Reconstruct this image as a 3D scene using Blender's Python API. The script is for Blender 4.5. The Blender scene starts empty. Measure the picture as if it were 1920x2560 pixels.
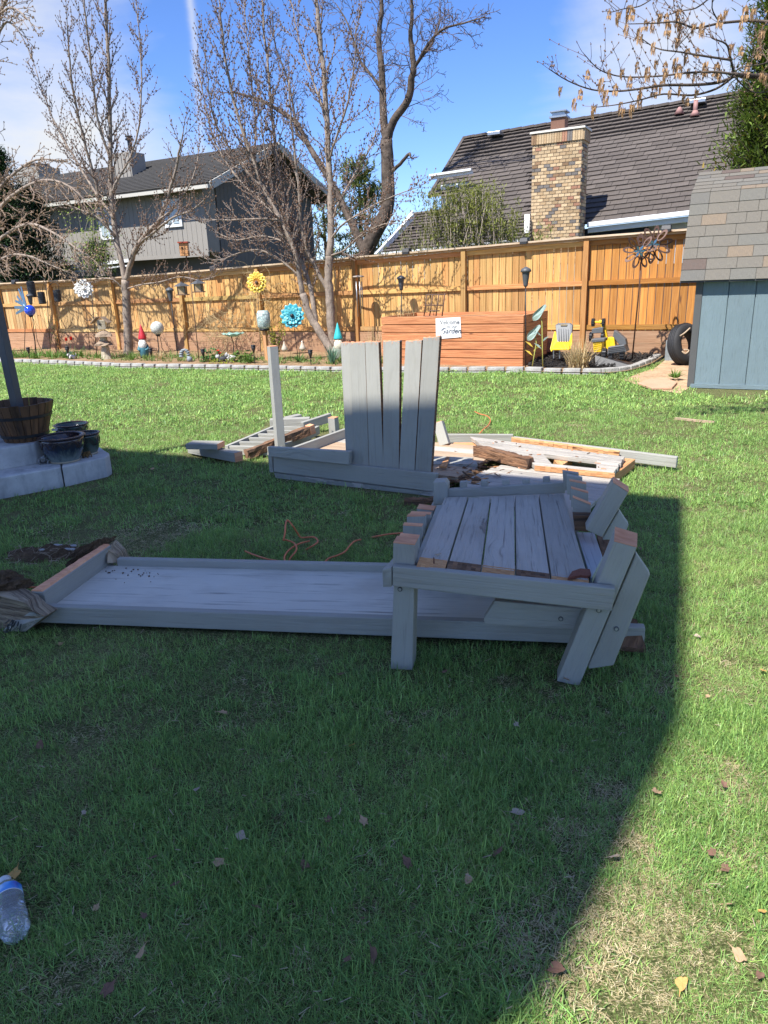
import bpy, math, random
from mathutils import Vector, Matrix, noise
sc = bpy.context.scene
R = math.radians
rnd = random.Random(7)
# ------------------------------------------------------------------ camera
PITCH, ROLL, CH, FPX, PW, PH = R(17.9), R(-2.3), 1.5, 1800.0, 1920.0, 2560.0
cam_d = bpy.data.cameras.new('camera'); cam = bpy.data.objects.new('camera', cam_d)
sc.collection.objects.link(cam); sc.camera = cam
CR = Matrix.Rotation(math.pi/2-PITCH, 3, 'X') @ Matrix.Rotation(ROLL, 3, 'Z')
cam.matrix_world = Matrix.Translation((0, 0, CH)) @ CR.to_4x4()
cam_d.sensor_fit = 'HORIZONTAL'; cam_d.sensor_width = 36; cam_d.lens = 36*FPX/PW
cam_d.clip_start = 0.05; cam_d.clip_end = 3000
sc.render.resolution_x, sc.render.resolution_y = 768, 1024
# ------------------------------------------------------------------ light
SUN_AZ, SUN_EL = R(45), R(55)      # the light travels towards this azimuth (clockwise from +Y)
sun_d = bpy.data.lights.new('sun', 'SUN'); sun_d.energy = 2.4; sun_d.angle = R(0.55); sun_d.color = (1, .965, .91)
sun = bpy.data.objects.new('sun', sun_d); sc.collection.objects.link(sun)
LD = Vector((math.sin(SUN_AZ)*math.cos(SUN_EL), math.cos(SUN_AZ)*math.cos(SUN_EL), -math.sin(SUN_EL)))
sun.rotation_euler = LD.to_track_quat('-Z', 'Y').to_euler(); sun.location = (0, 0, 30)
sc.view_settings.view_transform = 'Standard'; sc.view_settings.look = 'None'
sc.view_settings.exposure = 1.95; sc.view_settings.gamma = 1.0; sc.view_settings.use_curve_mapping = False
sc.cycles.max_bounces = 6; sc.cycles.transparent_max_bounces = 8; sc.cycles.use_denoising = True
world = bpy.data.worlds.new('World'); sc.world = world; world.use_nodes = True

def pray(px, py): return CR @ Vector((px-PW/2, PH/2-py, -FPX))
CP = Vector((0, 0, CH))
def PZ(px, py, z=0.0):
    d = pray(px, py); return CP + d*((z-CH)/d.z)
def PY(px, py, y):
    d = pray(px, py); return CP + d*(y/d.y)
def PP(px, py, plane):
    p0, n = plane; d = pray(px, py); return CP + d*((p0-CP).dot(n)/d.dot(n))
YA = R(-28)
U = Vector((math.cos(YA), math.sin(YA), 0)); V = Vector((-math.sin(YA), math.cos(YA), 0)); Z = Vector((0, 0, 1))
def W(u, v, z=0.0): return U*u + V*v + Z*z
def PF(px, py, v): return PP(px, py, (V*v, V))
def PU(px, py, u): return PP(px, py, (U*u, U))

# sky: nishita plus thin wind-blown cirrus and one vapour trail
nt = world.node_tree; N, L = nt.nodes, nt.links; N.clear()
def nd(tp, **k):
    n = N.new(tp)
    for a, b in k.items(): setattr(n, a, b)
    return n
def mth(op, a, b=None, c=None, clamp=False):
    n = nd('ShaderNodeMath', operation=op, use_clamp=clamp)
    for i, x in enumerate((a, b, c)):
        if x is None: continue
        if isinstance(x, (int, float)): n.inputs[i].default_value = x
        else: L.new(x, n.inputs[i])
    return n.outputs[0]
sky = nd('ShaderNodeTexSky', sky_type='NISHITA'); sky.sun_disc = False
sky.sun_elevation = SUN_EL; sky.sun_rotation = R(225); sky.altitude = 1600; sky.air_density = 1.0; sky.dust_density = 0.3; sky.ozone_density = 2.5
tc = nd('ShaderNodeTexCoord')
def dirmask(px, py, w, pw=1.0):
    d = pray(px, py).normalized()
    n = nd('ShaderNodeVectorMath', operation='DISTANCE'); L.new(tc.outputs['Generated'], n.inputs[0]); n.inputs[1].default_value = d
    x = mth('DIVIDE', n.outputs['Value'], w); x = mth('POWER', x, 2.0); x = mth('MULTIPLY', x, -1.0)
    return mth('MULTIPLY', mth('EXPONENT', x), pw)
mp = nd('ShaderNodeMapping'); L.new(tc.outputs['Generated'], mp.inputs[0]); mp.inputs['Rotation'].default_value = (0.25, 0.3, 0.5); mp.inputs['Scale'].default_value = (1.6, 1.2, 5.0)
n1 = nd('ShaderNodeTexNoise'); n1.inputs['Scale'].default_value = 1.7; n1.inputs['Detail'].default_value = 9; n1.inputs['Roughness'].default_value = .55; n1.inputs['Distortion'].default_value = .5
L.new(mp.outputs[0], n1.inputs['Vector'])
n2 = nd('ShaderNodeTexNoise'); n2.inputs['Scale'].default_value = 7; n2.inputs['Detail'].default_value = 6; n2.inputs['Roughness'].default_value = .6
L.new(mp.outputs[0], n2.inputs['Vector'])
base = mth('ADD', n1.outputs['Fac'], mth('MULTIPLY', mth('SUBTRACT', n2.outputs['Fac'], .5), .28))
msk = None
for a in ((60, 330, .20, .30), (230, 420, .12, .16), (330, 330, .16, .16), (1400, 330, .14, .16), (1560, 90, .12, .16), (1750, 200, .2, .14), (700, 150, .24, -.26), (1080, 170, .19, -.28), (470, 60, .13, -.20), (1260, 60, .10, -.16), (1100, 400, .12, -.08)):
    m = dirmask(*a); msk = m if msk is None else mth('ADD', msk, m)
cf = mth('ADD', base, msk); cf = mth('SUBTRACT', cf, .40); cf = mth('MULTIPLY', cf, 1.7, clamp=True); cf = mth('POWER', cf, 1.25)
# vapour trail: a thin great-circle band
ta, tb = pray(474, -40).normalized(), pray(492, 190).normalized()
tn = ta.cross(tb).normalized()
dt = nd('ShaderNodeVectorMath', operation='DOT_PRODUCT'); L.new(tc.outputs['Generated'], dt.inputs[0]); dt.inputs[1].default_value = tn
wob = mth('MULTIPLY', mth('SUBTRACT', n2.outputs['Fac'], .5), .010)
dd = mth('ABSOLUTE', mth('ADD', dt.outputs['Value'], wob))
tr = mth('EXPONENT', mth('MULTIPLY', mth('POWER', mth('DIVIDE', dd, .0042), 2.0), -1.0))
tr = mth('MULTIPLY', tr, dirmask(478, -20, .16, .55)); cf = mth('ADD', cf, tr, clamp=True)
sep = nd('ShaderNodeSeparateXYZ'); L.new(tc.outputs['Generated'], sep.inputs[0])
cf = mth('MULTIPLY', cf, mth('MULTIPLY_ADD', sep.outputs['Z'], 12.0, .3, clamp=True), clamp=True)
hs = nd('ShaderNodeHueSaturation'); hs.inputs['Saturation'].default_value = 1.12; hs.inputs['Value'].default_value = 1.0; L.new(sky.outputs[0], hs.inputs['Color'])
mix = nd('ShaderNodeMix', data_type='RGBA'); L.new(cf, mix.inputs[0]); tnt = nd('ShaderNodeMix', data_type='RGBA', blend_type='MULTIPLY'); tnt.inputs[0].default_value = 1.0; L.new(hs.outputs[0], tnt.inputs[6]); tnt.inputs[7].default_value = (.37, .405, .53, 1); L.new(tnt.outputs[2], mix.inputs[6]); mix.inputs[7].default_value = (1.95, 2.02, 2.12, 1)
bg = nd('ShaderNodeBackground'); bg.inputs['Strength'].default_value = .115; L.new(mix.outputs[2], bg.inputs['Color'])
ow = nd('ShaderNodeOutputWorld'); L.new(bg.outputs[0], ow.inputs[0])

# ------------------------------------------------------------------ helpers
class MB:
    def __init__(s): s.v = []; s.f = []; s.uv = []; s.m = []; s.c = []
    def add(s, vs, fs, uvs=None, mi=0, col=None):
        b = len(s.v); s.v += [tuple(p) for p in vs]
        for i, f in enumerate(fs):
            s.f.append(tuple(b+k for k in f)); s.m.append(mi)
            s.uv.append(uvs[i] if uvs else [(0, 0)]*len(f)); s.c.append(col)
        return s
    def box8(s, q, mi=0):     # q: bottom loop of four then top loop of four, u runs q0->q1
        q = [Vector(p) for p in q]
        fs = [(3, 2, 1, 0), (4, 5, 6, 7), (0, 1, 5, 4), (1, 2, 6, 5), (2, 3, 7, 6), (3, 0, 4, 7)]
        lu = (q[1]-q[0]).length; lv = (q[3]-q[0]).length; lz = (q[4]-q[0]).length; r = rnd.random()*50; k = rnd.random()*50
        uv = {0: (0, 0, 0), 1: (lu, 0, 0), 2: (lu, lv, 0), 3: (0, lv, 0), 4: (0, 0, lz), 5: (lu, 0, lz), 6: (lu, lv, lz), 7: (0, lv, lz)}
        uvs = []
        for i, f in enumerate(fs):
            if i < 2: uvs.append([(uv[a][0]+r, uv[a][1]+k) for a in f])
            elif i in (2, 4): uvs.append([(uv[a][0]+r, uv[a][2]+k+3) for a in f])
            else: uvs.append([(uv[a][1]*.2+r, uv[a][2]+k+5) for a in f])
        return s.add(q, fs, uvs, mi)
    def box(s, c, d, mi=0, rz=0):
        c = Vector(c); x, y, z = d[0]/2, d[1]/2, d[2]/2; M = Matrix.Rotation(rz, 3, 'Z')
        return s.box8([c+M@Vector(p) for p in ((-x, -y, -z), (x, -y, -z), (x, y, -z), (-x, y, -z), (-x, -y, z), (x, -y, z), (x, y, z), (-x, y, z))], mi)
    def beam(s, a, b, w, h, up=Z, mi=0, w2=None, h2=None):
        a, b = Vector(a), Vector(b); d = (b-a).normalized(); sd = d.cross(Vector(up)).normalized(); u = sd.cross(d)
        w2 = w if w2 is None else w2; h2 = h if h2 is None else h2
        q = []
        for dz in (-1, 1):
            for p, sg in ((a, -1), (b, -1), (b, 1), (a, 1)):
                ww, hh = (w, h) if p is a else (w2, h2)
                q.append(p+sd*(ww/2*-sg)+u*(hh/2*dz))
        return s.box8(q, mi)
    def tube(s, pts, r0, r1=None, n=6, mi=0, caps=True, col=None):
        pts = [Vector(p) for p in pts]; r1 = r0 if r1 is None else r1; m = len(pts); vs = []; fs = []; uvs = []
        t0 = (pts[1]-pts[0]).normalized(); x = t0.orthogonal().normalized(); ln = 0; q = rnd.random()*9
        for i, p in enumerate(pts):
            t = (pts[min(i+1, m-1)]-pts[max(i-1, 0)]).normalized()
            x = (x-t*x.dot(t)); x = x.normalized() if x.length > 1e-6 else t.orthogonal().normalized(); y = t.cross(x)
            r = r0[i] if isinstance(r0, (list, tuple)) else r0+(r1-r0)*i/(m-1)
            if i: ln += (p-pts[i-1]).length
            for k in range(n):
                a = 2*math.pi*k/n; vs.append(p+(x*math.cos(a)+y*math.sin(a))*r)
        for i in range(m-1):
            for k in range(n):
                k2 = (k+1) % n; fs.append((i*n+k, i*n+k2, (i+1)*n+k2, (i+1)*n+k))
                uvs.append([(i*.1+q, k/n*.3), (i*.1+q, (k+1)/n*.3), (i*.1+.1+q, (k+1)/n*.3), (i*.1+.1+q, k/n*.3)])
        if caps and n > 2:
            fs.append(tuple(range(n-1, -1, -1))); uvs.append([(0, 0)]*n)
            fs.append(tuple((m-1)*n+k for k in range(n))); uvs.append([(0, 0)]*n)
        return s.add(vs, fs, uvs, mi, col)
    def lathe(s, prof, c=(0, 0, 0), n=24, mi=0, sy=1.0, jit=0, cap=True):
        c = Vector(c); vs = []; fs = []; m = len(prof)
        for r, z in prof:
            for k in range(n):
                a = 2*math.pi*k/n; rr = r*(1+jit*rnd.uniform(-1, 1)); vs.append(c+Vector((rr*math.cos(a), rr*math.sin(a)*sy, z)))
        for i in range(m-1):
            for k in range(n):
                k2 = (k+1) % n; fs.append((i*n+k, i*n+k2, (i+1)*n+k2, (i+1)*n+k))
        if cap and prof[0][0] > 1e-4: fs.append(tuple(range(n-1, -1, -1)))
        if cap and prof[-1][0] > 1e-4: fs.append(tuple((m-1)*n+k for k in range(n)))
        return s.add(vs, fs, None, mi)
    def prism(s, poly, ext, mi=0):      # polygon (3D points) pushed along ext; u along first edge
        p = [Vector(a) for a in poly]; e = Vector(ext); n = len(p)
        ux = max(((p[(i+1) % n]-p[i]) for i in range(n)), key=lambda w: w.length).normalized(); nn = e.normalized(); uy = nn.cross(ux); r = rnd.random()*40; k = rnd.random()*40
        f2 = lambda q: ((q-p[0]).dot(ux)+r, (q-p[0]).dot(uy)+k)
        nrm = Vector((0, 0, 0))
        for i in range(n): nrm += (p[i]-p[0]).cross(p[(i+1) % n]-p[0])
        fl = nrm.dot(e) < 0
        vs = p+[a+e for a in p]; fs = []; uvs = []
        bot = list(range(n)); top = [n+i for i in range(n)]
        fs.append(tuple(bot if fl else bot[::-1])); fs.append(tuple(top[::-1] if fl else top))
        for i in range(n):
            j = (i+1) % n; q = (i, j, n+j, n+i); fs.append(q[::-1] if fl else q)
        for i, f in enumerate(fs):
            if i < 2: uvs.append([f2(vs[a]) for a in f])
            else: uvs.append([(f2(vs[a])[0]+(0 if a < n else 0), f2(vs[a])[1]+(0 if a < n else e.length)) for a in f])
        return s.add(vs, fs, uvs, mi)
    def sphere(s, c, r, n=16, m=10, mi=0, sz=(1, 1, 1)):
        c = Vector(c); vs = [c+Vector((0, 0, -r*sz[2]))]; fs = []
        for i in range(1, m):
            a = -math.pi/2+math.pi*i/m
            for k in range(n):
                b = 2*math.pi*k/n; vs.append(c+Vector((r*sz[0]*math.cos(a)*math.cos(b), r*sz[1]*math.cos(a)*math.sin(b), r*sz[2]*math.sin(a))))
        vs.append(c+Vector((0, 0, r*sz[2])))
        for k in range(n): fs.append((0, 1+(k+1) % n, 1+k)); 
        for i in range(m-2):
            for k in range(n): a = 1+i*n; fs.append((a+k, a+(k+1) % n, a+n+(k+1) % n, a+n+k))
        a = 1+(m-2)*n
        for k in range(n): fs.append((a+k, a+(k+1) % n, len(vs)-1))
        return s.add(vs, fs, None, mi)

SM = {}
def mesh(mb, mats, smooth=False, name='m', off=None):
    me = bpy.data.meshes.new(name)
    vs = mb.v if off is None else [(a[0]-off[0], a[1]-off[1], a[2]-off[2]) for a in mb.v]
    me.from_pydata(vs, [], mb.f)
    if any(c is not None for c in mb.c):
        at = me.color_attributes.new('col', 'FLOAT_COLOR', 'CORNER'); data = []
        for f, c in zip(mb.f, mb.c):
            c = c or (1, 1, 1)
            for _ in f: data += [c[0], c[1], c[2], 1.0]
        at.data.foreach_set('color', data)
    uvl = me.uv_layers.new(name='UVMap'); d = []
    for u in mb.uv:
        for a in u: d += [a[0], a[1]]
    uvl.data.foreach_set('uv', d)
    mats = mats if isinstance(mats, (list, tuple)) else [mats]
    for m in mats: me.materials.append(m)
    if len(mats) > 1: me.polygons.foreach_set('material_index', mb.m)
    if smooth: me.polygons.foreach_set('use_smooth', [True]*len(me.polygons))
    return me
def bev(o, w=.004, seg=1):
    m = o.modifiers.new('bevel', 'BEVEL'); m.width = w; m.segments = seg; m.limit_method = 'ANGLE'; m.angle_limit = R(35)
    return o
def obj(name, mb, mats, parent=None, smooth=False, bevel=0, local=False, kind=None, label=None):
    """local=True: vertices are already relative to the thing's own base; otherwise they are world coordinates"""
    root = parent
    while root is not None and root.parent is not None: root = root.parent
    off = None if (root is None or local) else root.location
    o = bpy.data.objects.new(name, mesh(mb, mats, smooth, name, off)); sc.collection.objects.link(o)
    if parent is not None: o.parent = parent
    if bevel: bev(o, bevel, 2)
    if kind: o['kind'] = kind
    if label: o['label'] = label
    return o
def tag(o, label, cat=None, group=None, kind=None):
    if label: o['label'] = label
    if cat: o['category'] = cat
    if group: o['group'] = group
    if kind: o['kind'] = kind
    return o
def thing(name, label, cat, loc=(0, 0, 0), rz=0, group=None):
    o = bpy.data.objects.new(name, None); sc.collection.objects.link(o); o.empty_display_size = .1
    o.location = loc; o.rotation_euler = (0, 0, rz); return tag(o, label, cat, group)
def piece(name, me, parent, loc, ax=None, scale=(1, 1, 1), color=None):
    o = bpy.data.objects.new(name, me); sc.collection.objects.link(o); o.parent = parent
    root = parent
    while root.parent is not None: root = root.parent
    M = Matrix.Identity(3) if ax is None else Matrix((ax[0], ax[1], ax[2])).transposed()
    o.matrix_basis = Matrix.Translation(Vector(loc)-root.location) @ M.to_4x4() @ Matrix.Diagonal((*scale, 1))
    if color: o.color = (*color, 1)
    return o
def dup(root, loc, rz=0, label=None, group=None):
    r = root.copy(); sc.collection.objects.link(r); r.location = loc; r.rotation_euler = (0, 0, rz)
    if label: r['label'] = label
    if group: r['group'] = group
    for ch in list(root.children):
        c = ch.copy(); sc.collection.objects.link(c); c.parent = r
        for g in ch.children:
            d = g.copy(); sc.collection.objects.link(d); d.parent = c
    return r
def cat_rom(pts, k=4):
    P = [Vector(p) for p in pts]; out = []
    for i in range(len(P)-1):
        a, b, c, d = P[max(i-1, 0)], P[i], P[i+1], P[min(i+2, len(P)-1)]
        for j in range(k):
            t = j/k; out.append(.5*((2*b)+(c-a)*t+(2*a-5*b+4*c-d)*t*t+(3*b-a-3*c+d)*t**3))
    out.append(P[-1]); return out
UNIT = None

# ------------------------------------------------------------------ materials
def newmat(name):
    m = bpy.data.materials.new(name); m.use_nodes = True; t = m.node_tree
    return m, t, t.nodes['Principled BSDF'], t.nodes['Material Output']
class NB:
    def __init__(s, t): s.t = t
    def n(s, tp, **k):
        n = s.t.nodes.new(tp)
        for a, b in k.items(): setattr(n, a, b)
        return n
    def l(s, a, b): s.t.links.new(a, b)
    def noise(s, vec, scale, detail=4, rough=.5, dist=0):
        n = s.n('ShaderNodeTexNoise'); n.inputs['Scale'].default_value = scale; n.inputs['Detail'].default_value = detail
        n.inputs['Roughness'].default_value = rough; n.inputs['Distortion'].default_value = dist
        if vec is not None: s.l(vec, n.inputs['Vector'])
        return n.outputs['Fac']
    def ramp(s, x, stops):
        n = s.n('ShaderNodeValToRGB'); e = n.color_ramp.elements
        while len(e) < len(stops): e.new(.5)
        for i, (p, c) in enumerate(stops):
            e[i].position = p; e[i].color = (*c, 1) if not isinstance(c, (int, float)) else (c, c, c, 1)
        s.l(x, n.inputs[0]); return n.outputs[0]
    def mix(s, f, a, b, mode='MIX'):
        n = s.n('ShaderNodeMix', data_type='RGBA', blend_type=mode)
        for i, x in ((0, f), (6, a), (7, b)):
            if isinstance(x, (int, float)): n.inputs[i].default_value = x if i == 0 else (x, x, x, 1)
            elif isinstance(x, tuple): n.inputs[i].default_value = (*x, 1)
            else: s.l(x, n.inputs[i])
        return n.outputs[2]
    def math(s, op, a, b=None, clamp=False):
        n = s.n('ShaderNodeMath', operation=op, use_clamp=clamp)
        for i, x in enumerate((a, b)):
            if x is None: continue
            if isinstance(x, (int, float)): n.inputs[i].default_value = x
            else: s.l(x, n.inputs[i])
        return n.outputs[0]
    def mapping(s, vec, scale=(1, 1, 1), rot=(0, 0, 0), loc=None):
        n = s.n('ShaderNodeMapping'); s.l(vec, n.inputs[0]); n.inputs['Scale'].default_value = scale; n.inputs['Rotation'].default_value = rot
        if loc is not None: s.l(loc, n.inputs['Location'])
        return n.outputs[0]
    def bump(s, h, strength, dist, prev=None):
        n = s.n('ShaderNodeBump'); n.inputs['Strength'].default_value = strength; n.inputs['Distance'].default_value = dist; s.l(h, n.inputs['Height'])
        if prev is not None: s.l(prev, n.inputs['Normal'])
        return n.outputs[0]
def setv(b, **k):
    for a, x in k.items():
        a = {'rough': 'Roughness', 'metal': 'Metallic', 'spec': 'Specular IOR Level', 'trans': 'Transmission Weight', 'ior': 'IOR', 'coat': 'Coat Weight'}[a]
        b.inputs[a].default_value = x
def plain(name, c, rough=.6, metal=0, var=.15, scale=6, bump=.15, spec=.5, dirt=None, trans=0, objcol=False, coat=0):
    m, t, b, o = newmat(name); q = NB(t); tc = q.n('ShaderNodeTexCoord'); oi = q.n('ShaderNodeObjectInfo')
    n = q.noise(tc.outputs['Object'], scale, 6, .6); n2 = q.noise(tc.outputs['Object'], scale*9, 4, .6)
    col = oi.outputs['Color'] if objcol else c
    k = q.math('ADD', q.math('MULTIPLY', n, var*2), 1-var)
    cc = q.n('ShaderNodeCombineColor'); q.l(k, cc.inputs[0]); q.l(k, cc.inputs[1]); q.l(k, cc.inputs[2])
    base = q.mix(1.0, col, cc.outputs[0], 'MULTIPLY')
    if dirt: base = q.mix(q.ramp(n2, [(.52, 0.0), (.7, 1.0)]), base, dirt)
    q.l(base, b.inputs['Base Color']); setv(b, rough=rough, metal=metal, spec=spec, trans=trans, coat=coat)
    if bump: q.l(q.bump(n2, bump, .01), b.inputs['Normal'])
    return m
def wood(name, c1, c2, rough=.7, paint=None, chips=0.0, grain=.35, objcol=False, knots=True, dirt=.2, raw=(.42, .27, .17), gs=(2.2, 55, 1), fade=False):
    m, t, b, o = newmat(name); q = NB(t); tc = q.n('ShaderNodeTexCoord'); oi = q.n('ShaderNodeObjectInfo')
    off = q.n('ShaderNodeCombineXYZ'); r = q.math('MULTIPLY', oi.outputs['Random'], 37.0); q.l(r, off.inputs[0]); q.l(q.math('MULTIPLY', r, 1.7), off.inputs[1])
    va = q.n('ShaderNodeVectorMath', operation='ADD'); q.l(tc.outputs['UV'], va.inputs[0]); q.l(off.outputs[0], va.inputs[1]); uv = va.outputs[0]
    # knots bend the grain
    vk = q.n('ShaderNodeTexVoronoi'); q.l(q.mapping(uv, (1.6, 4.6, 1)), vk.inputs['Vector']); vk.inputs['Scale'].default_value = 1.0
    kd = vk.outputs['Distance']
    warp = q.n('ShaderNodeVectorMath', operation='MULTIPLY_ADD'); 
    kc = q.ramp(kd, [(0, 1.0), (.28, 0.0)])
    q.l(kc, warp.inputs[0]); warp.inputs[1].default_value = (.0, .05 if knots else 0, 0); q.l(uv, warp.inputs[2])
    g = q.noise(q.mapping(warp.outputs[0], gs), 1.0, 5, .62, .35)
    g2 = q.noise(q.mapping(warp.outputs[0], (gs[0]*3.1, gs[1]*3.2, 1)), 1.0, 3, .6)
    big = q.noise(q.mapping(uv, (1.2, 3, 1)), 1.6, 4, .6)
    ob = q.noise(tc.outputs['Object'], 3.0, 5, .6)
    if paint is None:
        if objcol:
            dk = q.mix(1.0, oi.outputs['Color'], c1, 'MULTIPLY'); base = q.mix(q.ramp(g, [(.32, 0.0), (.62, 1.0)]), dk, oi.outputs['Color'])
        else: base = q.mix(q.ramp(g, [(.32, 0.0), (.66, 1.0)]), c1, c2)
        if knots: base = q.mix(q.ramp(kd, [(.035, 1.0), (.09, 0.0)]), base, (c1[0]*.35, c1[1]*.3, c1[2]*.28) if not objcol else (.16, .07, .03))
        base = q.mix(q.math('MULTIPLY', q.ramp(big, [(.45, 0.0), (.75, 1.0)]), dirt), base, (.16, .12, .09))
        hgt = g
    else:
        base = q.mix(q.math('MULTIPLY', q.ramp(ob, [(.35, 0.0), (.7, 1.0)]), .35), paint, tuple(x*.72 for x in paint))
        base = q.mix(q.math('MULTIPLY', q.ramp(g, [(.3, 1.0), (.44, 0.0)]), .35 if chips < .1 else .85), base, tuple(x*(.5 if chips < .1 else .32) for x in paint))
        base = q.mix(q.math('MULTIPLY', q.ramp(big, [(.5, 0.0), (.8, 1.0)]), dirt), base, (.22, .18, .14))
        ch = q.noise(q.mapping(uv, (5, 16, 1)), 1.0, 8, .75)
        ms = q.math('ADD', q.math('MULTIPLY', ch, .6), q.math('MULTIPLY', big, .4))
        lo = .78-chips*1.15
        base = q.mix(q.ramp(ms, [(lo, 0.0), (lo+.02, 1.0)]), base, raw)
        hgt = q.math('SUBTRACT', q.math('MULTIPLY', g, .8), q.ramp(ms, [(lo, 0.0), (lo+.02, .4)]))
    hv = q.n('ShaderNodeHueSaturation'); q.l(q.math('ADD', q.math('MULTIPLY', oi.outputs['Random'], .24), .88), hv.inputs['Value']); q.l(base, hv.inputs['Color'])
    q.l(hv.outputs[0], b.inputs['Base Color'])
    nb = q.bump(hgt, grain, .012); nb = q.bump(g2, grain*.6, .004, nb); q.l(nb, b.inputs['Normal']); setv(b, rough=rough, spec=.35)
    return m
GREY = (.355, .348, .305)
M = {}
M['paint'] = wood('grey_painted_wood', None or (.1, .1, .1), (.2, .2, .2), .55, paint=GREY, chips=.095, grain=.45, dirt=.35)
M['paint_worn'] = wood('worn_grey_painted_wood', (.1, .1, .1), (.2, .2, .2), .6, paint=(.45, .415, .36), chips=.15, grain=1.2, dirt=.55, raw=(.34, .27, .22))
M['paint_chip'] = wood('flaking_grey_paint', (.1, .1, .1), (.2, .2, .2), .6, paint=GREY, chips=.23, grain=.8, dirt=.4, raw=(.52, .47, .42))
M['cut'] = wood('fresh_cut_cedar', (.60, .25, .13), (.80, .40, .22), .8, grain=.4, knots=False, dirt=.0, gs=(9, 30, 1))
M['rawp'] = wood('bare_pale_wood', (.34, .235, .15), (.52, .38, .26), .85, grain=.8, dirt=.35)
M['rot'] = wood('rotten_wood', (.05, .028, .018), (.30, .155, .08), .95, grain=2.2, dirt=.6, gs=(5, 34, 1))
M['rawo'] = wood('orange_split_wood', (.42, .18, .07), (.66, .36, .16), .85, grain=.9, dirt=.35)
M['grayw'] = wood('weathered_bare_wood', (.20, .16, .13), (.42, .36, .31), .9, grain=1.2, dirt=.5)
M['fence'] = wood('cedar_picket', (.62, .50, .38), (1, 1, 1), .8, grain=.35, objcol=True, dirt=.16)
M['redwood'] = wood('stained_planter_board', (.34, .115, .045), (.60, .26, .11), .6, grain=.6, dirt=.1)
M['rotboard'] = wood('orange_base_board', (.30, .16, .085), (.46, .28, .165), .8, grain=.4, dirt=.2)
M['barrel'] = wood('charred_barrel_stave', (.035, .02, .012), (.20, .10, .045), .6, grain=.8, dirt=.1, gs=(3, 26, 1))
M['black'] = plain('black_metal', (.02, .02, .022), .45, .3)
M['blackp'] = plain('black_plastic', (.025, .025, .027), .5)
M['white'] = plain('white_paint', (.78, .78, .76), .45, var=.05, bump=.03)
M['darkgrey'] = plain('dark_grey_paint', (.075, .08, .085), .5)
# ------------------------------------------------------------------ ground
def ground_mat():
    m, t, b, o = newmat('lawn_soil'); q = NB(t); tc = q.n('ShaderNodeTexCoord'); v = tc.outputs['Object']
    a = q.noise(v, 22, 6, .65); c = q.noise(v, 1.3, 4, .6); f = q.noise(v, 140, 3, .6)
    base = q.ramp(a, [(.3, (.05, .065, .02)), (.55, (.115, .12, .045)), (.75, (.22, .19, .09))])
    base = q.mix(q.ramp(c, [(.5, 0.0), (.72, .7)]), base, (.28, .235, .12))
    base = q.mix(q.ramp(f, [(.40, .85), (.58, 0.0)]), base, (.025, .032, .010)); s3 = q.noise(q.mapping(v, (60, 200, 1), (0, 0, .7)), 1.0, 3, .7); s4 = q.noise(q.mapping(v, (200, 60, 1), (0, 0, .4)), 1.0, 3, .7)
    base = q.mix(q.ramp(s3, [(.56, 0.0), (.62, .8)]), base, (.42, .36, .20)); base = q.mix(q.ramp(s4, [(.57, 0.0), (.63, .7)]), base, (.12, .20, .045))
    q.l(base, b.inputs['Base Color']); q.l(q.bump(f, .4, .006), b.inputs['Normal']); setv(b, rough=.95, spec=.1); return m
M['soil'] = ground_mat()
def dirt_mat(name, c1, c2, sc_=30, b1=.8):
    m, t, b, o = newmat(name); q = NB(t); tc = q.n('ShaderNodeTexCoord'); v = tc.outputs['Object']
    a = q.noise(v, sc_, 7, .7); c = q.noise(v, sc_*.12, 4, .6)
    base = q.mix(q.ramp(a, [(.3, 0.0), (.7, 1.0)]), c1, c2); base = q.mix(q.ramp(c, [(.4, 0.0), (.7, .5)]), base, tuple(x*.5 for x in c1))
    q.l(base, b.inputs['Base Color']); q.l(q.bump(a, b1, .03), b.inputs['Normal']); setv(b, rough=.95, spec=.1); return m
M['bed'] = dirt_mat('garden_bed_soil', (.20, .12, .065), (.46, .32, .19)); M['sand'] = dirt_mat('sandy_dirt', (.36, .23, .13), (.60, .43, .28), 40, .4)
M['clod'] = dirt_mat('dark_root_soil', (.11, .07, .042), (.36, .24, .145), 60, 1.5)
g = MB()
xs = [-260, -120, -60, -30]+[-20+i*1.0 for i in range(41)]+[30, 60, 120, 260]; ys = [-60, -30, -12]+[-6+i*1.0 for i in range(40)]+[50, 90, 160, 400]
for yy in ys:
    for xx in xs: g.v.append((xx, yy, 0.006*math.sin(xx*1.7)*math.cos(yy*1.3) if -20 < xx < 20 and yy < 30 else 0))
nx = len(xs)
for j in range(len(ys)-1):
    for i in range(nx-1): g.f.append((j*nx+i, j*nx+i+1, (j+1)*nx+i+1, (j+1)*nx+i)); g.uv.append([(0, 0)]*4); g.m.append(0); g.c.append(None)
tag(obj('ground', g, M['soil']), 'lawn soil and thatch under the grass', kind='structure')
def inpoly(x, y, P):
    c = False; n = len(P)
    for i in range(n):
        x1, y1 = P[i][0], P[i][1]; x2, y2 = P[(i+1) % n][0], P[(i+1) % n][1]
        if (y1 > y) != (y2 > y) and x < (x2-x1)*(y-y1)/(y2-y1)+x1: c = not c
    return c
# edging line of the bed (front foot of the stones)
curb_px = [(-120, 899), (0, 907), (150, 912), (300, 920), (480, 923), (640, 926), (820, 930), (960, 931), (1130, 932), (1290, 932), (1374, 935), (1474, 937), (1520, 937), (1568, 932), (1606, 922), (1634, 911), (1662, 893)]
curb = [PZ(*p) for p in curb_px]; curb = [curb[0]-U*9]+curb
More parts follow.
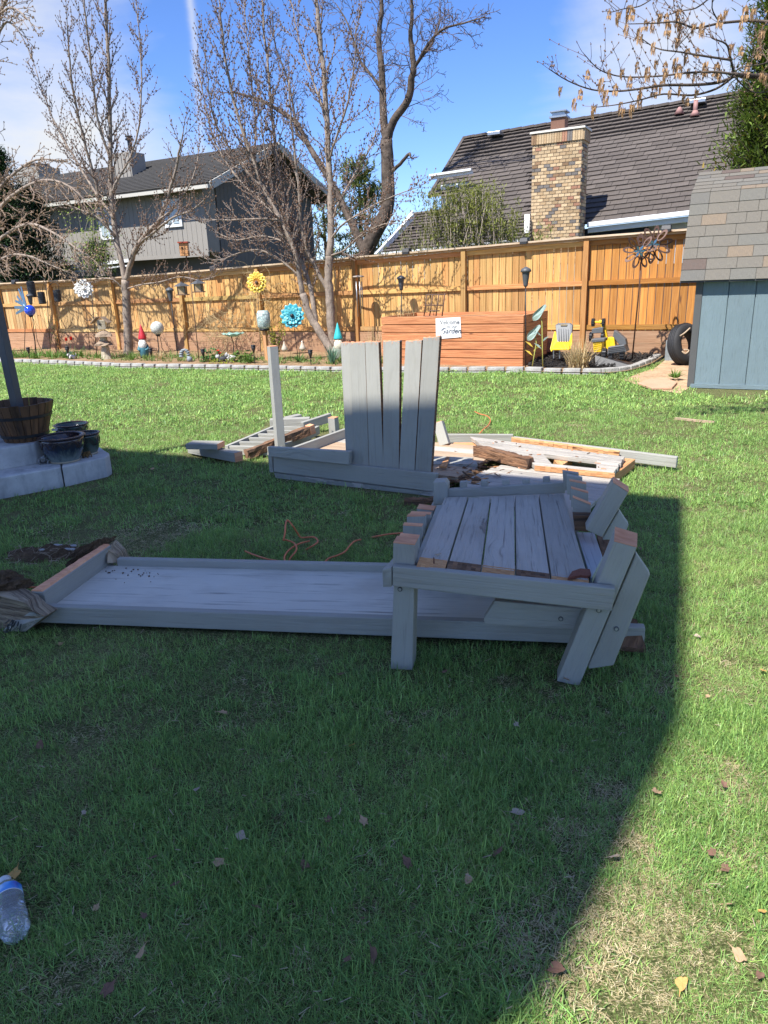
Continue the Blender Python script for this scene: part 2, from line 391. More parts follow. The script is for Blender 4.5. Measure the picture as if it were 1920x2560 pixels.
# garden bed between edging and fence: raised soil
bed = MB(); FV = 13.6
back = []
for p in reversed(curb): back.append(W(max(-30, p.dot(U)), FV+.05))
n_ = len(curb)
for i in range(n_-1):
    a, b2 = curb[i], curb[i+1]; a2, b3 = W(a.dot(U), FV+.1), W(b2.dot(U), FV+.1)
    for k in range(6):
        q0, q1 = a.lerp(a2, k/6), b2.lerp(b3, k/6); q2, q3 = b2.lerp(b3, (k+1)/6), a.lerp(a2, (k+1)/6)
        hz = lambda p, kk: Vector((p.x, p.y, .045+.012*noise.noise(p*2.1) + (.0 if kk else -.01)))
        bed.add([hz(q0, k), hz(q1, k), hz(q2, k+1), hz(q3, k+1)], [(0, 1, 2, 3)])
tag(obj('garden_bed', bed, M['bed']), 'tan soil of the planting bed along the fence', kind='structure')
# bare sandy path corner by the shed
path_px = [(1560, 950), (1585, 938), (1640, 918), (1672, 893), (1725, 890), (1725, 968), (1700, 984), (1660, 978), (1600, 965)]
sp = MB(); sp.add([PZ(x, y, .010) for x, y in path_px], [tuple(range(len(path_px)))])
tag(obj('path', sp, M['sand']), 'bare sandy dirt beside the shed', kind='structure')
fl = MB(); fl.prism([PZ(x, y, .012) for x, y in [(1592, 962), (1625, 952), (1665, 950), (1693, 960), (1680, 974), (1630, 975)]], (0, 0, .03))
M['flag'] = plain('sandstone', (.50, .30, .19), .85, var=.25, scale=5, bump=.6)
tag(obj('flagstone', fl, M['flag'], bevel=.006), 'flat pink sandstone slab set in the dirt by the shed', 'stone')

# ------------------------------------------------------------------ things on the lawn: footprints used to keep grass out
FOOT = []
def foot(pxs, z=0): FOOT.append([(p.x, p.y) for p in (PZ(x, y, z) for x, y in pxs)])

# ================================================================== upturned long trough-like tabletop
T0 = PZ(91, 1567)
tr_ = thing('upturned_tabletop', 'long grey tabletop lying upside down with raised frame edges, reaching under the bench frame', 'tabletop', T0)
fA, fB = PZ(91, 1567, .0), PZ(1413, 1620, 0); dF = (fB-fA).normalized(); nF = Z.cross(dF)   # nF points away
zt = .105
fB = fA+dF*2.75
bL, bR = PZ(246, 1424, zt), PZ(956, 1434, zt); wT = (bL-fA).dot(nF)
def tp(s, w, z): return fA+dF*s+nF*w+Z*z
fr = MB(); fr.beam(tp(0.0, .02, .065), tp(2.75, .02, .065), .04, .085); obj('frame_board', fr, M['paint'], tr_, bevel=.004)
wT = .60
fr = MB(); fr.beam(tp(.10, wT+.02, .070), tp(2.72, wT+.02, .070), .04, .075); obj('frame_board', fr, M['paint'], tr_, bevel=.004)
fr = MB(); fr.box8([tp(-.02, .04, .03), tp(.045, .04, .03), tp(.045, wT+.06, .03), tp(.0, wT+.06, .03), tp(-.02, .04, .165), tp(.045, .04, .165), tp(.045, wT+.06, .165), tp(.0, wT+.06, .165)])
obj('end_board', fr, M['paint'], tr_, bevel=.004, label='end board standing higher, raw orange wood along its top')
fr = MB()
pts = []; nseg = 26
for k in range(nseg):      # split raw strip along the top of the end board
    a = k/nseg; c = (k+1)/nseg; h = .006+.010*abs(noise.noise((a*9, 2, 1))); h2 = .006+.010*abs(noise.noise((c*9, 2, 1)))
    w0 = .04+(wT+.02)*a; w1 = .04+(wT+.02)*c
    fr.box8([tp(-.021+.02*a, w0, .165), tp(.040, w0, .165), tp(.040, w1, .165), tp(-.021+.02*c, w1, .165), tp(-.015+.02*a, w0, .166+h), tp(.030, w0, .166+h), tp(.030, w1, .166+h2), tp(-.015+.02*c, w1, .166+h2)])
obj('split_edge', fr, M['cut'], tr_)
fr = MB(); fr.box8([tp(.045, .04, .05), tp(2.7, .04, .05), tp(2.7, wT, .05), tp(.045, wT, .05), tp(.045, .04, .068), tp(2.7, .04, .068), tp(2.7, wT, .068), tp(.045, wT, .068)])
obj('panel', fr, wood('pale_grey_panel', (.1, .1, .1), (.2, .2, .2), .5, paint=(.66, .63, .55), chips=.12, grain=.5, knots=False, dirt=.5), tr_)
# broken corner post heads with clods of soil
def rough_lump(c, ax, sz, mat, parent, name, jit=.22, seed=0, sub=3):
    b = MB(); b.sphere((0, 0, 0), 1, 8*sub, 6*sub)
    vs = []
    for p in b.v:
        p = Vector(p); k = 1+jit*noise.noise(p*1.7+Vector((seed, 0, 0)))*1.6+jit*.6*noise.noise(p*5+Vector((seed, 3, 0)))+jit*.35*noise.noise(p*13+Vector((seed, 3, 0)))
        p = p*k; p = ax[0]*(p.x*sz[0])+ax[1]*(p.y*sz[1])+ax[2]*(p.z*sz[2]); vs.append(tuple(Vector(c)+p))
    b.v = vs; return obj(name, b, mat, parent)
def splinter_block(poly_px, zb, zh, depth_dir, parent, name, mat, seed=1): pass
# near-left torn post end, painted and splintered, soil stuck on it
M['tornpaint'] = dirt_mat('torn_pale_wood', (.26, .19, .12), (.62, .50, .36), 55, 1.2)
c0 = PZ(40, 1530, .10)
px_ = lambda x, y, z: PZ(x, y, z)
tb_ = MB(); tb_.prism([px_(-70, 1470, .16), px_(20, 1482, .17), px_(62, 1505, .17), px_(80, 1527, .15), px_(113, 1541, .12), px_(66, 1578, .01), px_(20, 1576, .005), px_(-80, 1560, .01)], (nF*.10+Z*-.01), 0)
M['torn'] = wood('splintered_pale_wood', (.16, .11, .07), (.58, .46, .31), .9, grain=2.4, knots=False, dirt=.6, gs=(2, 70, 1))
obj('torn_post', tb_, M['torn'], tr_, bevel=.003, label='splintered post foot with flaking paint')
tb_ = MB(); tb_.prism([px_(8, 1577, .005)-nF*.004, px_(30, 1552, .05)-nF*.004, px_(56, 1531, .10)-nF*.004, px_(84, 1530, .13)-nF*.004, px_(111, 1542, .115)-nF*.004, px_(65, 1578, .008)-nF*.004], nF*.003); obj('painted_face', tb_, M['paint_chip'], tr_)
rough_lump(px_(10, 1462, .17), (dF, nF, Z), (.10, .08, .045), M['clod'], tr_, 'soil_clump', .45, 4)
fk = MB()
for k in range(26):
    x = rnd.uniform(28, 104); y = 1560-(x-28)*.28+rnd.uniform(-16, 4); fk.beam(PZ(x, y, .075)-nF*.028, PZ(x-9+rnd.uniform(-3, 3), y+rnd.uniform(9, 17), .04)-nF*.020, rnd.uniform(.003, .007), .003)
obj('paint_flake', fk, M['darkgrey'], tr_, kind='stuff')
# far-left torn post end
tb_ = MB(); tb_.prism([px_(270, 1362, .16), px_(262, 1372, .16), px_(268, 1408, .10), px_(306, 1408, .06), px_(292, 1385, .12)], (nF*.09), 0)
obj('torn_post', tb_, M['torn'], tr_, bevel=.004, label='far torn post foot in pale wood and grey paint')
rough_lump(px_(222, 1376, .16), ((px_(262, 1352, .2)-px_(182, 1400, .15)).normalized(), nF, Z), (.115, .05, .035), M['clod'], tr_, 'soil_clump', .5, 9)
cr = MB()
for k in range(26): a = rnd.gauss(.22, .09); w = rnd.gauss(.5, .06); cr.sphere(tp(max(.08, a), min(w, .57), .071), rnd.uniform(.002, .006), 6, 4, sz=(1, 1.3, .6))
obj('crumb', cr, M['clod'], tr_, kind='stuff')
foot([(60, 1575), (1430, 1625), (1400, 1480), (1000, 1425), (262, 1412)]); foot([(-60, 1570), (90, 1580), (110, 1530), (0, 1470), (-80, 1480)])

# torn hole where posts were pulled out
hole = thing('post_hole', 'torn hole of dark soil and roots where a post was pulled out', 'hole', PZ(100, 1395))
hb = MB(); nn = 26; ctr = PZ(110, 1392, -.01)
ring = []
for k in range(nn):
    a = 2*math.pi*k/nn; rr = 1+.25*noise.noise((math.cos(a)*1.5, math.sin(a)*1.5, 7)); ring.append(ctr+Vector((math.cos(a)*.24*rr, math.sin(a)*.13*rr, 0)))
vs = []; fs = []
for j in range(9):
    t = j/8
    for k in range(nn):
        p = ctr.lerp(ring[k], t); hgt = (.028*math.sin(min(1, t*1.25)*math.pi)**.5 if t < .99 else -.004)+.02*noise.noise(p*14)+.012*noise.noise(p*45); vs.append((p.x, p.y, max(hgt, -.004) if t > .95 else hgt+.012))
for j in range(8):
    for k in range(nn): fs.append((j*nn+k, j*nn+(k+1) % nn, (j+1)*nn+(k+1) % nn, (j+1)*nn+k))
hb.add(vs, fs); obj('loose_soil', hb, M['clod'], hole, smooth=False)
rt = MB()
for k in range(80):
    p = ctr+Vector((rnd.gauss(.05, .13), rnd.gauss(0, .09), .03)); pts = [p]
    d = Vector((rnd.gauss(0, 1), rnd.gauss(0, 1), rnd.gauss(.1, .3))).normalized()
    for j in range(5): d = (d+Vector((rnd.gauss(0, .5), rnd.gauss(0, .5), rnd.gauss(-.05, .3)))).normalized(); p = p+d*.022; p.z = max(p.z, .015); pts.append(p.copy())
    rt.tube(pts, .0016, .0008, 4)
M['root'] = plain('pale_root', (.42, .32, .22), .8)
obj('root', rt, M['root'], hole, kind='stuff')
for k in range(7):
    s_ = MB(); p = ctr+Vector((rnd.gauss(.08, .08), rnd.gauss(.02, .05), .04)); s_.sphere((0, 0, 0), 1, 7, 5); s_.v = [tuple(Vector((a[0]*.022, a[1]*.016, a[2]*.008))*(1+.3*noise.noise(Vector(a)*2+p))+p) for a in s_.v]
    obj('stone_chip', s_, plain('grey_stone_chip', (.36, .35, .34), .8), hole)
FOOT.append([(p.x, p.y) for p in ring])

# ================================================================== bench frame (sawn-off, standing on the tabletop)
GL, GR = PZ(1001, 1674), PZ(1421, 1709)
dB = (GR-GL).normalized(); nB = Z.cross(dB)
FPN = (GL.copy(), nB)                         # plane of the front faces of the legs
def BP(x, y, off): return PP(x, y, (GL+nB*off, nB))
bench = thing('bench_frame', 'broken grey plank bench frame with sawn-off posts and splayed legs', 'bench', GL)
LB = 1.06
# seat corner points (top surface), near edge and far edge
sNL, sNR = BP(1046, 1397, .035), BP(1474, 1452, .035); sFL, sFR = BP(1111, 1242, .02+LB), BP(1411, 1236, .02+LB)
seatN = (sNR-sNL).cross(sFL-sNL).normalized()
def S(a, b, h=0): # bilinear seat coordinates
    return (sNL*(1-a)+sNR*a)*(1-b)+(sFL*(1-a)+sFR*a)*b+seatN*h
planks_near = [1046, 1122, 1209, 1294, 1380, 1474]; planks_far = [1111, 1173, 1231, 1290, 1349, 1411]
near_y = [1403, 1417, 1427, 1437, 1446, 1459]
for i in range(5):
    a0 = (planks_near[i]-1046)/428; a1 = (planks_near[i+1]-1046)/428; b0 = (planks_far[i]-1111)/300; b1 = (planks_far[i+1]-1111)/300
    g_ = .0045; th = .032; dz = [0, -.003, .002, .0, .003][i]
    def P_(a, b, n0, n1, h): 
        p = (sNL*(1-n0)+sNR*n0)*(1-b)+(sFL*(1-n1)+sFR*n1)*b; return p+seatN*h
    e0, e1 = a0+g_, a1-g_; f0, f1 = b0+g_, b1-g_; nb = .0; fb = [1.0, .985, .99, 1.0, 1.0][i]
    pts = lambda n, f, h: [P_(0, nb, n, n, h) for n in ()]
    q = MB()
    def quad(h): return [P_(0, nb, e0, f0, h), P_(0, fb, e0, f0, h), P_(0, fb, e1, f1, h), P_(0, nb, e1, f1, h)]
    lo, hi = quad(dz-th), quad(dz)
    q.box8([lo[0], lo[1], lo[2], lo[3], hi[0], hi[1], hi[2], hi[3]])
    q.f = [f[::-1] for f in q.f]; q.uv = [u[::-1] for u in q.uv]
    obj('plank', q, M['paint_worn'], bench, bevel=.004)
    # rotten bare end towards the near rail
    r_ = MB(); k = 7
    for j in range(k):
        ja, jb = e0+(e1-e0)*j/k, e0+(e1-e0)*(j+1)/k; w = .062+.010*noise.noise((i*3+j*.7, 1, 5)); hh = -.001+.004*noise.noise((i*5+j, 4, 2))
        mk = lambda n, b, h: (sNL*(1-n)+sNR*n)+nB*b+seatN*h
        r_.box8([mk(ja, -w, -.03), mk(jb, -w, -.03), mk(jb, .006+w*.15, -.03), mk(ja, .006+w*.15, -.03), mk(ja, -w, -.010+hh), mk(jb, -w, -.010+hh), mk(jb, .004+w*.15, .0035+hh*.4), mk(ja, .004+w*.15, .0035+hh*.4)])
    obj('rotten_plank_end', r_, M['rawo'] if i % 2 == 0 else M['rot'], bench)
# sixth short plank at the right, bluish fresh paint, slightly proud
q = MB(); p6 = [(1441, 1330), (1486, 1331), (1507, 1392), (1478, 1447)]
def SPL(x, y, h=0): return PP(x, y, (sNL+seatN*h, seatN))
top = [SPL(x, y, .006) for x, y in p6]
q.prism(top, -seatN*.036); obj('short_plank', q, wood('blue_grey_paint', (.1, .1, .1), (.2, .2, .2), .5, paint=(.36, .42, .47), chips=.12, grain=.25, raw=(.7, .68, .64), dirt=.2), bench, bevel=.003, label='short plank with smoother blue-grey paint and chipped white edges')
def front(name, px, off, th, mat='paint', bevel=.004, label=None):
    q = MB(); q.prism([BP(x, y, off) for x, y in px], nB*th); return obj(name, q, M[mat], bench, bevel=bevel, label=label)
front('front_rail', [(981, 1416), (1539, 1472), (1530, 1529), (981, 1466)], -.040, .034, label='long front rail with dark knots')
front('side_rail_end', [(955, 1426), (979, 1420), (979, 1467), (957, 1468)], -.035, .040)
front('leg', [(984, 1462), (1036, 1466), (1031, 1676), (976, 1673)], .0, .085, label='straight left leg')
def lean(f4, b2, off, th, label):
    q = MB(); f = [BP(*a, off) for a in f4]; bt = [BP(*a, off+th) for a in b2]; q.box8([f[3], f[2], f[2]+nB*th, f[3]+nB*th, f[0], f[1], bt[1], bt[0]]); q.uv = [[(c_[1], c_[0]) for c_ in u] for u in q.uv]
    o = obj('leg', q, M['paint'], bench, bevel=.004, label=label); n_ = (f[1]-f[0]).cross(bt[0]-f[0]).normalized(); n_ = n_ if n_.z > 0 else -n_
    q = MB(); t4 = [f[0], f[1], bt[1], bt[0]]; q.box8([p+n_*.0008 for p in t4]+[p+n_*.003 for p in t4]); obj('sawn_face', q, M['cut'], o)
lean([(1535, 1354), (1592, 1369), (1448, 1716), (1392, 1704)], [(1537, 1318), (1593, 1335)], .0, .088, 'leaning right leg with orange sawn top')
# cut the leaning leg's head: orange sawn face
front('backrest_support', [(1590, 1384), (1626, 1436), (1534, 1664), (1472, 1673), (1470, 1666)], .022, .040, label='diagonal support board with a bolt hole beside the leaning leg')
front('brace', [(1237, 1503), (1455, 1522), (1436, 1574), (1211, 1561), (1209, 1546)], .088, .040, label='brace with pointed left end and a bolt')
for (x, y, off) in ((1402, 1547, .086), (1541, 1572, .020), (1000, 1473, -.002), (1497, 1526, -.003)):
    q = MB(); c = BP(x, y, off); q.tube([c+nB*.006, c-nB*.002], .0095, .0095, 14, 0); obj('bolt', q, M['darkgrey'], bench)
    q = MB(); q.tube([c+nB*.004, c-nB*.004], .006, .006, 10, 0); obj('bolt_head', q, plain('dull_zinc', (.38, .37, .34), .5, .6), bench)
# far rail with stubs, far legs
front('far_rail', [(1119, 1224), (1412, 1206), (1413, 1234), (1119, 1245)], .02+LB+.005, .035)
for i, x in enumerate((1158, 1211, 1264, 1315, 1366)):
    front('sawn_slat', [(x-9, 1203-[-2, 2, 3, 4, 9][i]), (x+9, 1202-[-2, 1, 2, 3, 9][i]), (x+9, 1226-2*i), (x-9, 1226-2*i)], .02+LB+.030, .03)
front('far_corner_post', [(1083, 1206), (1112, 1204), (1119, 1214), (1119, 1262), (1083, 1262)], .02+LB-.02, .085)
front('leg', [(1078, 1262), (1118, 1262), (1104, 1330), (1062, 1330)], .02+LB-.015, .08)
# left side rail running away
def BX(x, y, z): return PZ(x, y, z)
q = MB(); a0 = BP(966, 1424, -.035); a1 = BP(1092, 1268, LB+.05)
sd = (BP(978, 1424, -.035)-BP(957, 1426, -.035))
q.box8([BP(957, 1468, -.035), BP(979, 1467, -.035), a1+Vector(sd)*.95-Z*.085, a1-Z*.085, BP(957, 1424, -.035), BP(979, 1418, -.035), a1+Vector(sd)*.95, a1])
obj('side_rail', q, M['paint'], bench, bevel=.003)
# sawn stubs on the left side: front post and slats
def stub(tp_px, bot, off, th, name='sawn_slat', label=None):
    q = MB(); lo = [BP(x, y, off) for x, y in tp_px]; q.prism(lo, nB*th); o = obj(name, q, M['paint'], bench, bevel=.002, label=label)
    tl, trr = BP(*tp_px[0], off), BP(*tp_px[1], off); q2 = MB(); q2.box8([tl+Z*.0005, trr+Z*.0005, trr+nB*th+Z*.0005, tl+nB*th+Z*.0005, tl+Z*.0035, trr+Z*.0035, trr+nB*th+Z*.0035, tl+nB*th+Z*.0035]); obj('sawn_face', q2, M['cut'], o)
stub([(983, 1358), (1037, 1363), (1036, 1416), (982, 1413)], 0, .0, .075, 'sawn_post', 'front left post stub with orange sawn top')
for tl, tr2, br, bl, off in (((998, 1341), (1046, 1346), (1046, 1400), (998, 1392), .15), ((1007, 1314), (1055, 1317), (1055, 1372), (1007, 1364), .34), ((1017, 1292), (1063, 1291), (1064, 1340), (1017, 1338), .52), ((1025, 1285), (1076, 1287), (1078, 1318), (1025, 1312), .64), ((1042, 1272), (1084, 1277), (1084, 1314), (1042, 1312), .80)):
    stub([tl, tr2, br, bl], 0, off, .034 if off < .8 else .07)
q = MB(); a0, a1 = BP(1046, 1404, .03), BP(1100, 1262, .9); q.beam(a0-Z*.03, a1-Z*.03, .03, .06); obj('inner_rail', q, M['paint'], bench, bevel=.003)
# slats standing at the right side
for (tl, tr2, br, bl, off, cut) in (((1406, 1178), (1447, 1184), (1447, 1230), (1410, 1225), LB-.02, 0), ((1417, 1188), (1456, 1195), (1456, 1240), (1417, 1236), LB-.10, 0), ((1424, 1203), (1466, 1211), (1466, 1256), (1424, 1250), LB-.22, 1), ((1428, 1222), (1471, 1234), (1471, 1276), (1428, 1268), LB-.32, 1), ((1432, 1245), (1477, 1263), (1478, 1290), (1432, 1289), LB-.42, 1)):
    q = MB(); q.prism([BP(*tl, off), BP(*tr2, off), BP(*br, off), BP(*bl, off)], nB*.03); o = obj('sawn_slat', q, M['paint'], bench, bevel=.002)
    if cut:
        a_, b_ = BP(*tl, off), BP(*tr2, off); q = MB(); q.box8([a_+Z*.0005, b_+Z*.0005, b_+nB*.03+Z*.0005, a_+nB*.03+Z*.0005, a_+Z*.004, b_+Z*.004, b_+nB*.03+Z*.004, a_+nB*.03+Z*.004]); obj('sawn_face', q, M['cut'], o)
q = MB(); q.beam(SPL(1417, 1242)-Z*.02, SPL(1438, 1328)-Z*.02, .03, .05); obj('side_rail', q, M['paint'], bench, bevel=.003)
q = MB(); q.prism([BP(1432, 1289, LB-.47), BP(1478, 1290, LB-.47), BP(1470, 1330, LB-.47), BP(1437, 1326, LB-.47)], nB*.05); obj('rotten_block', q, M['rot'], bench)
q = MB(); q.prism([SPL(1492, 1334, -.02), SPL(1524, 1338, -.02), SPL(1540, 1356, -.03), SPL(1508, 1396, -.03)], -Z*.05); obj('rotten_block', q, M['rot'], bench)
# far leaning post with diagonal board
lean([(1532, 1206), (1571, 1231), (1505, 1344), (1464, 1324)], [(1531, 1192), (1570, 1217)], .50, .085, 'far leaning post with orange sawn top')
front('backrest_support', [(1547, 1275), (1572, 1312), (1556, 1350), (1506, 1350), (1512, 1336)], .53, .04)
# bits lying on the seat
b_ = MB(); b_.prism([SPL(x, y, .004) for x, y in [(1419, 1450), (1430, 1434), (1450, 1427), (1474, 1429), (1477, 1442), (1470, 1446), (1450, 1444)]], seatN*.010)
tag(obj('wood_chip', b_, plain('red_brown_bark', (.22, .07, .04), .9, var=.3, scale=30, bump=.8)), 'red-brown wood chip lying at the near right end of the bench planks', 'wood chip')
b_ = MB(); c = SPL(1085, 1412, -.01); b_.tube([c, c+Z*.03], .003, .0025, 6); tag(obj('nail', b_, plain('rusty_iron', (.12, .05, .03), .8)), 'rusty nail sticking up from the first bench plank', 'nail')
for (x, y, l_) in ((1178, 1284, 'curled pale leaf on the fourth bench plank towards the far rail'), (1095, 1388, 'white splinter on the near end of the first bench plank')):
    b_ = MB(); c = SPL(x, y, .003); b_.prism([c+Vector((-.014, 0, .004)), c+Vector((0, -.006, 0)), c+Vector((.014, .002, .006)), c+Vector((.004, .008, .002))], Z*.0015); tag(obj('debris', b_, M['root']), l_, 'debris')
foot([(970, 1680), (1035, 1682), (1035, 1660), (972, 1660)]); foot([(1390, 1712), (1455, 1722), (1460, 1690), (1398, 1690)])
# torn board end beside the right leg
q = MB(); q.prism([PZ(1576, 1553, .10), PZ(1592, 1560, .10), PZ(1615, 1633, .012), PZ(1550, 1628, .012)], Z*.02)
tag(obj('board_offcut', q, M['rot'], bevel=.002), 'brown splintered board end sticking out behind the right bench leg', 'board')

# ================================================================== upright back panel on its base
GA, GB = PZ(690, 1196), PZ(1081, 1243)
dC = (GB-GA).normalized(); nC = Z.cross(dC)
def CPx(x, y, off): return PP(x, y, (GA+nC*off, nC))
pan = thing('playhouse_wall', 'upright grey boards and a corner post standing on a low broken base', 'wall panel', GA)
def cf_(name, px, off, th, mat='paint', bevel=.004, label=None, parent=None):
    q = MB(); q.prism([CPx(x, y, off) for x, y in px], nC*th); return obj(name, q, M[mat], parent or pan, bevel=bevel, label=label)
cf_('base_board', [(683, 1142), (1093, 1185), (1082, 1229), (684, 1180)], .0, .038, label='long lower base board')
cf_('footing_strip', [(684, 1182), (1082, 1231), (1081, 1246), (690, 1199)], .016, .04, 'paint_chip', label='bottom strip with flaking white paint')
cf_('base_rail', [(669, 1117), (874, 1129), (872, 1162), (671, 1141)], -.042, .040, label='short upper rail in front of the boards')
q = MB(); a, b = CPx(676, 1160, .0), CPx(676, 1160, .0)+nC*1.15; q.beam(a-Z*.0, b-Z*.0, .035, .14); obj('side_board', q, M['paint'], pan, bevel=.003)
boards = [((852, 857), (874, 856), (888, 1160), (866, 1158), .060), ((873, 857), (912, 856), (922, 1164), (886, 1160), .046), ((912, 856), (946, 855), (959, 1170), (922, 1166), .048),
          ((958, 854), (999, 852), (997, 1174), (958, 1170), .046), ((1014, 853), (1054, 851), (1036, 1178), (998, 1174), .046), ((1058, 845), (1099, 842), (1077, 1183), (1038, 1178), .046)]
for i, (tl, tr2, br, bl, off) in enumerate(boards):
    top = []; k = 9
    for j in range(k+1):
        t = j/k; top.append((tl[0]+(tr2[0]-tl[0])*t, tl[1]+(tr2[1]-tl[1])*t+rnd.uniform(-1.2, 1.5)))
    px = top+[br, bl]
    o = cf_('board', px, off, .034, bevel=0)
    q = MB()
    for j in range(k):
        a, b = CPx(*top[j], off+.002), CPx(*top[j+1], off+.002); h = rnd.uniform(.002, .009)
        q.box8([a-Z*.001, b-Z*.001, b+nC*.030-Z*.001, a+nC*.030-Z*.001, a+Z*h, b+Z*h*.8, b+nC*.029+Z*h, a+nC*.029+Z*h*.6])
    for j in range(5):
        x = rnd.uniform(tl[0]+3, tr2[0]-3); y = tl[1]+1; q.prism([CPx(x, y, off-.001), CPx(x+1.0, y, off-.001), CPx(x+.8+rnd.uniform(-2, 2), y+rnd.uniform(3, 9), off-.001)], nC*.0005)
    obj('splintered_top', q, M['cut'], o)
    # bare wood along the right edge
    a, b = CPx(tr2[0], tr2[1]+2, off), CPx(br[0], br[1], off); q = MB(); q.box8([a, a+dC*.002, a+dC*.002+nC*.032, a+nC*.032, b, b+dC*.002, b+dC*.002+nC*.032, b+nC*.032]); obj('bare_edge', q, M['rot'], o)
# post: square, turned 45 deg-ish
pb = PZ(700, 1113, .11); pd = CP+(pray(681, 866))*((pb-CP).dot(Vector((0, 1, 0)))/pray(681, 866).y)
h_ = .038; c45 = R(33); q = MB(); ax = Vector((math.cos(c45), -math.sin(c45)*-1, 0)); ax = Vector((math.cos(R(-62)), math.sin(R(-62)), 0)); ay = Vector((-ax.y, ax.x, 0))
def psq(c): return [c-ax*h_-ay*h_, c+ax*h_-ay*h_, c+ax*h_+ay*h_, c-ax*h_+ay*h_]
lo = psq(pb-Z*.05); hi = psq(pd)
q = MB(); q.box8([lo[0], lo[1], lo[2], lo[3], hi[0], hi[1], hi[2], hi[3]]); 
# run the grain upwards
q.uv = [[(b_[1], b_[0]) for b_ in u] for u in q.uv]
pst = obj('corner_post', q, M['paint'], pan, bevel=.004, label='square corner post with orange sawn top')
q = MB(); q.box8([p+Z*.0008 for p in hi]+[p+Z*.004 for p in hi]); obj('sawn_face', q, M['cut'], pst)
# floor behind the wall
q = MB(); fl_px = [(690, 1120), (860, 1076), (1092, 1100), (1098, 1168), (880, 1142)]
FLZ = .105
bx0, bx1 = CPx(684, 1142, .05), CPx(1085, 1185, .05); bx0.z = bx1.z = FLZ
for i in range(8):
    a = bx0+nC*(.04+.143*i); b = bx1+nC*(.04+.143*i); q = MB(); q.beam(a+nC*.07-Z*.02, b+nC*.07-Z*.02+dC*(.1 if i % 3 else -.05), .136, .034); obj('floorboard', q, M['rawp'] if i % 3 else M['paint_worn'], pan, bevel=.003)
foot([(684, 1205), (1085, 1250), (1110, 1160), (1080, 1085), (860, 1070), (672, 1112)])

# ================================================================== far floor panel with square hole
PZH = .115
fp = thing('floor_panel', 'large grey floor panel with a square cut-out and split orange edges lying on the lawn', 'floor panel', PZ(1400, 1160))
def hz(name, px, z, th, mat, parent=fp, bevel=.003, label=None):
    q = MB(); q.prism([PZ(x, y, z) for x, y in px], (0, 0, -th)); return obj(name, q, M[mat], parent, bevel=bevel, label=label)
z1 = .13
# boards follow near edge direction
A1, A2 = PZ(1337, 1163, z1), PZ(1537, 1182, z1); B1, B2 = PZ(1270, 1103, z1), PZ(1562, 1141, z1); 
def FPp(s, t, z=0): return (A1*(1-s)+A2*s)*(1-t)+(B1*(1-s)+B2*s)*t+Z*z
hs0, hs1, ht0, ht1 = .26, .78, .20, .60
nrow = 7
for i in range(nrow):
    t0, t1 = i/nrow+.008, (i+1)/nrow-.008
    segs = [(-.38 if i > 1 else 0, 1.0)]
    tm = (i+.5)/nrow
    if ht0 < tm < ht1: segs = [(-.38 if i > 1 else 0, hs0), (hs1, 1.0)]
    for s0, s1 in segs:
        e = .015*rnd.uniform(-1, 1) if s1 == 1.0 else 0
        lo = [FPp(s0, t0, -.036), FPp(s1+e, t0, -.036), FPp(s1+e, t1, -.036), FPp(s0, t1, -.036)]; hi = [p+Z*.036 for p in lo]
        q = MB(); q.box8(lo+hi); obj('floorboard', q, M['paint_worn'], fp, bevel=.003)
q = MB(); k = 14
for j in range(k):
    s0, s1 = j/k, (j+1)/k; w = .004+.006*abs(noise.noise((j*.8, 3, 3)))
    q.box8([FPp(s0, .004, -.040)-nC*w, FPp(s1, .004, -.040)-nC*w, FPp(s1, .004, -.040), FPp(s0, .004, -.040), FPp(s0, .004, -.002)-nC*w*.6, FPp(s1, .004, -.002)-nC*w*.6, FPp(s1, .004, -.001), FPp(s0, .004, -.001)])
obj('split_edge', q, M['rawo'], fp)
hz('joist', [(1372, 1131), (1432, 1146), (1404, 1163), (1392, 1158)], z1-.04, .05, 'rawo')
hz('joist', [(1425, 1138), (1502, 1146), (1490, 1157), (1428, 1148)], z1-.045, .03, 'paint')
q = MB(); q.beam(PZ(1344, 1176, .05), PZ(1496, 1197, .05), .05, .06); obj('joist', q, M['rot'], fp)
q = MB(); q.beam(PZ(1574, 1157, .055), PZ(1508, 1207, .05), .085, .07); obj('side_beam', q, M['rawo'], fp, bevel=.003, label='short right side beam in split orange wood')
q = MB(); q.prism([PZ(1498, 1204, .06), PZ(1518, 1208, .06), PZ(1518, 1216, .03), PZ(1498, 1213, .03)], (0, .02, 0)); obj('beam_end', q, M['paint'], fp, bevel=.002)
# far rail, long, projecting to the right
q = MB(); a, b = PZ(1283, 1092, .15), PZ(1694, 1141, .12); q.beam(a-Z*.04, b-Z*.045, .045, .085); obj('far_rail', q, M['paint'], fp, bevel=.004, label='long grey far rail projecting to the right')
q = MB(); dr = (b-a).normalized(); nr = Z.cross(dr)
a2, b2 = a-nr*.026+Z*.006, PZ(1550, 1127, .13)-nr*.01+Z*.004; k = 22
for j in range(k):
    p0, p1 = a2.lerp(b2, j/k), a2.lerp(b2, (j+1)/k); w = .012+.010*noise.noise((j*.5, 8, 1)); hh = .012+.008*noise.noise((j*.6, 2, 9))
    q.box8([p0-nr*w-Z*.05, p1-nr*w-Z*.05, p1+nr*.004-Z*.05, p0+nr*.004-Z*.05, p0-nr*w-Z*hh, p1-nr*w-Z*hh, p1+nr*.004-Z*.002, p0+nr*.004-Z*.002])
obj('split_edge', q, M['rawo'], fp)
foot([(1270, 1150), (1500, 1220), (1530, 1210), (1590, 1160), (1600, 1130), (1283, 1090), (1100, 1080)]); 
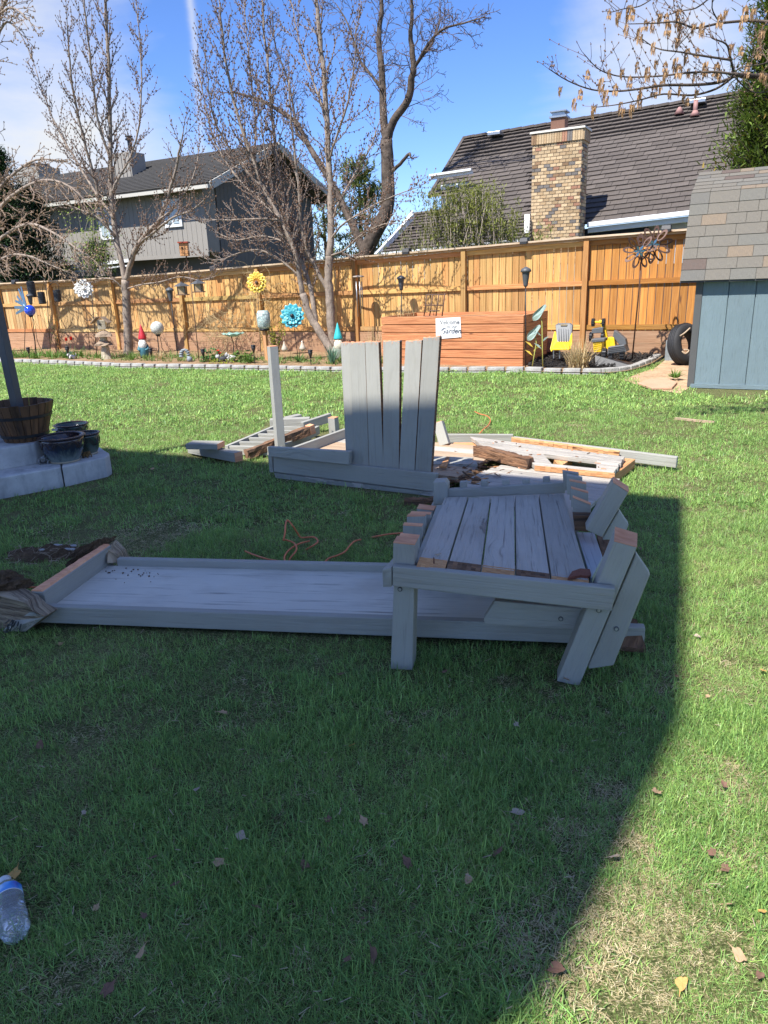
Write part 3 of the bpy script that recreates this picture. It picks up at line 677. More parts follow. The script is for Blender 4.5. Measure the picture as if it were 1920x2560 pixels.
# back rail of the left half
fl2 = thing('broken_floor', 'broken floor section of bare and grey boards between the upright wall and the far panel', 'floor panel', PZ(1180, 1140))
q = MB(); q.beam(PZ(1094, 1096, .07), PZ(1283, 1097, .07), .035, .085); obj('back_rail', q, M['paint'], fl2, bevel=.003)
hz('bare_strip', [(1090, 1106), (1262, 1106), (1258, 1114), (1090, 1114)], .085, .02, 'rawo', fl2)
hz('bare_board', [(1085, 1115), (1252, 1114), (1225, 1138), (1085, 1134)], .09, .02, 'rawp', fl2)
hz('floorboard', [(1080, 1128), (1190, 1134), (1188, 1143), (1080, 1139)], .10, .03, 'paint_worn', fl2)
hz('floorboard', [(1076, 1140), (1183, 1143), (1180, 1150), (1076, 1149)], .115, .04, 'paint', fl2)
hz('floorboard', [(1076, 1150), (1190, 1150), (1194, 1160), (1076, 1160)], .11, .06, 'paint', fl2)
hz('floorboard', [(1074, 1163), (1192, 1163), (1184, 1180), (1074, 1178)], .09, .05, 'grayw', fl2)
hz('cross_batten', [(1116, 1141), (1124, 1142), (1116, 1166), (1098, 1165)], .135, .015, 'rawo', fl2)
foot([(1070, 1190), (1200, 1190), (1290, 1150), (1290, 1090), (1090, 1090)])
# pale panel in front
pp_ = thing('wall_board_panel', 'pale grey board panel with a rotted left tip lying across the debris behind the bench', 'board panel', PZ(1350, 1200))
zz = .085; pa, pb_ = PZ(1196, 1183, zz), PZ(1520, 1224, zz); pc, pdd = PZ(1238, 1160, zz), PZ(1545, 1200, zz)
for i in range(3):
    t0, t1 = i/3+.01, (i+1)/3-.01; l0 = [0, .02, .05][i]
    base_n = pa+(pb_-pa)*0
    dd_ = (pc-pa)*1.0
    q = MB(); lo = [pa+(pb_-pa)*l0-dd_*(1-t0)*1.0+Vector((.03, -.02, 0))*0, pb_-dd_*(1-t0), pb_-dd_*(1-t1), pa+(pb_-pa)*l0-dd_*(1-t1)]
    lo = [p+dd_*1.0-Z*.034 for p in lo]; q.box8(lo+[p+Z*.034 for p in lo]); obj('board', q, M['paint_worn'], pp_, bevel=.003)
q = MB(); q.box8([pa-dd_*.9-Z*.03, pb_-dd_*.9-Z*.03, pb_-dd_*.02-Z*.03, pa-dd_*.02-Z*.03, pa-dd_*.9, pb_-dd_*.9, pb_-dd_*.02, pa-dd_*.02]); obj('board', q, M['paint_worn'], pp_, bevel=.003)
q = MB(); q.box8([pa-dd_*1.8-Z*.03+(pb_-pa)*.12, pb_-dd_*1.8-Z*.03, pb_-dd_*.93-Z*.03, pa-dd_*.93-Z*.03, pa-dd_*1.8+(pb_-pa)*.12, pb_-dd_*1.8, pb_-dd_*.93, pa-dd_*.93]); obj('board', q, M['paint_worn'], pp_, bevel=.003)
q = MB(); q.beam(pa+Z*-.07, pb_-Z*.07, .05, .06); obj('underside_batten', q, M['rot'], pp_)
foot([(1190, 1230), (1530, 1250), (1545, 1195), (1238, 1155)])
# loose beams
def loose(name, a, b, w, h, mat, label, cat, cut=None, bevel=.004, cutend='b', ends=None):
    q = MB(); q.beam(a, b, w, h); o = obj(name, q, M[mat], bevel=bevel); tag(o, label, cat)
    if cut:
        d = (b-a).normalized(); e = b if cutend == 'b' else a; s_ = d if cutend == 'b' else -d
        q = MB(); q.beam(e+s_*.0005, e+s_*.0035, w*.97, h*.97); obj('sawn_face', q, M[cut], o); 
    return o
def rot_beam(name, a, b, w, h, label, seed, cut=False):
    a, b = Vector(a), Vector(b); root = thing(name, label, 'beam', a)
    d = (b-a).normalized(); sd = d.cross(Z).normalized(); up = sd.cross(d); L_ = (b-a).length; k = 22; m_ = 12; q = MB(); vs = []; fs = []; uvs = []
    for i in range(k+1):
        t = i/k; c = a+d*(L_*t+ (0 if 0 < i < k else 0))
        for j in range(m_):
            an = 2*math.pi*(j+.5)/m_; cx, cy = math.cos(an), math.sin(an); s_ = max(abs(cx), abs(cy)); x, y = cx/s_, cy/s_
            p = c+sd*(x*w/2)+up*(y*h/2); nn_ = noise.noise(Vector((t*7, j*.9, seed)))*.012+noise.noise(Vector((t*3, j*2.1, seed+5)))*.014; dd2 = (0 if 2 < i < k-1 else .02*noise.noise(Vector((j*1.3, i, seed))))
            vs.append(p-(sd*x+up*y)*abs(nn_)+d*dd2)
    for i in range(k):
        for j in range(m_):
            j2 = (j+1) % m_; fs.append((i*m_+j, i*m_+j2, (i+1)*m_+j2, (i+1)*m_+j)); uvs.append([(i/k*L_, j*.03), (i/k*L_, j*.03+.03), ((i+1)/k*L_, j*.03+.03), ((i+1)/k*L_, j*.03)])
    fs.append(tuple(range(m_-1, -1, -1))); uvs.append([(0, 0)]*m_); fs.append(tuple(k*m_+j for j in range(m_))); uvs.append([(0, 0)]*m_)
    q.add(vs, fs, uvs); obj('rotten_timber', q, M['rot'], root)
    if cut: q = MB(); q.beam(b-d*.01, b+d*.05, w*1.02, h*1.02); obj('sawn_end', q, M['cut'], root, bevel=.003)
    return root
rot_beam('rotten_beam', PZ(1192, 1125, .15), PZ(1325, 1158, .13), .085, .085, 'dark rotten square beam lying slantwise on the floor debris right of the upright wall', 3)
rot_beam('rotten_beam', PZ(616, 1136, .06), PZ(772, 1075, .17), .075, .085, 'brown rotten beam with an orange sawn end leaning left of the upright boards', 8, True)
rot_beam('rotten_beam', PZ(1012, 1254, .02), PZ(1088, 1252, .03), .07, .045, 'short rotten offcut lying on the grass behind the left bench stubs', 12)
# splinter heap
sh = thing('splinter_heap', 'heap of torn rotten splinters at the right foot of the upright wall', 'debris', PZ(1150, 1200)); q = MB(); q2 = MB()
for k in range(330):
    c = PZ(rnd.triangular(1090, 1270, 1150), rnd.triangular(1112, 1214, 1200), .03+rnd.random()*.07); d = Vector((rnd.gauss(.9, .3), rnd.gauss(-.25, .35), rnd.gauss(0, .18))).normalized(); l_ = rnd.uniform(.03, .13)
    (q if k % 3 else q2).beam(c-d*l_*.5, c+d*l_*.5, rnd.uniform(.004, .018), rnd.uniform(.003, .012), w2=.002, h2=.002)
obj('dark_splinter', q, M['rot'], sh, kind='stuff'); obj('pale_splinter', q2, M['rawo'], sh, kind='stuff')
q = MB(); q.prism([PZ(1170, 1196, .09), PZ(1245, 1214, .07), PZ(1200, 1212, .05), PZ(1165, 1206, .06)], Z*.012); obj('torn_board', q, M['rot'], sh)
for k in range(26):      # chips on the boards
    x, y = rnd.choice([(rnd.uniform(1220, 1330), rnd.uniform(1100, 1150)), (rnd.uniform(1290, 1540), rnd.uniform(1115, 1175))]); c = PZ(x, y, z1+.004); q = MB(); an = rnd.random()*3.14; d = Vector((math.cos(an), math.sin(an), .05)); l_ = rnd.uniform(.008, .022)
    q.beam(c-d*l_, c+d*l_, rnd.uniform(.004, .012), .004); tag(obj('wood_chip', q, M['rot'] if k % 2 else M['cut']), 'small wood chip lying on the far floor panel', 'wood chip', 'wood chips on the far floor panel')
# leaning stub right of the boards
q = MB(); a, b = PZ(1113, 1112, .10), PY(1096, 1056, PZ(1113, 1112, .10).y+.06); q.beam(a, b, .085, .075, up=Vector((.3, 1, 0))); st = obj('post_stub', q, M['paint'], bevel=.004); tag(st, 'leaning grey post stub with a yellow sawn top just right of the upright boards', 'post')
d = (b-a).normalized(); q = MB(); q.beam(b+d*.0006, b+d*.004, .082, .072, up=Vector((.3, 1, 0))); obj('sawn_face', q, M['cut'], st)
q = MB(); q.beam(a-d*.03, a-d*.001, .07, .06, up=Vector((.3, 1, 0))); obj('rotten_foot', q, M['rot'], st)
# stub left of boards
a = PZ(836, 1082, .10); b = PY(833, 1044, a.y); q = MB(); q.beam(a, b, .075, .08, up=V); st = obj('post_stub', q, M['paint'], bevel=.004); tag(st, 'short upright post stub with an orange sawn top behind the rotten beam', 'post')
q = MB(); q.beam(b+Z*.0006, b+Z*.004, .074, .079, up=V); obj('sawn_face', q, M['cut'], st)
loose('grey_beam', PZ(756, 1066, .10), PZ(826, 1043, .14), .05, .09, 'paint', 'grey beam running back to the upright post stub behind the rotten beam', 'beam')
loose('grey_post', PZ(478, 1120, .06), PZ(606, 1150, .045)+Vector((-.03, 0, .03)), .085, .085, 'paint', 'grey square post with an orange sawn end pointing at the camera on the left grass', 'post', 'cut')
loose('grey_post', PZ(474, 1112, .15), PZ(552, 1113, .15), .15, .05, 'paint', 'grey plank with a pink sawn end lying on top of the leftmost post', 'plank', 'cut')
foot([(460, 1140), (480, 1150), (610, 1165), (610, 1120), (470, 1110)])
# toppled railing with slats
ra = thing('railing_section', 'toppled ladder-like grey railing section lying on the lawn left of the corner post', 'railing', PZ(620, 1115))
rA, rB = PZ(566, 1116, .10), PZ(690, 1064, .11); rC, rD = PZ(700, 1118, .10), PZ(795, 1066, .11)
q = MB(); q.beam(rA-Z*.035, rB-Z*.035, .035, .085); obj('long_rail', q, M['paint'], ra, bevel=.003)
q = MB(); q.beam(rC-Z*.035, rD-Z*.035, .035, .085); obj('long_rail', q, M['paint'], ra, bevel=.003)
for k in range(6):
    t = k/5.4+.03; a, b = rA.lerp(rB, t), rC.lerp(rD, t); q = MB(); q.beam(a-Z*.04, b-Z*.04, .036, .080); obj('slat', q, M['paint'], ra, bevel=.002)
q = MB(); q.beam(PZ(676, 1058, .12), PZ(775, 1054, .12), .09, .09); obj('end_post', q, M['paint'], ra, bevel=.004)
q = MB(); q.beam(PZ(715, 1050, .12), PZ(750, 1042, .13), .09, .06); obj('end_block', q, M['paint'], ra, bevel=.004)
foot([(560, 1125), (700, 1125), (800, 1070), (790, 1045), (675, 1060)])
q = MB(); q.beam(PZ(1688, 1046, .02), PZ(1786, 1056, .02), .035, .02); tag(obj('wood_strip', q, M['rawp']), 'narrow bare wood strip lying on the sunlit lawn at right', 'wood strip')

# ================================================================== extension cords
M['cord'] = plain('orange_cord', (.62, .17, .07), .5, var=.2, scale=30)
def cz(l): return [(400+x/2.37, 1280+y/2.37, z) for x, y, z in l]
def cord(lst, label):
    pts = cat_rom([PZ(*p) for p in lst], 6); q = MB(); q.tube(pts, .0052, .0052, 8); tag(obj('extension_cord', q, M['cord'], smooth=True), label, 'cord')
cord(cz([(505, 232, .03), (560, 255, .035), (640, 280, .04), (705, 290, .02), (760, 300, .0), (770, 275, .02), (808, 225, .045), (795, 185, .045), (745, 165, .05), (733, 165, .07), (741, 120, .11), (745, 70, .14), (756, 48, .15), (785, 80, .12), (815, 125, .06), (835, 150, .03), (870, 150, .03), (915, 150, .035), (935, 175, .035), (905, 200, .03), (860, 225, .0)]), 'looped orange extension cord rising from the shaded grass behind the tabletop')
cord(cz([(885, 172, .025), (820, 190, .035), (765, 225, .04), (738, 265, .045), (745, 295, .04), (782, 320, .03), (830, 335, .0)]), 'orange cord strand curling under the raised loop towards the tabletop')
cord(cz([(970, 305, .02), (1000, 275, .03), (1050, 258, .035), (1095, 235, .035), (1120, 205, .035), (1150, 175, .035), (1190, 163, .03)]), 'orange cord strand with a knot crossing the grass left of the bench')
cord(cz([(1250, 150, .0), (1290, 143, .03), (1350, 132, .035), (1435, 124, .04), (1500, 120, .03)]), 'orange cord end disappearing under the bench stubs')
cord(cz([(60, 300, .02), (130, 303, .03), (200, 299, .03), (280, 301, .025), (400, 295, .0), (480, 285, .028), (520, 290, .0)]), 'orange cord piece lying low in the grass behind the tabletop middle')
cord([(40, 1480, .03), (60, 1470, .03), (84, 1468, .03), (110, 1470, .01)], 'orange cord bit beside the tabletop end board')
cord([(1187, 1029, .03), (1200, 1035, .03), (1218, 1040, .03), (1226, 1050, .03), (1221, 1063, .03), (1208, 1074, .03), (1195, 1088, .01)], 'pale orange cord snaking over sunlit grass behind the broken floor')
# ================================================================== patio steps, barrel, pots
M['conc'] = None
def conc_mat():
    m, t, b, o = newmat('stained_concrete'); q = NB(t); tc = q.n('ShaderNodeTexCoord'); v = tc.outputs['Object']
    a = q.noise(v, 5, 7, .65); c = q.noise(v, 60, 5, .6); s = q.noise(q.mapping(v, (7, 7, 1.2)), 1.5, 5, .6)
    base = q.mix(q.ramp(a, [(.35, 0.0), (.65, 1.0)]), (.40, .40, .39), (.58, .58, .56)); base = q.mix(q.ramp(s, [(.5, 0.0), (.75, .65)]), base, (.13, .14, .15)); base = q.mix(q.ramp(c, [(.62, 0.0), (.75, .4)]), base, (.14, .14, .14))
    q.l(base, b.inputs['Base Color']); q.l(q.bump(c, .4, .006), b.inputs['Normal']); setv(b, rough=.9, spec=.2); return m
M['conc'] = conc_mat()
steps = thing('patio_steps', 'two curved grey concrete patio steps with a control joint at the left edge', 'steps', PZ(100, 1200))
def slab(px, z0, z1, name, extra=None):
    q = MB(); P = [PZ(x, y, z1) for x, y in px]; P = [Vector((p.x, p.y, z0)) for p in P]; q.prism(P, Z*(z1-z0)); return obj(name, q, M['conc'], steps, bevel=.012)
slab([(-900, 1340), (0, 1194), (151, 1167.5), (160, 1090), (0, 1085), (-900, 1200)], -.05, .17, 'lower_step')
slab([(154, 1167), (262, 1143), (272, 1137), (273, 1132), (262, 1126), (240, 1110), (163, 1090)], -.05, .17, 'lower_step')
slab([(-900, 1235), (0, 1121), (86, 1107.5), (110, 1100), (116, 1090), (96, 1078), (0, 1076), (-900, 1120)], .165, .34, 'upper_step')
foot([(-900, 1430), (0, 1256), (159, 1222), (283, 1198), (280, 1150), (180, 1095), (-900, 1240)])
# barrel
bc = PZ(66, 1098, .34); bar = thing('barrel_planter', 'half-barrel wooden planter with dark charred staves and a black hoop on the upper step', 'planter', bc)
H_ = .31; r0, r1 = .165, .262; ns = 22
for k in range(ns):
    a0, a1 = 2*math.pi*(k+.04)/ns, 2*math.pi*(k+.96)/ns; q = MB(); off = rnd.uniform(-.002, .002)
    pt = lambda a, r, z: Vector(((r+off)*math.cos(a), (r+off)*math.sin(a), z))
    top = H_+rnd.uniform(-.006, .006)
    q.box8([pt(a0, r0, 0), pt(a1, r0, 0), pt(a1, r0-.018, 0), pt(a0, r0-.018, 0), pt(a0, r1, top), pt(a1, r1, top), pt(a1, r1-.018, top), pt(a0, r1-.018, top)])
    q.uv = [[(b[1], b[0]) for b in u] for u in q.uv]
    obj('stave', q, M['barrel'], bar, local=True)
for z in (.05, .205):
    r = r0+(r1-r0)*z/H_+.003; q = MB(); q.lathe([(r-.003, z-.012), (r+.003, z-.012), (r+.0045, z+.012), (r-.003, z+.012)], n=40, cap=False); obj('hoop', q, M['black'], bar, smooth=False, local=True)
q = MB(); q.lathe([(.001, .2), (.22, .2)], n=24); obj('potting_soil', q, M['clod'], bar, local=True)
ppb = bc+Vector((-.02, .0, .2)); topp = PY(18, 690, ppb.y+.02); dd_ = (topp-ppb).normalized()
q = MB(); q.beam(ppb, ppb+Z*1.75+Vector((-.035, 0, 0)), .070, .070, up=Vector((.35, 1, 0))); tag(obj('post', q, M['darkgrey'], bevel=.004), 'tall dark grey square post standing in the half-barrel planter', 'post')
def glaze(name, c1, c2, c3):
    m, t, b, o = newmat(name); q = NB(t); tc = q.n('ShaderNodeTexCoord'); v = tc.outputs['Object']; s = q.n('ShaderNodeSeparateXYZ'); q.l(v, s.inputs[0])
    a = q.noise(q.mapping(v, (20, 20, 4)), 1.5, 4, .6); h = q.math('ADD', q.math('MULTIPLY', s.outputs[2], 4.0), q.math('MULTIPLY', q.math('SUBTRACT', a, .5), .7))
    base = q.ramp(h, [(.12, c3), (.45, c2), (.85, c1)]); q.l(base, b.inputs['Base Color']); setv(b, rough=.18, coat=.6); q.l(q.bump(a, .1, .01), b.inputs['Normal']); return m
M['glz1'] = glaze('blue_brown_glaze', (.035, .018, .015), (.018, .028, .055), (.16, .20, .19)); M['glz2'] = glaze('green_glaze', (.02, .04, .028), (.03, .055, .045), (.10, .12, .09)); M['rim'] = plain('dark_glazed_rim', (.05, .032, .028), .25)
M['foot'] = plain('unglazed_foot', (.35, .30, .22), .8)
def pot(loc, r, h, mat, label, arches=9, tag_=False):
    t = thing('ceramic_pot', label, 'pot', loc)
    q = MB(); q.lathe([(r*.60, 0), (r*.62, .01), (r*.78, h*.3), (r*.90, h*.6), (r*.92, h*.85), (r*.90, h*.93), (r*.84, h*.93), (r*.80, h*.5), (r*.55, .03)], n=48); obj('body', q, mat, t, smooth=True, local=True)
    q = MB(); q.lathe([(r*.84, h*.93), (r*.92, h*.92), (r*1.0, h*.95), (r*1.01, h*.98), (r*.98, h), (r*.90, h), (r*.84, h*.96)], n=48, cap=False); obj('rim', q, M['rim'], t, smooth=True, local=True)
    q = MB(); q.lathe([(r*.58, .0), (r*.635, .0), (r*.645, .016), (r*.60, .016)], n=40); obj('foot_ring', q, M['foot'], t, smooth=True, local=True)
    q = MB(); q.lathe([(.001, h*.62), (r*.84, h*.62)], n=24); obj('soil', q, M['clod'], t, local=True)
    rr = lambda z: r*(.78+(.90-.78)*(z-h*.3)/(h*.3)) if z < h*.6 else r*(.90+.02*(z-h*.6)/(h*.25))
    for k in range(arches):
        a0 = 2*math.pi*k/arches
        for s_ in ((0, .18) if arches > 8 else (0, .1, .2)):
            pts = []
            for j in range(9):
                u_ = j/8; z = h*(.56+.30*math.sin(math.pi*u_)*(1-s_)) if arches > 8 else h*(.45+(.38-s_*.9)*math.sin(math.pi*u_)); a = a0+(u_-.5)*2*math.pi/arches*(1-s_*1.6); pts.append(Vector(((rr(z)+.001)*math.cos(a), (rr(z)+.001)*math.sin(a), z)))
            q = MB(); q.tube(pts, .0028, .0028, 5); obj('arch_relief', q, M['rim'], t, smooth=True, local=True)
    return t
p1 = pot(PZ(164, 1152, .17), .185, .215, M['glz1'], 'blue and brown glazed pot with arch relief, front of the three on the step')
q = MB(); q.prism([PZ(129, 1077, .375), PZ(143, 1077, .375), PZ(143, 1072, .39), PZ(129, 1072, .39)], (0, .001, 0)); 
o = obj('price_label', q, M['white'], p1)
pot(PZ(222, 1134, .17), .118, .185, M['glz2'], 'green glazed pot with wave relief at the right end of the step', 6)
pot(PZ(184, 1098, .17), .155, .15, M['glz2'], 'wide green pot with a low rim behind the other two pots', 9)
def frog(loc, s, rz, c1, c2, label, name):
    t = thing(name, label, 'figurine', loc, rz); m = dirt_mat(name+'_paint', c1, c2, 45, .7); q = MB()
    q.sphere((0, 0, .42*s), .42*s, 16, 10, sz=(1.15, .95, .8)); q.sphere((.42*s, 0, .62*s), .26*s, 14, 8, sz=(1.1, 1.1, .75))
    obj('body', q, m, t, smooth=True, local=True)
    for sy in (-1, 1):
        q = MB(); q.sphere((.50*s, .14*s*sy, .82*s), .09*s, 10, 8); e = obj('eye', q, m, t, smooth=True, local=True); q = MB(); q.sphere((.57*s, .15*s*sy, .84*s), .04*s, 8, 6); obj('pupil', q, M['blackp'], e, smooth=True, local=True)
        q = MB(); q.tube(cat_rom([(.25*s, .30*s*sy, .5*s), (.42*s, .42*s*sy, .3*s), (.48*s, .34*s*sy, .05*s), (.62*s, .38*s*sy, .03*s)], 3), .10*s, .05*s, 8); obj('foreleg', q, m, t, smooth=True, local=True)
        q = MB(); q.tube(cat_rom([(-.2*s, .35*s*sy, .4*s), (.02*s, .52*s*sy, .38*s), (-.25*s, .50*s*sy, .08*s), (.05*s, .56*s*sy, .03*s)], 3), .14*s, .06*s, 8); obj('hind_leg', q, m, t, smooth=True, local=True)
frog(PZ(112, 1158, .17), .085, R(-75), (.05, .05, .05), (.55, .55, .55), 'black and white patterned turtle-like figurine in front of the blue pot', 'turtle_figurine')
frog(PZ(217, 1143, .17), .062, R(-20), (.10, .05, .02), (.42, .27, .12), 'small brown frog figurine between the two front pots', 'frog_figurine')
# black patio table corner at the very left
tb = thing('side_table', 'black slatted patio side table with crossed legs cut by the left picture edge', 'table', PZ(-70, 1100, .34))
q = MB(); c = PZ(-70, 1100, .34); q.box(c+Z*.62, (.42, .42, .03)); obj('tabletop', q, M['black'], tb, bevel=.004)
for sx in (-1, 1):
    for sy in (-1, 1): q = MB(); q.beam(c+Vector((-.17*sx, .17*sy, 0)), c+Vector((.17*sx, .17*sy, .6)), .03, .03); obj('leg', q, M['black'], tb)
# water bottle
def bottle():
    b0, b1 = PZ(40, 2337, .034), PZ(12, 2206, .034); t = thing('water_bottle', 'crumpled clear plastic water bottle with a blue label band lying on the shaded grass', 'bottle', b0)
    d = (b1-b0).normalized(); b1 = b0+d*.205; x = d.cross(Z).normalized(); y = x.cross(d)
    def lat(prof, n=36, crump=0):
        q = MB(); vs = []
        for r, s in prof:
            for k in range(n):
                a = 2*math.pi*k/n; rr = r*(1+crump*noise.noise(Vector((math.cos(a)*2, math.sin(a)*2, s*40)))); vs.append(b0+d*s+x*(rr*math.cos(a))+y*(rr*math.sin(a)))
        fs = []
        for i in range(len(prof)-1):
            for k in range(n): k2 = (k+1) % n; fs.append((i*n+k, (i+1)*n+k, (i+1)*n+k2, i*n+k2))
        q.add(vs, fs); return q
    prof = [(.004, .010), (.020, .002), (.029, .004), (.033, .012)]
    for k in range(34):
        s = .016+k*.0032; prof.append((.0335+.0014*math.sin(k*1.6)-(.0022 if 12 < k < 18 else 0), s))
    prof[0] = (.0005, .012); prof += [(.034, .126), (.0338, .150), (.031, .162), (.024, .176), (.015, .186), (.0135, .190)]
    m, t_, b, o_ = newmat('clear_plastic'); setv(b, rough=.08, ior=1.33, trans=.82); b.inputs['Base Color'].default_value = (.93, .96, 1, 1)
    obj('body', lat(prof, 36, .10), m, t, smooth=True)
    q = lat([(.0352, .124), (.0352, .152)], 36, .05); ml = newmat('blue_label'); nbb = NB(ml[1]); tcc = nbb.n('ShaderNodeTexCoord'); nz = nbb.noise(tcc.outputs['Object'], 16, 2)
    nbb.l(nbb.ramp(nz, [(.38, (.55, .75, .92)), (.5, (.06, .30, .75)), (.62, (.02, .10, .50))]), ml[2].inputs['Base Color']); setv(ml[2], rough=.3); obj('label_band', q, ml[0], t, smooth=True)
    q = lat([(.0353, .121), (.0353, .1245)], 36, .05); obj('label_edge', q, M['white'], t, smooth=True)
    q = lat([(.0158, .186), (.0162, .188), (.0162, .203), (.014, .205), (.0005, .205)], 24); obj('cap', q, plain('milky_cap', (.62, .66, .70), .35, var=.03), t, smooth=True)
bottle()
foot([(-20, 2340), (66, 2330), (66, 2230), (30, 2200), (-20, 2200)])

# ================================================================== fence
U0, U1 = -21.5, 3.2
_tp = [(-18.2, 1.81), (-13.93, 1.79), (-10.18, 1.86), (-7.74, 1.95), (-5.25, 2.02), (-2.98, 2.08), (-1.48, 2.11)]
def ftop(u):
    return 1.80+max(0, min(1, (u+14)/12.5))*.31
fence = thing('wooden_fence', 'long cedar picket fence with cap rail, posts and orange base boards behind the garden bed', 'fence', W(-8, FV))
ub = MB(); ub.box8([(0, 0, 0), (1, 0, 0), (1, 1, 0), (0, 1, 0), (0, 0, 1), (1, 0, 1), (1, 1, 1), (0, 1, 1)])
ub.uv = [[(b[1], b[0]) for b in u] for u in ub.uv]        # grain up
def fcol(u, k=1.0):
    t = max(0, min(1, (u+4.2)/1.6)); a = Vector((.74, .46, .17)); b = Vector((.64, .29, .07)); l = Vector((.72, .50, .24))
    tl = max(0, min(1, (-10-u)/6)); c = a.lerp(b, t).lerp(l, tl)
    if rnd.random() < .28 and t < .5: c = c.lerp(Vector((.64, .32, .11)), rnd.uniform(.3, .95))
    return tuple(c*k*rnd.uniform(.62, 1.14))
pm = [mesh(ub, M['fence'], name='picket')]
def unit_box_mesh(w, d, h, mat, along='z', bv=0):
    q = MB(); q.box8([(0, 0, 0), (w, 0, 0), (w, d, 0), (0, d, 0), (0, 0, h), (w, 0, h), (w, d, h), (0, d, h)])
    if along == 'z': q.uv = [[(b[1], b[0]) for b in u] for u in q.uv]
    return mesh(q, mat, name='piece')
PKW = .128
pkm = unit_box_mesh(PKW-.011, .016, 1.0, M['fence'])
u = U0; n = 0
while u < U1:
    h = ftop(u)-.075-.42; piece('picket', pkm, fence, W(u, FV+.05+rnd.uniform(0, .004), .42), (U, V, Z), (1, 1, h), fcol(u)); u += PKW; n += 1
posts = [-3.02+2.40*k for k in (2, 1, 0)]+[-3.02-2.42*k for k in range(1, 8)]
posts = sorted([PF(1463, 700, FV).dot(U), PF(1160, 700, FV).dot(U), PF(890, 740, FV).dot(U), PF(650, 760, FV).dot(U), PF(457, 760, FV).dot(U), PF(285, 760, FV).dot(U), PF(128, 740, FV).dot(U), PF(6, 780, FV).dot(U), -20.4]+[-.55, 1.9])
postm = unit_box_mesh(.088, .088, 1.0, M['fence'])
for p in posts: piece('fence_post', postm, fence, W(p-.044, FV-.055, 0), (U, V, Z), (1, 1, ftop(p)-.03), tuple(x*.93 for x in fcol(-6)))
def rail(u0, u1, v, z0, z1, h, d, name, mat='fence', col=None):
    q = MB(); a, b = W(u0, v, z0), W(u1, v, z1); q.box8([a, b, b+V*d, a+V*d, a+Z*h, b+Z*h, b+V*d+Z*h, a+V*d+Z*h]); o = obj(name, q, M[mat], fence)
    o.color = (*(col or fcol((u0+u1)/2)), 1); return o
for i in range(len(posts)-1):
    a, b = posts[i]+.046, posts[i+1]-.046; ca = fcol((a+b)/2)
    for (f0, h, nm) in ((lambda t: t-.155, .085, 'top_rail'), (lambda t: .56+(t-.1)*.30+.10, .085, 'middle_rail'), (lambda t: .47+.02, .085, 'bottom_rail')):
        rail(a, b, FV+.010, f0(ftop(a)), f0(ftop(b)), h, .036, nm, col=tuple(x*rnd.uniform(.95, 1.15) for x in fcol((a+b)/2)))
    rail(a, b, FV-.01, .26, .26, .205, .038, 'base_board', 'rotboard'); rail(a, b, FV-.012, .045, .045, .21, .038, 'base_board', 'rotboard')
    rail(posts[i]+.001, posts[i+1]-.001, FV-.085, ftop(posts[i])-.028, ftop(posts[i+1])-.028, .032, .16, 'cap_board', col=(.62, .50, .36))
    rail(a, b, FV-.035, ftop(a)-.068, ftop(b)-.068, .038, .03, 'cap_trim', col=(.60, .42, .24))
# solar cap lights on the fence
def cap_light(px, py, label):
    p = PF(px, py, FV-.02); p.z = ftop(p.dot(U))+.004; t = thing('solar_cap_light', label, 'solar light', p, YA, 'black solar lights along the fence top')
    q = MB(); q.box8([(-.08, -.10, 0), (.08, -.10, 0), (.08, .06, 0), (-.08, .06, 0), (-.07, -.08, .06), (.07, -.08, .06), (.07, .05, .075), (-.07, .05, .075)]); obj('housing', q, M['blackp'], t, bevel=.006, local=True)
    q = MB(); q.box((0, -.085, -.02), (.13, .04, .05)); obj('lamp_front', q, M['blackp'], t, bevel=.004, local=True)
for a in ((1667, 568, 'black solar light on the fence top at the metal spinner'), (1312, 598, 'black solar light on the fence top above the planter right end'), (1018, 627, 'black solar light on the fence top by the budding shrub'), (760, 650, 'black solar light on the fence top behind the forked maple'), (536, 665, 'black solar light on the fence top near the hanging birdhouse'), (190, 694, 'black solar light on the fence top above the white metal flower'), (40, 706, 'black solar light on the fence top nearest the dark post')): cap_light(*a)

# edging stones
M['stone'] = dirt_mat('concrete_edging_stone', (.28, .27, .25), (.47, .46, .43), 45, .5)
edg = tag(thing('stone_edging', 'curving row of pale concrete edging stones between lawn and bed', 'edging', (0, 11, 0)), None)
dist = [0]; 
for i in range(len(curb)-1): dist.append(dist[-1]+(curb[i+1]-curb[i]).length)
def at_d(s):
    for i in range(len(curb)-1):
        if s <= dist[i+1] or i == len(curb)-2:
            t = (s-dist[i])/(dist[i+1]-dist[i]); return curb[i].lerp(curb[i+1], t), (curb[i+1]-curb[i]).normalized()
stm = []
for k in range(6):
    q = MB(); w = .29; j = lambda a: rnd.uniform(-a, a)
    q.box8([(0, 0, -.03), (w, 0, -.03), (w-.015, .16, -.03), (.015, .16, -.03), (.012+j(.004), .022+j(.006), .088+j(.005)), (w-.012+j(.004), .022+j(.006), .088+j(.005)), (w-.02, .15, .085+j(.005)), (.02, .15, .085+j(.005))]); stm.append(mesh(q, M['stone'], name='edging_stone'))
s = .0
while s < dist[-1]-.3:
    a, _ = at_d(s); b, _ = at_d(s+.30); d = (b-a).normalized(); o = piece('edging_stone', rnd.choice(stm), edg, a+Z*rnd.uniform(-.006, .006), (d, Z.cross(d), Z), (1.0+rnd.uniform(-.02, .03), 1, 1)); bev(o, .012, 2); s += .305

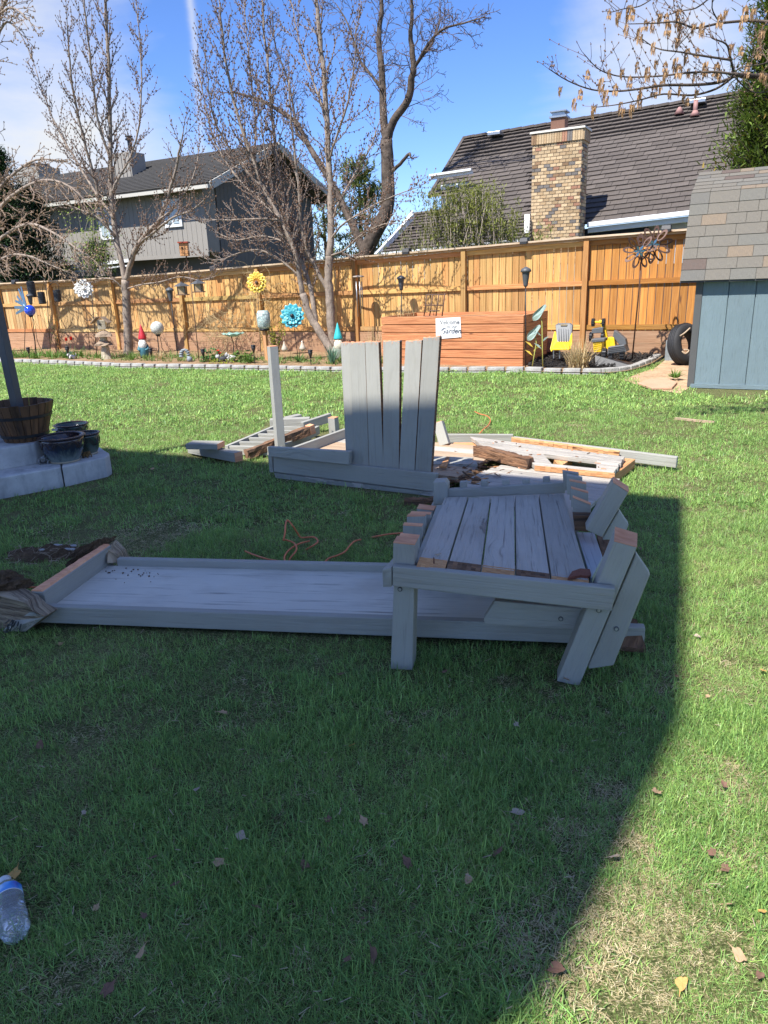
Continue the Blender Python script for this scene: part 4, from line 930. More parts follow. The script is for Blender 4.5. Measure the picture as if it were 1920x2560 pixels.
# ================================================================== planter with sign
PLv = 11.78; plA, plB = PF(953, 915, PLv), PF(1310, 920, PLv); PLH = .0
u0, u1 = PF(955, 860, PLv).dot(U), PF(1308, 860, PLv).dot(U)
zt0, zt1 = PF(955, 797, PLv).z, PF(1308, 782, PLv).z; ph = (zt0+zt1)/2
pl = thing('raised_planter', 'reddish brown raised planter box of six horizontal boards beside the mulch', 'planter box', W((u0+u1)/2, PLv, 0))
nb_ = 6; bh = (ph-.02)/nb_
M['redwood_fill_side'] = wood('stained_planter_side_fill', (.42, .19, .08), (.72, .38, .19), .65, grain=.35, dirt=.15)  # stain painted lighter here, standing in for fill light on the shaded end
pdp = 1.45
for i in range(nb_):
    z0 = .02+i*bh
    q = MB(); q.beam(W(u0, PLv+.02, z0+bh/2), W(u1, PLv+.02, z0+bh/2), .038+rnd.uniform(-.004, .006), bh-.012); obj('board', q, M['redwood'], pl, bevel=.006)
    q = MB(); q.beam(W(u1-.02, PLv+.045, z0+bh/2), W(u1-.02, PLv+pdp, z0+bh/2), .036, bh-.006); obj('board', q, M['redwood_fill_side'], pl, bevel=.004)
    q = MB(); q.beam(W(u0+.02, PLv+.045, z0+bh/2), W(u0+.02, PLv+pdp, z0+bh/2), .036, bh-.006); obj('board', q, M['redwood_fill_side'], pl, bevel=.004)
q = MB(); q.beam(W(u0, PLv+pdp, ph/2), W(u1, PLv+pdp, ph/2), .036, ph-.02); obj('back_board', q, M['redwood'], pl)
q = MB(); q.box8([W(u0+.04, PLv+.04, ph-.12), W(u1-.04, PLv+.04, ph-.12), W(u1-.04, PLv+pdp-.02, ph-.12), W(u0+.04, PLv+pdp-.02, ph-.12), W(u0+.04, PLv+.04, ph-.07), W(u1-.04, PLv+.04, ph-.07), W(u1-.04, PLv+pdp-.02, ph-.07), W(u0+.04, PLv+pdp-.02, ph-.07)]); obj('planter_soil', q, M['bed'], pl)
M['sign'] = plain('white_sign_face', (.80, .80, .79), .4, var=.03, scale=3, bump=.02); M['ink_d'] = plain('dark_ink', (.04, .055, .085), .6, var=.02, bump=0); M['ink_l'] = plain('grey_ink', (.12, .125, .13), .6, var=.02, bump=0); M['ink_f'] = plain('faint_leaf_print', (.62, .63, .62), .6, bump=0)
sv = PLv-.012; sA = PF(1089, 796, sv); sB = PF(1151, 793, sv); sC = PF(1153, 843, sv); sD = PF(1090, 848, sv)
sign = thing('garden_sign', 'white square sign reading Welcome to our Garden screwed to the planter front', 'sign', sA)
q = MB(); q.prism([sA, sB, sC, sD], V*.006); obj('sign_board', q, M['sign'], sign, bevel=.002)
sw = (sB-sA).length; sh_ = (sD-sA).length; sx_ = (sB-sA).normalized(); sy_ = (sA-sD).normalized(); sn_ = sx_.cross(sy_)
def text(body, cx, cy, size, mat, shear=0, name='lettering'):
    c = bpy.data.curves.new(name, 'FONT'); c.body = body; c.size = size; c.align_x = 'CENTER'; c.align_y = 'CENTER'; c.shear = shear; c.extrude = .0006; c.offset = size*.016
    o = bpy.data.objects.new(name, c); sc.collection.objects.link(o); o.parent = sign; c.materials.append(mat); o['label'] = 'the words '+body
    loc = sD+sx_*(sw*cx)+sy_*(sh_*cy)+sn_*.0016
    Mx = Matrix((sx_, sy_, sn_)).transposed().to_4x4(); o.matrix_basis = Matrix.Translation(loc-sign.location) @ Mx; return o
text('Welcome', .52, .78, sw*.225, M['ink_l']); text('to our', .66, .585, sw*.165, M['ink_l']); text('Garden', .60, .36, sw*.27, M['ink_d'], .35)
def flour(pts, r, mat):
    q = MB(); q.tube(cat_rom([sD+sx_*(sw*a)+sy_*(sh_*b)+sn_*.0018 for a, b in pts], 5), r, r*.6, 5); obj('flourish', q, mat, sign, smooth=True)
flour([(.36, .52), (.28, .50), (.22, .40), (.30, .28), (.36, .34), (.30, .44), (.14, .40), (.13, .30), (.22, .22), (.30, .16), (.24, .10), (.16, .14), (.22, .22), (.40, .16), (.50, .22)], .0022, M['ink_d'])
for a, b in ((.12, .62), (.18, .68), (.12, .72), (.74, .14), (.82, .12), (.88, .16), (.78, .20)): flour([(a, b), (a+.03, b+.02), (a+.06, b+.0)], .0022, M['ink_f'])
for a, b in ((.05, .93), (.95, .93), (.95, .07), (.05, .07)): q = MB(); q.sphere(sD+sx_*(sw*a)+sy_*(sh_*b)+sn_*.002, .006, 8, 6); obj('screw', q, M['darkgrey'], sign)
# trellis leaning on the planter
tv = PLv+.9; tr = thing('twig_trellis', 'small brown lattice trellis standing behind the planter top left of the sign', 'trellis', PF(1140, 793, tv))
M['bark'] = plain('brown_twig', (.13, .075, .05), .85, var=.3, scale=20, bump=.6)
for (a, b) in (((1067, 738), (1060, 790)), ((1082, 737), (1074, 790)), ((1097, 736), (1090, 790)), ((1112, 733), (1105, 792)), ((1065, 737), (1115, 736)), ((1061, 763), (1108, 763)), ((1070, 777), (1099, 777)), ((1062, 791), (1108, 791))):
    q = MB(); q.tube([PF(*a, tv), PF(*b, tv+.01)], .011, .011, 6); obj('lath', q, M['bark'], tr, smooth=True)

# ================================================================== shed
shv = 9.88; shA = PZ(1717, 970); shU = shA.dot(U); shV = shA.dot(V)
shed = thing('garden_shed', 'blue garden shed with a brown shingled barn roof at the right edge', 'shed', shA)
SD = U.copy(); SNn = V.copy()
M['shedblue'] = wood('blue_shed_siding', (.1, .1, .1), (.1, .1, .1), .55, paint=(.16, .215, .235), chips=-.2, grain=.7, dirt=.05, gs=(6, 60, 1), knots=True); M['trim'] = plain('shed_grey_trim', (.085, .085, .082), .55)
def SP(s, w, z): return shA+U*s+V*w+Z*z
WH = PP(1745, 700, (shA, V)).z; print('shed wall h', WH)
sbm = unit_box_mesh(.30-.012, .02, WH-.06, M['shedblue'])
q = MB(); q.box8([SP(.0, .012, .02), SP(3.0, .012, .02), SP(3.0, 2.2, .02), SP(0, 2.2, .02), SP(0, .012, WH), SP(3, .012, WH), SP(3, 2.2, WH), SP(0, 2.2, WH)]); obj('wall_core', q, M['shedblue'], shed)
s = .085
while s < 2.9: piece('siding_board', sbm, shed, SP(s, -.010, .06), (U, V, Z)); s += .235 if 0 else .30
q = MB(); q.box8([SP(0, -.022, .02), SP(.082, -.022, .02), SP(.082, .06, .02), SP(0, .06, .02), SP(0, -.022, WH), SP(.082, -.022, WH), SP(.082, .06, WH), SP(0, .06, WH)]); obj('corner_trim', q, M['trim'], shed, bevel=.003)
q = MB(); q.beam(SP(.04, -.012, .035), SP(3, -.012, .035), .03, .05); obj('skirt', q, M['shedblue'], shed)
q = MB(); q.beam(SP(-.1, -.05, WH+.005), SP(3, -.05, WH+.005), .12, .05); obj('soffit', q, M['trim'], shed)
# roof: steep lower slope, flatter upper slope
eA = PP(1700, 703, (shA-V*.12, V)); brk = PP(1740, 484, (shA+V*.35, V)); rdg = PP(1773, 430, (shA+V*1.1, V)); print('shed roof', eA.dot(U)-shU, eA.z, brk.dot(U)-shU, brk.z, rdg.dot(U)-shU, rdg.z)
uL = eA.dot(U)-shU
def shing_mat():
    m, t, b, o = newmat('asphalt_shingle'); q = NB(t); tc = q.n('ShaderNodeTexCoord'); oi = q.n('ShaderNodeObjectInfo'); a = q.noise(tc.outputs['Object'], 190, 3, .7); a2 = q.noise(tc.outputs['Object'], 22, 4, .6)
    base = q.mix(1.0, oi.outputs['Color'], q.ramp(a, [(.3, .45), (.7, 1.5)]), 'MULTIPLY'); base = q.mix(q.ramp(a2, [(.45, 0.0), (.7, .25)]), base, (.11, .11, .11)); q.l(base, b.inputs['Base Color']); q.l(q.bump(a, .7, .004), b.inputs['Normal']); setv(b, rough=.95, spec=.15); return m
M['shing'] = shing_mat()
cols = [(.165, .150, .125)]*4+[(.155, .148, .128), (.17, .158, .135), (.145, .138, .122), (.125, .095, .08), (.21, .165, .12)]
def slope(p0v, p0z, p1v, p1z, rows, flip=1):
    a = V*(p0v*0)+Z*0
    dv = Vector((0, 0, 0))+V*(p1v-p0v)+Z*(p1z-p0z); Ls = dv.length; dd_ = dv.normalized(); nn_ = U.cross(dd_).normalized()
    if nn_.z < 0: nn_ = -nn_
    ex = Ls/rows; tab = unit_tab(ex)
    for r in range(rows):
        s = uL-(.0 if r % 2 else 0); k = 0
        while s < 3.0:
            wi = rnd.choice([.16, .22, .28, .34]); o = piece('shingle', tab, shed, SP(s, p0v, p0z)+dd_*(r*ex)+nn_*(.004+.002*rnd.random()), (U, (dd_*1-nn_*.035).normalized(), nn_), (wi-.004, 1, 1), rnd.choice(cols)); s += wi; k += 1
_tabs = {}
def unit_tab(ex):
    q = MB(); q.box8([(0, -.004, 0), (1, -.004, 0), (1, ex+.01, -.002), (0, ex+.01, -.002), (0, -.004, .009), (1, -.004, .009), (1, ex+.01, .004), (0, ex+.01, .004)]); return mesh(q, M['shing'], name='shingle')
vE, zE, vB, zB, vR, zR = -.12, eA.z, .35, brk.z, 1.15, rdg.z
q = MB(); q.prism([SP(uL, vE, zE-.02), SP(uL, vB, zB-.02), SP(uL, vR, zR-.02), SP(uL, 2.3-vB+.05, zB-.02), SP(uL, 2.42, zE-.02), SP(uL, 2.2, zE-.05), SP(uL, vR, zR-.1), SP(uL, .05, zE-.05)][0:5]+[SP(uL, vR, zE-.02)], U*3.1); obj('roof_deck', q, M['trim'], shed)
slope(vE-.0, zE, vB, zB, 8); slope(vB, zB, vR, zR, 6)
foot([(1715, 985), (1925, 992), (1925, 930), (1715, 930)])
SHX = (shA, WH)
# right-edge grass fringe will be added with the lawn
# ================================================================== neighbour house on the right (brown roof, brick chimney)
rh = thing('brick_chimney_house', 'neighbouring house with a large brown tiled roof and tall tan brick chimney', 'house', W(-5, 20))
M['tile'] = None
def tile_mat():
    m, t, b, o = newmat('brown_metal_tile'); q = NB(t); tc = q.n('ShaderNodeTexCoord'); oi = q.n('ShaderNodeObjectInfo'); a = q.noise(tc.outputs['Object'], 40, 4, .6)
    w = q.noise(q.mapping(tc.outputs['UV'], (38, 2, 1)), 1, 3, .6)
    base = q.mix(q.ramp(w, [(.35, 0.0), (.65, 1.0)]), (.075, .062, .054), (.125, .106, .092)); base = q.mix(q.ramp(a, [(.5, 0.0), (.75, .3)]), base, (.07, .06, .055)); hv = q.n('ShaderNodeHueSaturation'); q.l(q.math('ADD', q.math('MULTIPLY', oi.outputs['Random'], .3), .85), hv.inputs['Value']); q.l(base, hv.inputs['Color']); q.l(hv.outputs[0], b.inputs['Base Color'])
    q.l(q.bump(w, .4, .02), b.inputs['Normal']); setv(b, rough=.8, spec=.3); return m
M['tile'] = tile_mat()
eL, eR = PF(1450, 560, 19.9), PF(1728, 527, 19.9); rL, rR = PF(1160, 347, 25.0), PF(1845, 235, 25.0)
def lerpu(a, b, u): t = (u-a.dot(U))/(b.dot(U)-a.dot(U)); return a.lerp(b, t)
def RP(u, t, h=0):
    a, b = lerpu(eL, eR, u), lerpu(rL, rR, u); p = a.lerp(b, t); return p
ridge_u = rL.dot(U); UR = 3.5
rowsN = 25; nv = (rR-rL).cross(rL-lerpu(eL, eR, ridge_u)).normalized(); nv = nv if nv.z > 0 else -nv
def px_of(p):
    q = CR.transposed() @ (p-CP); return PW/2+FPX*q.x/-q.z, PH/2-FPX*q.y/-q.z
q = MB()
lowL = PP(1188, 425, (RP(-8, .41), nv)); lowu = lowL.dot(U); print('roof', ridge_u, lowu)
q.add([RP(ridge_u, .42)-nv*.03, RP(UR, .42)-nv*.03, RP(UR, 1)-nv*.03, RP(ridge_u, 1)-nv*.03, RP(lowu, 0)-nv*.03, RP(UR, 0)-nv*.03, RP(lowu, .42)-nv*.03], [(0, 1, 2, 3), (4, 5, 1, 6)])
obj('roof_deck', q, M['tile'], rh)
dS = (RP(0, 1)-RP(0, 0)).normalized(); LS = (RP(-5, 1)-RP(-5, 0)).length; ex = LS/rowsN; TW = .42
def tmesh(ex):
    q = MB()
    q.box8([(0, -.01, 0), (1, -.01, 0), (1, ex+.02, -.006), (0, ex+.02, -.006), (0, -.01, .024), (1, -.01, .024), (1, ex+.02, .006), (0, ex+.02, .006)]); 
    return mesh(q, M['tile'], name='roof_tile')
tmv = tmesh(ex); lst = []
Ur = (RP(0, 0)-RP(-5, 0)).normalized()
for r in range(rowsN):
    t = r/rowsN; us = ridge_u if t >= .42 else lowu; u = us-(TW*.5 if r % 2 and t < .42 else 0)*0
    off = (r % 3)*.14; u = us
    first = True
    while u < UR:
        w = TW-off if first else TW; first = False; lst.append((u, t, w)); u += w
def infr(u, t):
    x, y = px_of(RP(u, t)); return -60 < x < 1840 and not (1325 < x < 1450 and y > 330)
vis = [a for a in lst if infr(a[0]+.2, a[1])]; hid = [a for a in lst if not infr(a[0]+.2, a[1])]
vis.sort(key=lambda a: (a[1]))
dSn = (dS-nv*.10).normalized()
for a in vis[:300]: piece('roof_tile', tmv, rh, RP(a[0], a[1])+nv*rnd.uniform(0, .006), (Ur, dSn, nv), (a[2]-.006, 1, 1))
q = MB()
for a in vis[300:]+hid:
    p = RP(a[0], a[1])+nv*rnd.uniform(0, .006); w = a[2]-.006; f = lambda x, y, z: p+Ur*x+dSn*y+nv*z
    q.box8([f(0, -.01, 0), f(w, -.01, 0), f(w, ex+.02, -.006), f(0, ex+.02, -.006), f(0, -.01, .045), f(w, -.01, .045), f(w, ex+.02, .006), f(0, ex+.02, .006)])
obj('roof_tiles', q, M['tile'], rh, kind='stuff')
for k in range(34):
    u = ridge_u+k*.4; p = RP(u, 1)+nv*.02; q = MB(); q.beam(p, RP(u+.41, 1)+nv*.035, .24, .07); obj('ridge_cap', q, M['tile'], rh)
q = MB(); q.beam(RP(ridge_u, .42), RP(ridge_u, 1.0), .10, .10); obj('rake_cap', q, M['tile'], rh)
q = MB(); q.beam(RP(lowu, .0), RP(lowu, .46), .10, .10); obj('rake_cap', q, M['tile'], rh)
M['whitet'] = plain('white_trim', (.70, .72, .72), .5, var=.05); M['navy'] = plain('navy_siding', (.022, .035, .055), .6); M['cream'] = plain('cream_trim', (.48, .46, .40), .6, var=.05)
# eave gutter, wall, window
ua, ubb = PF(1466, 560, 19.75).dot(U), UR
for (dz, h, dv, nm, mt) in ((-.10, .11, -.10, 'gutter', 'whitet'), (-.24, .13, .03, 'fascia', 'whitet')):
    a, b = lerpu(eL, eR, ua)+V*dv+Z*dz, lerpu(eL, eR, ubb)+V*dv+Z*dz; q = MB(); q.box8([a, b, b+V*.1, a+V*.1, a+Z*h, b+Z*h, b+V*.1+Z*h, a+V*.1+Z*h]); obj(nm, q, M[mt], rh, bevel=.01)
q = MB(); a, b = W(lowu-.05, 20.3, 0), W(UR, 20.3, 0); q.box8([a, b, b+V*9, a+V*9, a+Z*2.55, b+Z*2.55, b+V*9+Z*2.55, a+V*9+Z*2.55]); obj('wall', q, M['navy'], rh)
for k in range(12):
    u = -4.35+k*.25; q = MB(); q.box(W(u, 20.285, 1.3), (.02, .03, 2.4), rz=YA); obj('siding_batten', q, M['navy'], rh)
wA = PF(1622, 560, 20.2); q = MB(); u = wA.dot(U)
wf = MB(); a = W(u, 20.22, 1.6); 
for (x0, x1, z0, z1) in ((0, .12, 0, .96), (.95, 1.10, 0, .96), (0, 1.1, .78, .98)): wf.box8([W(u+x0, 20.20, 1.6+z0), W(u+x1, 20.20, 1.6+z0), W(u+x1, 20.28, 1.6+z0), W(u+x0, 20.28, 1.6+z0), W(u+x0, 20.20, 1.6+z1), W(u+x1, 20.20, 1.6+z1), W(u+x1, 20.28, 1.6+z1), W(u+x0, 20.28, 1.6+z1)])
wfo = obj('window', wf, M['cream'], rh)
M['glass'] = plain('dark_window_glass', (.10, .14, .17), .05, var=.02, bump=0, spec=.9); M['glassl'] = plain('curtained_window_glass', (.38, .46, .50), .12, var=.25, scale=1.5, bump=0, spec=.8)
q = MB(); q.box(W(u+.54, 20.27, 2.0), (.84, .02, .8), rz=YA); obj('pane', q, M['glassl'], wfo)
# upper left eave with dormer-like corner and windows
a, b = PF(1076, 440, 22.0), PF(1180, 425, 22.0)
for (dz, h, dv) in ((-.02, .06, -.10), (-.10, .08, 0)): q = MB(); q.box8([a+V*dv+Z*dz, b+V*dv+Z*dz, b+V*(dv+.1)+Z*dz, a+V*(dv+.1)+Z*dz, a+V*dv+Z*(dz+h), b+V*dv+Z*(dz+h), b+V*(dv+.1)+Z*(dz+h), a+V*(dv+.1)+Z*(dz+h)]); obj('gutter', q, M['whitet'], rh)
wv = 22.4; ul, ur_ = PF(1112, 500, wv).dot(U), PF(1172, 500, wv).dot(U)
q = MB(); q.box8([W(ul, wv, 2), W(ur_, wv, 2), W(ur_, 27, 2), W(ul, 27, 2), W(ul, wv, a.z-.22), W(ur_, wv, a.z-.22), W(ur_, 27, a.z-.22), W(ul, 27, a.z-.22)]); obj('upper_wall', q, M['navy'], rh)
q = MB(); q.box(W(ul, wv-.06, 3.4), (.16, .12, 2*(a.z-.25-3.4)), rz=YA); obj('corner_board', q, M['whitet'], rh)
q = MB(); q.box(W((ul*.45+ur_*.55), wv-.06, 3.4), (.10, .10, 2*(a.z-.25-3.4)), rz=YA); obj('mullion', q, M['whitet'], rh)
for (x0, x1) in ((1120, 1140), (1148, 1166)):
    ua_, ub_ = PF(x0, 500, wv).dot(U), PF(x1, 500, wv).dot(U); q = MB(); q.box8([W(ua_, wv-.02, 3.05), W(ub_, wv-.02, 3.05), W(ub_, wv+.1, 3.05), W(ua_, wv+.1, 3.05), W(ua_, wv-.02, a.z-.25), W(ub_, wv-.02, a.z-.25), W(ub_, wv+.1, a.z-.25), W(ua_, wv+.1, a.z-.25)]); obj('window', q, M['glass'], rh)
# low porch wing at left with white rakes
pgl, pgr = PF(958, 634, 18.8), PF(1326, 598, 18.8); q = MB(); ba, bb = PF(1035, 535, 22.2), PF(1340, 500, 22.2)
q.prism([pgl, pgr, bb, ba], Z*.05); obj('porch_roof', q, M['tile'], rh)
for i in range(13):
    t = i/13; q = MB(); q.beam(pgl.lerp(ba, t)+Z*.06, pgr.lerp(bb, t)+Z*.06, .2, .03); obj('roof_course', q, M['tile'], rh)
q = MB(); q.beam(pgl-Z*.03-V*.05, pgr-Z*.03-V*.05, .1, .11); obj('gutter', q, M['whitet'], rh)
q = MB(); q.beam(pgl-Z*.02-U*.04, ba-U*.04+Z*.02, .06, .16); obj('rake_board', q, M['whitet'], rh)
q = MB(); q.beam(PF(940, 640, 18.6), PF(1033, 540, 20.6), .08, .14); obj('rake_board', q, M['whitet'], rh)
q = MB(); q.tube([PF(1318, 536, 19.2), PF(1316, 640, 19.2)], .07, .07, 10); obj('downspout', q, M['white'], rh, smooth=True)
# chimney: corbelled brick
cv = 19.35; cA, cB = PF(1330, 325, cv), PF(1452, 322, cv); cu0, cu1 = PF(1328, 500, cv).dot(U), PF(1450, 500, cv).dot(U); cz1 = (cA.z+cB.z)/2; cd = .62; print('chim', cu0, cu1, cz1)
M['mortar'] = dirt_mat('mortar', (.42, .36, .28), (.56, .50, .42), 50, .3)
ch = obj('chimney', (lambda q: (q.box8([W(cu0+.01, cv+.01, 0), W(cu1-.01, cv+.01, 0), W(cu1-.01, cv+cd, 0), W(cu0+.01, cv+cd, 0), W(cu0+.01, cv+.01, cz1-.02), W(cu1-.01, cv+.01, cz1-.02), W(cu1-.01, cv+cd, cz1-.02), W(cu0+.01, cv+cd, cz1-.02)]), q)[1])(MB()), M['mortar'], rh)
def brick_mat():
    m, t, b, o = newmat('brick_face'); q = NB(t); tc = q.n('ShaderNodeTexCoord'); oi = q.n('ShaderNodeObjectInfo'); a = q.noise(tc.outputs['Object'], 6, 5, .7)
    q.l(q.mix(1.0, oi.outputs['Color'], q.ramp(a, [(.3, .55), (.7, 1.25)]), 'MULTIPLY'), b.inputs['Base Color']); q.l(q.bump(a, .5, .02), b.inputs['Normal']); setv(b, rough=.9, spec=.2); return m
M['brick'] = brick_mat()
bq = MB(); bq.box8([(0, 0, 0), (1, 0, 0), (1, 1, 0), (0, 1, 0), (0, 0, 1), (1, 0, 1), (1, 1, 1), (0, 1, 1)]); bm_ = mesh(bq, M['brick'], name='brick')
def bcol():
    r = rnd.random()
    if r < .10: c = (.20, .18, .165)
    elif r < .16: c = (.30, .19, .11)
    elif r < .20: c = (.38, .20, .13)
    elif r < .45: c = (.47, .33, .19)
    else: c = (.58, .43, .26)
    k = rnd.uniform(.8, 1.15); return tuple(x*k for x in c)
nfront = 8; bw = (cu1-cu0)/nfront; bhh = .078; zz_ = 1.9; cnt = 0; rest = MB(); crs = 0; rest_c = []
M['brick_rest'] = plain('side_brick', (.36, .23, .12), .9, var=.35, scale=5, bump=.4)
bricks = []
z = cz1-.36
while z > 1.7:
    o_ = (crs % 2)*bw/2
    u = cu0-o_
    while u < cu1-.01:
        a_, b_ = max(u, cu0), min(u+bw, cu1); bricks.append((a_, b_, z)); u += bw
    z -= bhh; crs += 1
for (a_, b_, z) in bricks[:285]: piece('brick', bm_, ch, W(a_+.006, cv-.012, z+.006), (U, V, Z), (b_-a_-.012, .03, bhh-.014), bcol())
cr_cols = [(.58, .43, .26), (.47, .33, .19), (.20, .18, .165), (.38, .22, .14)]
rm = [plain('chimney_brick_%s' % n_, c, .9, var=.3, scale=6, bump=.4) for n_, c in zip(('tan', 'brown', 'charcoal', 'red'), cr_cols)]
q = MB()
for (a_, b_, z) in bricks[285:]: q.box8([W(a_+.006, cv-.012, z+.006), W(b_-.006, cv-.012, z+.006), W(b_-.006, cv+.02, z+.006), W(a_+.006, cv+.02, z+.006), W(a_+.006, cv-.012, z+bhh-.008), W(b_-.006, cv-.012, z+bhh-.008), W(b_-.006, cv+.02, z+bhh-.008), W(a_+.006, cv+.02, z+bhh-.008)], rnd.choice([0, 0, 0, 1, 1, 2, 3]))
z = cz1-.36; crs = 0
while z > 1.7:
    w = cv-.0+(.1 if crs % 2 else 0)
    while w < cv+cd-.02:
        w2 = min(w+.2, cv+cd); q.box8([W(cu1-.02, w+.006, z+.006), W(cu1+.012, w+.006, z+.006), W(cu1+.012, w2-.006, z+.006), W(cu1-.02, w2-.006, z+.006), W(cu1-.02, w+.006, z+bhh-.008), W(cu1+.012, w+.006, z+bhh-.008), W(cu1+.012, w2-.006, z+bhh-.008), W(cu1-.02, w2-.006, z+bhh-.008)], rnd.choice([0, 0, 1, 1, 2, 3])); w = w2
    z -= bhh; crs += 1
obj('bricks', q, rm, ch, kind='stuff')
k = 20; zc = cz1-.29
for i in range(k):   # soldier course under the cap
    u = cu0-.02+(cu1-cu0+.04)*i/k; piece('brick', bm_, ch, W(u+.004, cv-.045, zc), (U, V, Z), ((cu1-cu0+.04)/k-.008, .08, .24), bcol())
for i in range(8): w = cv-.03+i*(cd+.06)/8; q = MB(); q.box8([W(cu1, w+.004, zc), W(cu1+.045, w+.004, zc), W(cu1+.045, w+.075, zc), W(cu1, w+.075, zc), W(cu1, w+.004, zc+.24), W(cu1+.045, w+.004, zc+.24), W(cu1+.045, w+.075, zc+.24), W(cu1, w+.075, zc+.24)]); obj('brick', q, rm[rnd.choice([0, 1, 3])], ch)
q = MB(); q.box8([W(cu0-.06, cv-.07, cz1-.045), W(cu1+.07, cv-.07, cz1-.045), W(cu1+.07, cv+cd+.05, cz1-.045), W(cu0-.06, cv+cd+.05, cz1-.045), W(cu0-.05, cv-.06, cz1+.0), W(cu1+.06, cv-.06, cz1+.0), W(cu1+.05, cv+cd+.03, cz1+.03), W(cu0-.04, cv+cd+.03, cz1+.03)]); obj('chimney_cap', q, M['cream'], ch)
fu = PF(1399, 300, cv+.3).dot(U); q = MB(); q.box(W(fu, cv+.3, cz1+.15), (.34, .34, .26), rz=YA); fl_ = obj('flue', q, plain('terracotta', (.17, .085, .055), .8), ch)
M['galv'] = plain('galvanised', (.42, .44, .45), .35, .8); q = MB(); q.box(W(fu, cv+.3, cz1+.30), (.42, .42, .04), rz=YA); q.box(W(fu, cv+.3, cz1+.36), (.3, .3, .10), rz=YA); q.box(W(fu, cv+.3, cz1+.42), (.40, .40, .03), rz=YA); obj('flue_cap', q, M['galv'], ch)
for (x, y, lab) in ((1240, 341, 'v'), (1698, 283, 'p'), (1745, 262, 'v')):
    p = PP(x, y, (RP(0, .5), nv)); q = MB()
    if lab == 'v': q.box(p+nv*.08, (.42, .38, .10), rz=YA); obj('roof_vent', q, M['galv'], rh, bevel=.01)
    else: q.lathe([(.14, -.02), (.05, .14), (.03, .16)], p, 12); obj('vent_pipe', q, plain('pink_pipe_boot', (.32, .17, .15), .7), rh, smooth=True)
q = MB(); p = PP(1737, 288, (RP(0, .5), nv)); q.tube([p, p+Z*.38], .06, .06, 10); q.lathe([(.14, -.02), (.06, .12)], p, 12); obj('vent_pipe', q, plain('pink_pipe_boot', (.32, .17, .15), .7), rh, smooth=True)

# ================================================================== neighbour house on the left
LHv = 19.0; LHu = PF(500, 458, LHv).dot(U); eZ = PF(500, 458, LHv).z; pk = PU(650, 372, LHu); endv = PU(791, 488, LHu).dot(V); pv = pk.dot(V); pz = pk.z; print('LH', LHu, eZ, pv, pz, endv)
lh = thing('grey_house', 'neighbouring two-storey grey house with a dark shingle roof behind the bare maples', 'house', W(LHu, LHv))
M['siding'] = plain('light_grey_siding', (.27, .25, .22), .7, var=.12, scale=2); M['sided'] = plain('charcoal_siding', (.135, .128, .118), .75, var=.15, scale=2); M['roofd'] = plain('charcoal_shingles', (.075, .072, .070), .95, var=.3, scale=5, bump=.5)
UL = -26
# lower wall, dark recess
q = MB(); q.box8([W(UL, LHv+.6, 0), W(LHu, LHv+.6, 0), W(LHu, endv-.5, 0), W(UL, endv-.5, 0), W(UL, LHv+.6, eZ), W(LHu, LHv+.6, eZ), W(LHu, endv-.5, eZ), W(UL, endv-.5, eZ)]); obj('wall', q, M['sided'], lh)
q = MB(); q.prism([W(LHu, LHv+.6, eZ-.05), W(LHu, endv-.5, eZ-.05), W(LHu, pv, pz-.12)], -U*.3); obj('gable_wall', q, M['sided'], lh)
zb = PF(490, 632, LHv).z; v1 = LHv
# light cantilevered storey made of vertical boards
u = UL
q = MB(); q.box8([W(UL, LHv+.03, zb), W(LHu+.02, LHv+.03, zb), W(LHu+.02, LHv+.62, zb), W(UL, LHv+.62, zb), W(UL, LHv+.03, eZ-.1), W(LHu+.02, LHv+.03, eZ-.1), W(LHu+.02, LHv+.62, eZ-.1), W(UL, LHv+.62, eZ-.1)]); obj('upper_wall', q, M['siding'], lh)
sm_ = unit_box_mesh(.19, .03, eZ-.1-zb, M['siding'])
while u < LHu-.1: piece('siding_board', sm_, lh, W(u, LHv, zb), (U, V, Z)); u += .20
u = LHu
w = LHv+.65; sdm = unit_box_mesh(.19, .03, 1.0, M['sided'])
while w < endv-.6:
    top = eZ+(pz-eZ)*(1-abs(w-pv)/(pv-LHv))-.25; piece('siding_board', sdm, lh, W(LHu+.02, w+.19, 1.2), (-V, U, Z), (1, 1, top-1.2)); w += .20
q = MB(); q.box8([W(UL, LHv-.0, zb-.12), W(LHu+.03, LHv-.0, zb-.12), W(LHu+.03, LHv+.06, zb-.12), W(UL, LHv+.06, zb-.12), W(UL, LHv-.0, zb), W(LHu+.03, LHv-.0, zb), W(LHu+.03, LHv+.06, zb), W(UL, LHv+.06, zb)]); obj('band_board', q, M['siding'], lh)
for (x0, y0, x1, y1) in ((255, 520, 285, 590), (420, 500, 452, 558)):
    ua_, ub_ = PF(x0, 560, LHv).dot(U), PF(x1, 560, LHv).dot(U); za, zb2 = PF(x1, y1, LHv).z, PF(x1, y0, LHv).z
    q = MB(); q.box8([W(ua_-.1, LHv-.06, za-.1), W(ub_+.1, LHv-.06, za-.1), W(ub_+.1, LHv-.01, za-.1), W(ua_-.1, LHv-.01, za-.1), W(ua_-.1, LHv-.06, zb2+.05), W(ub_+.1, LHv-.06, zb2+.05), W(ub_+.1, LHv-.01, zb2+.05), W(ua_-.1, LHv-.01, zb2+.05)]); wo = obj('window', q, M['whitet'], lh)
    um = (ua_+ub_)/2
    for (s0, s1) in ((ua_, um-.03), (um+.03, ub_)): q = MB(); q.box8([W(s0, LHv-.075, za), W(s1, LHv-.075, za), W(s1, LHv-.055, za), W(s0, LHv-.055, za), W(s0, LHv-.075, zb2), W(s1, LHv-.075, zb2), W(s1, LHv-.055, zb2), W(s0, LHv-.055, zb2)]); obj('pane', q, M['glassl'], wo)
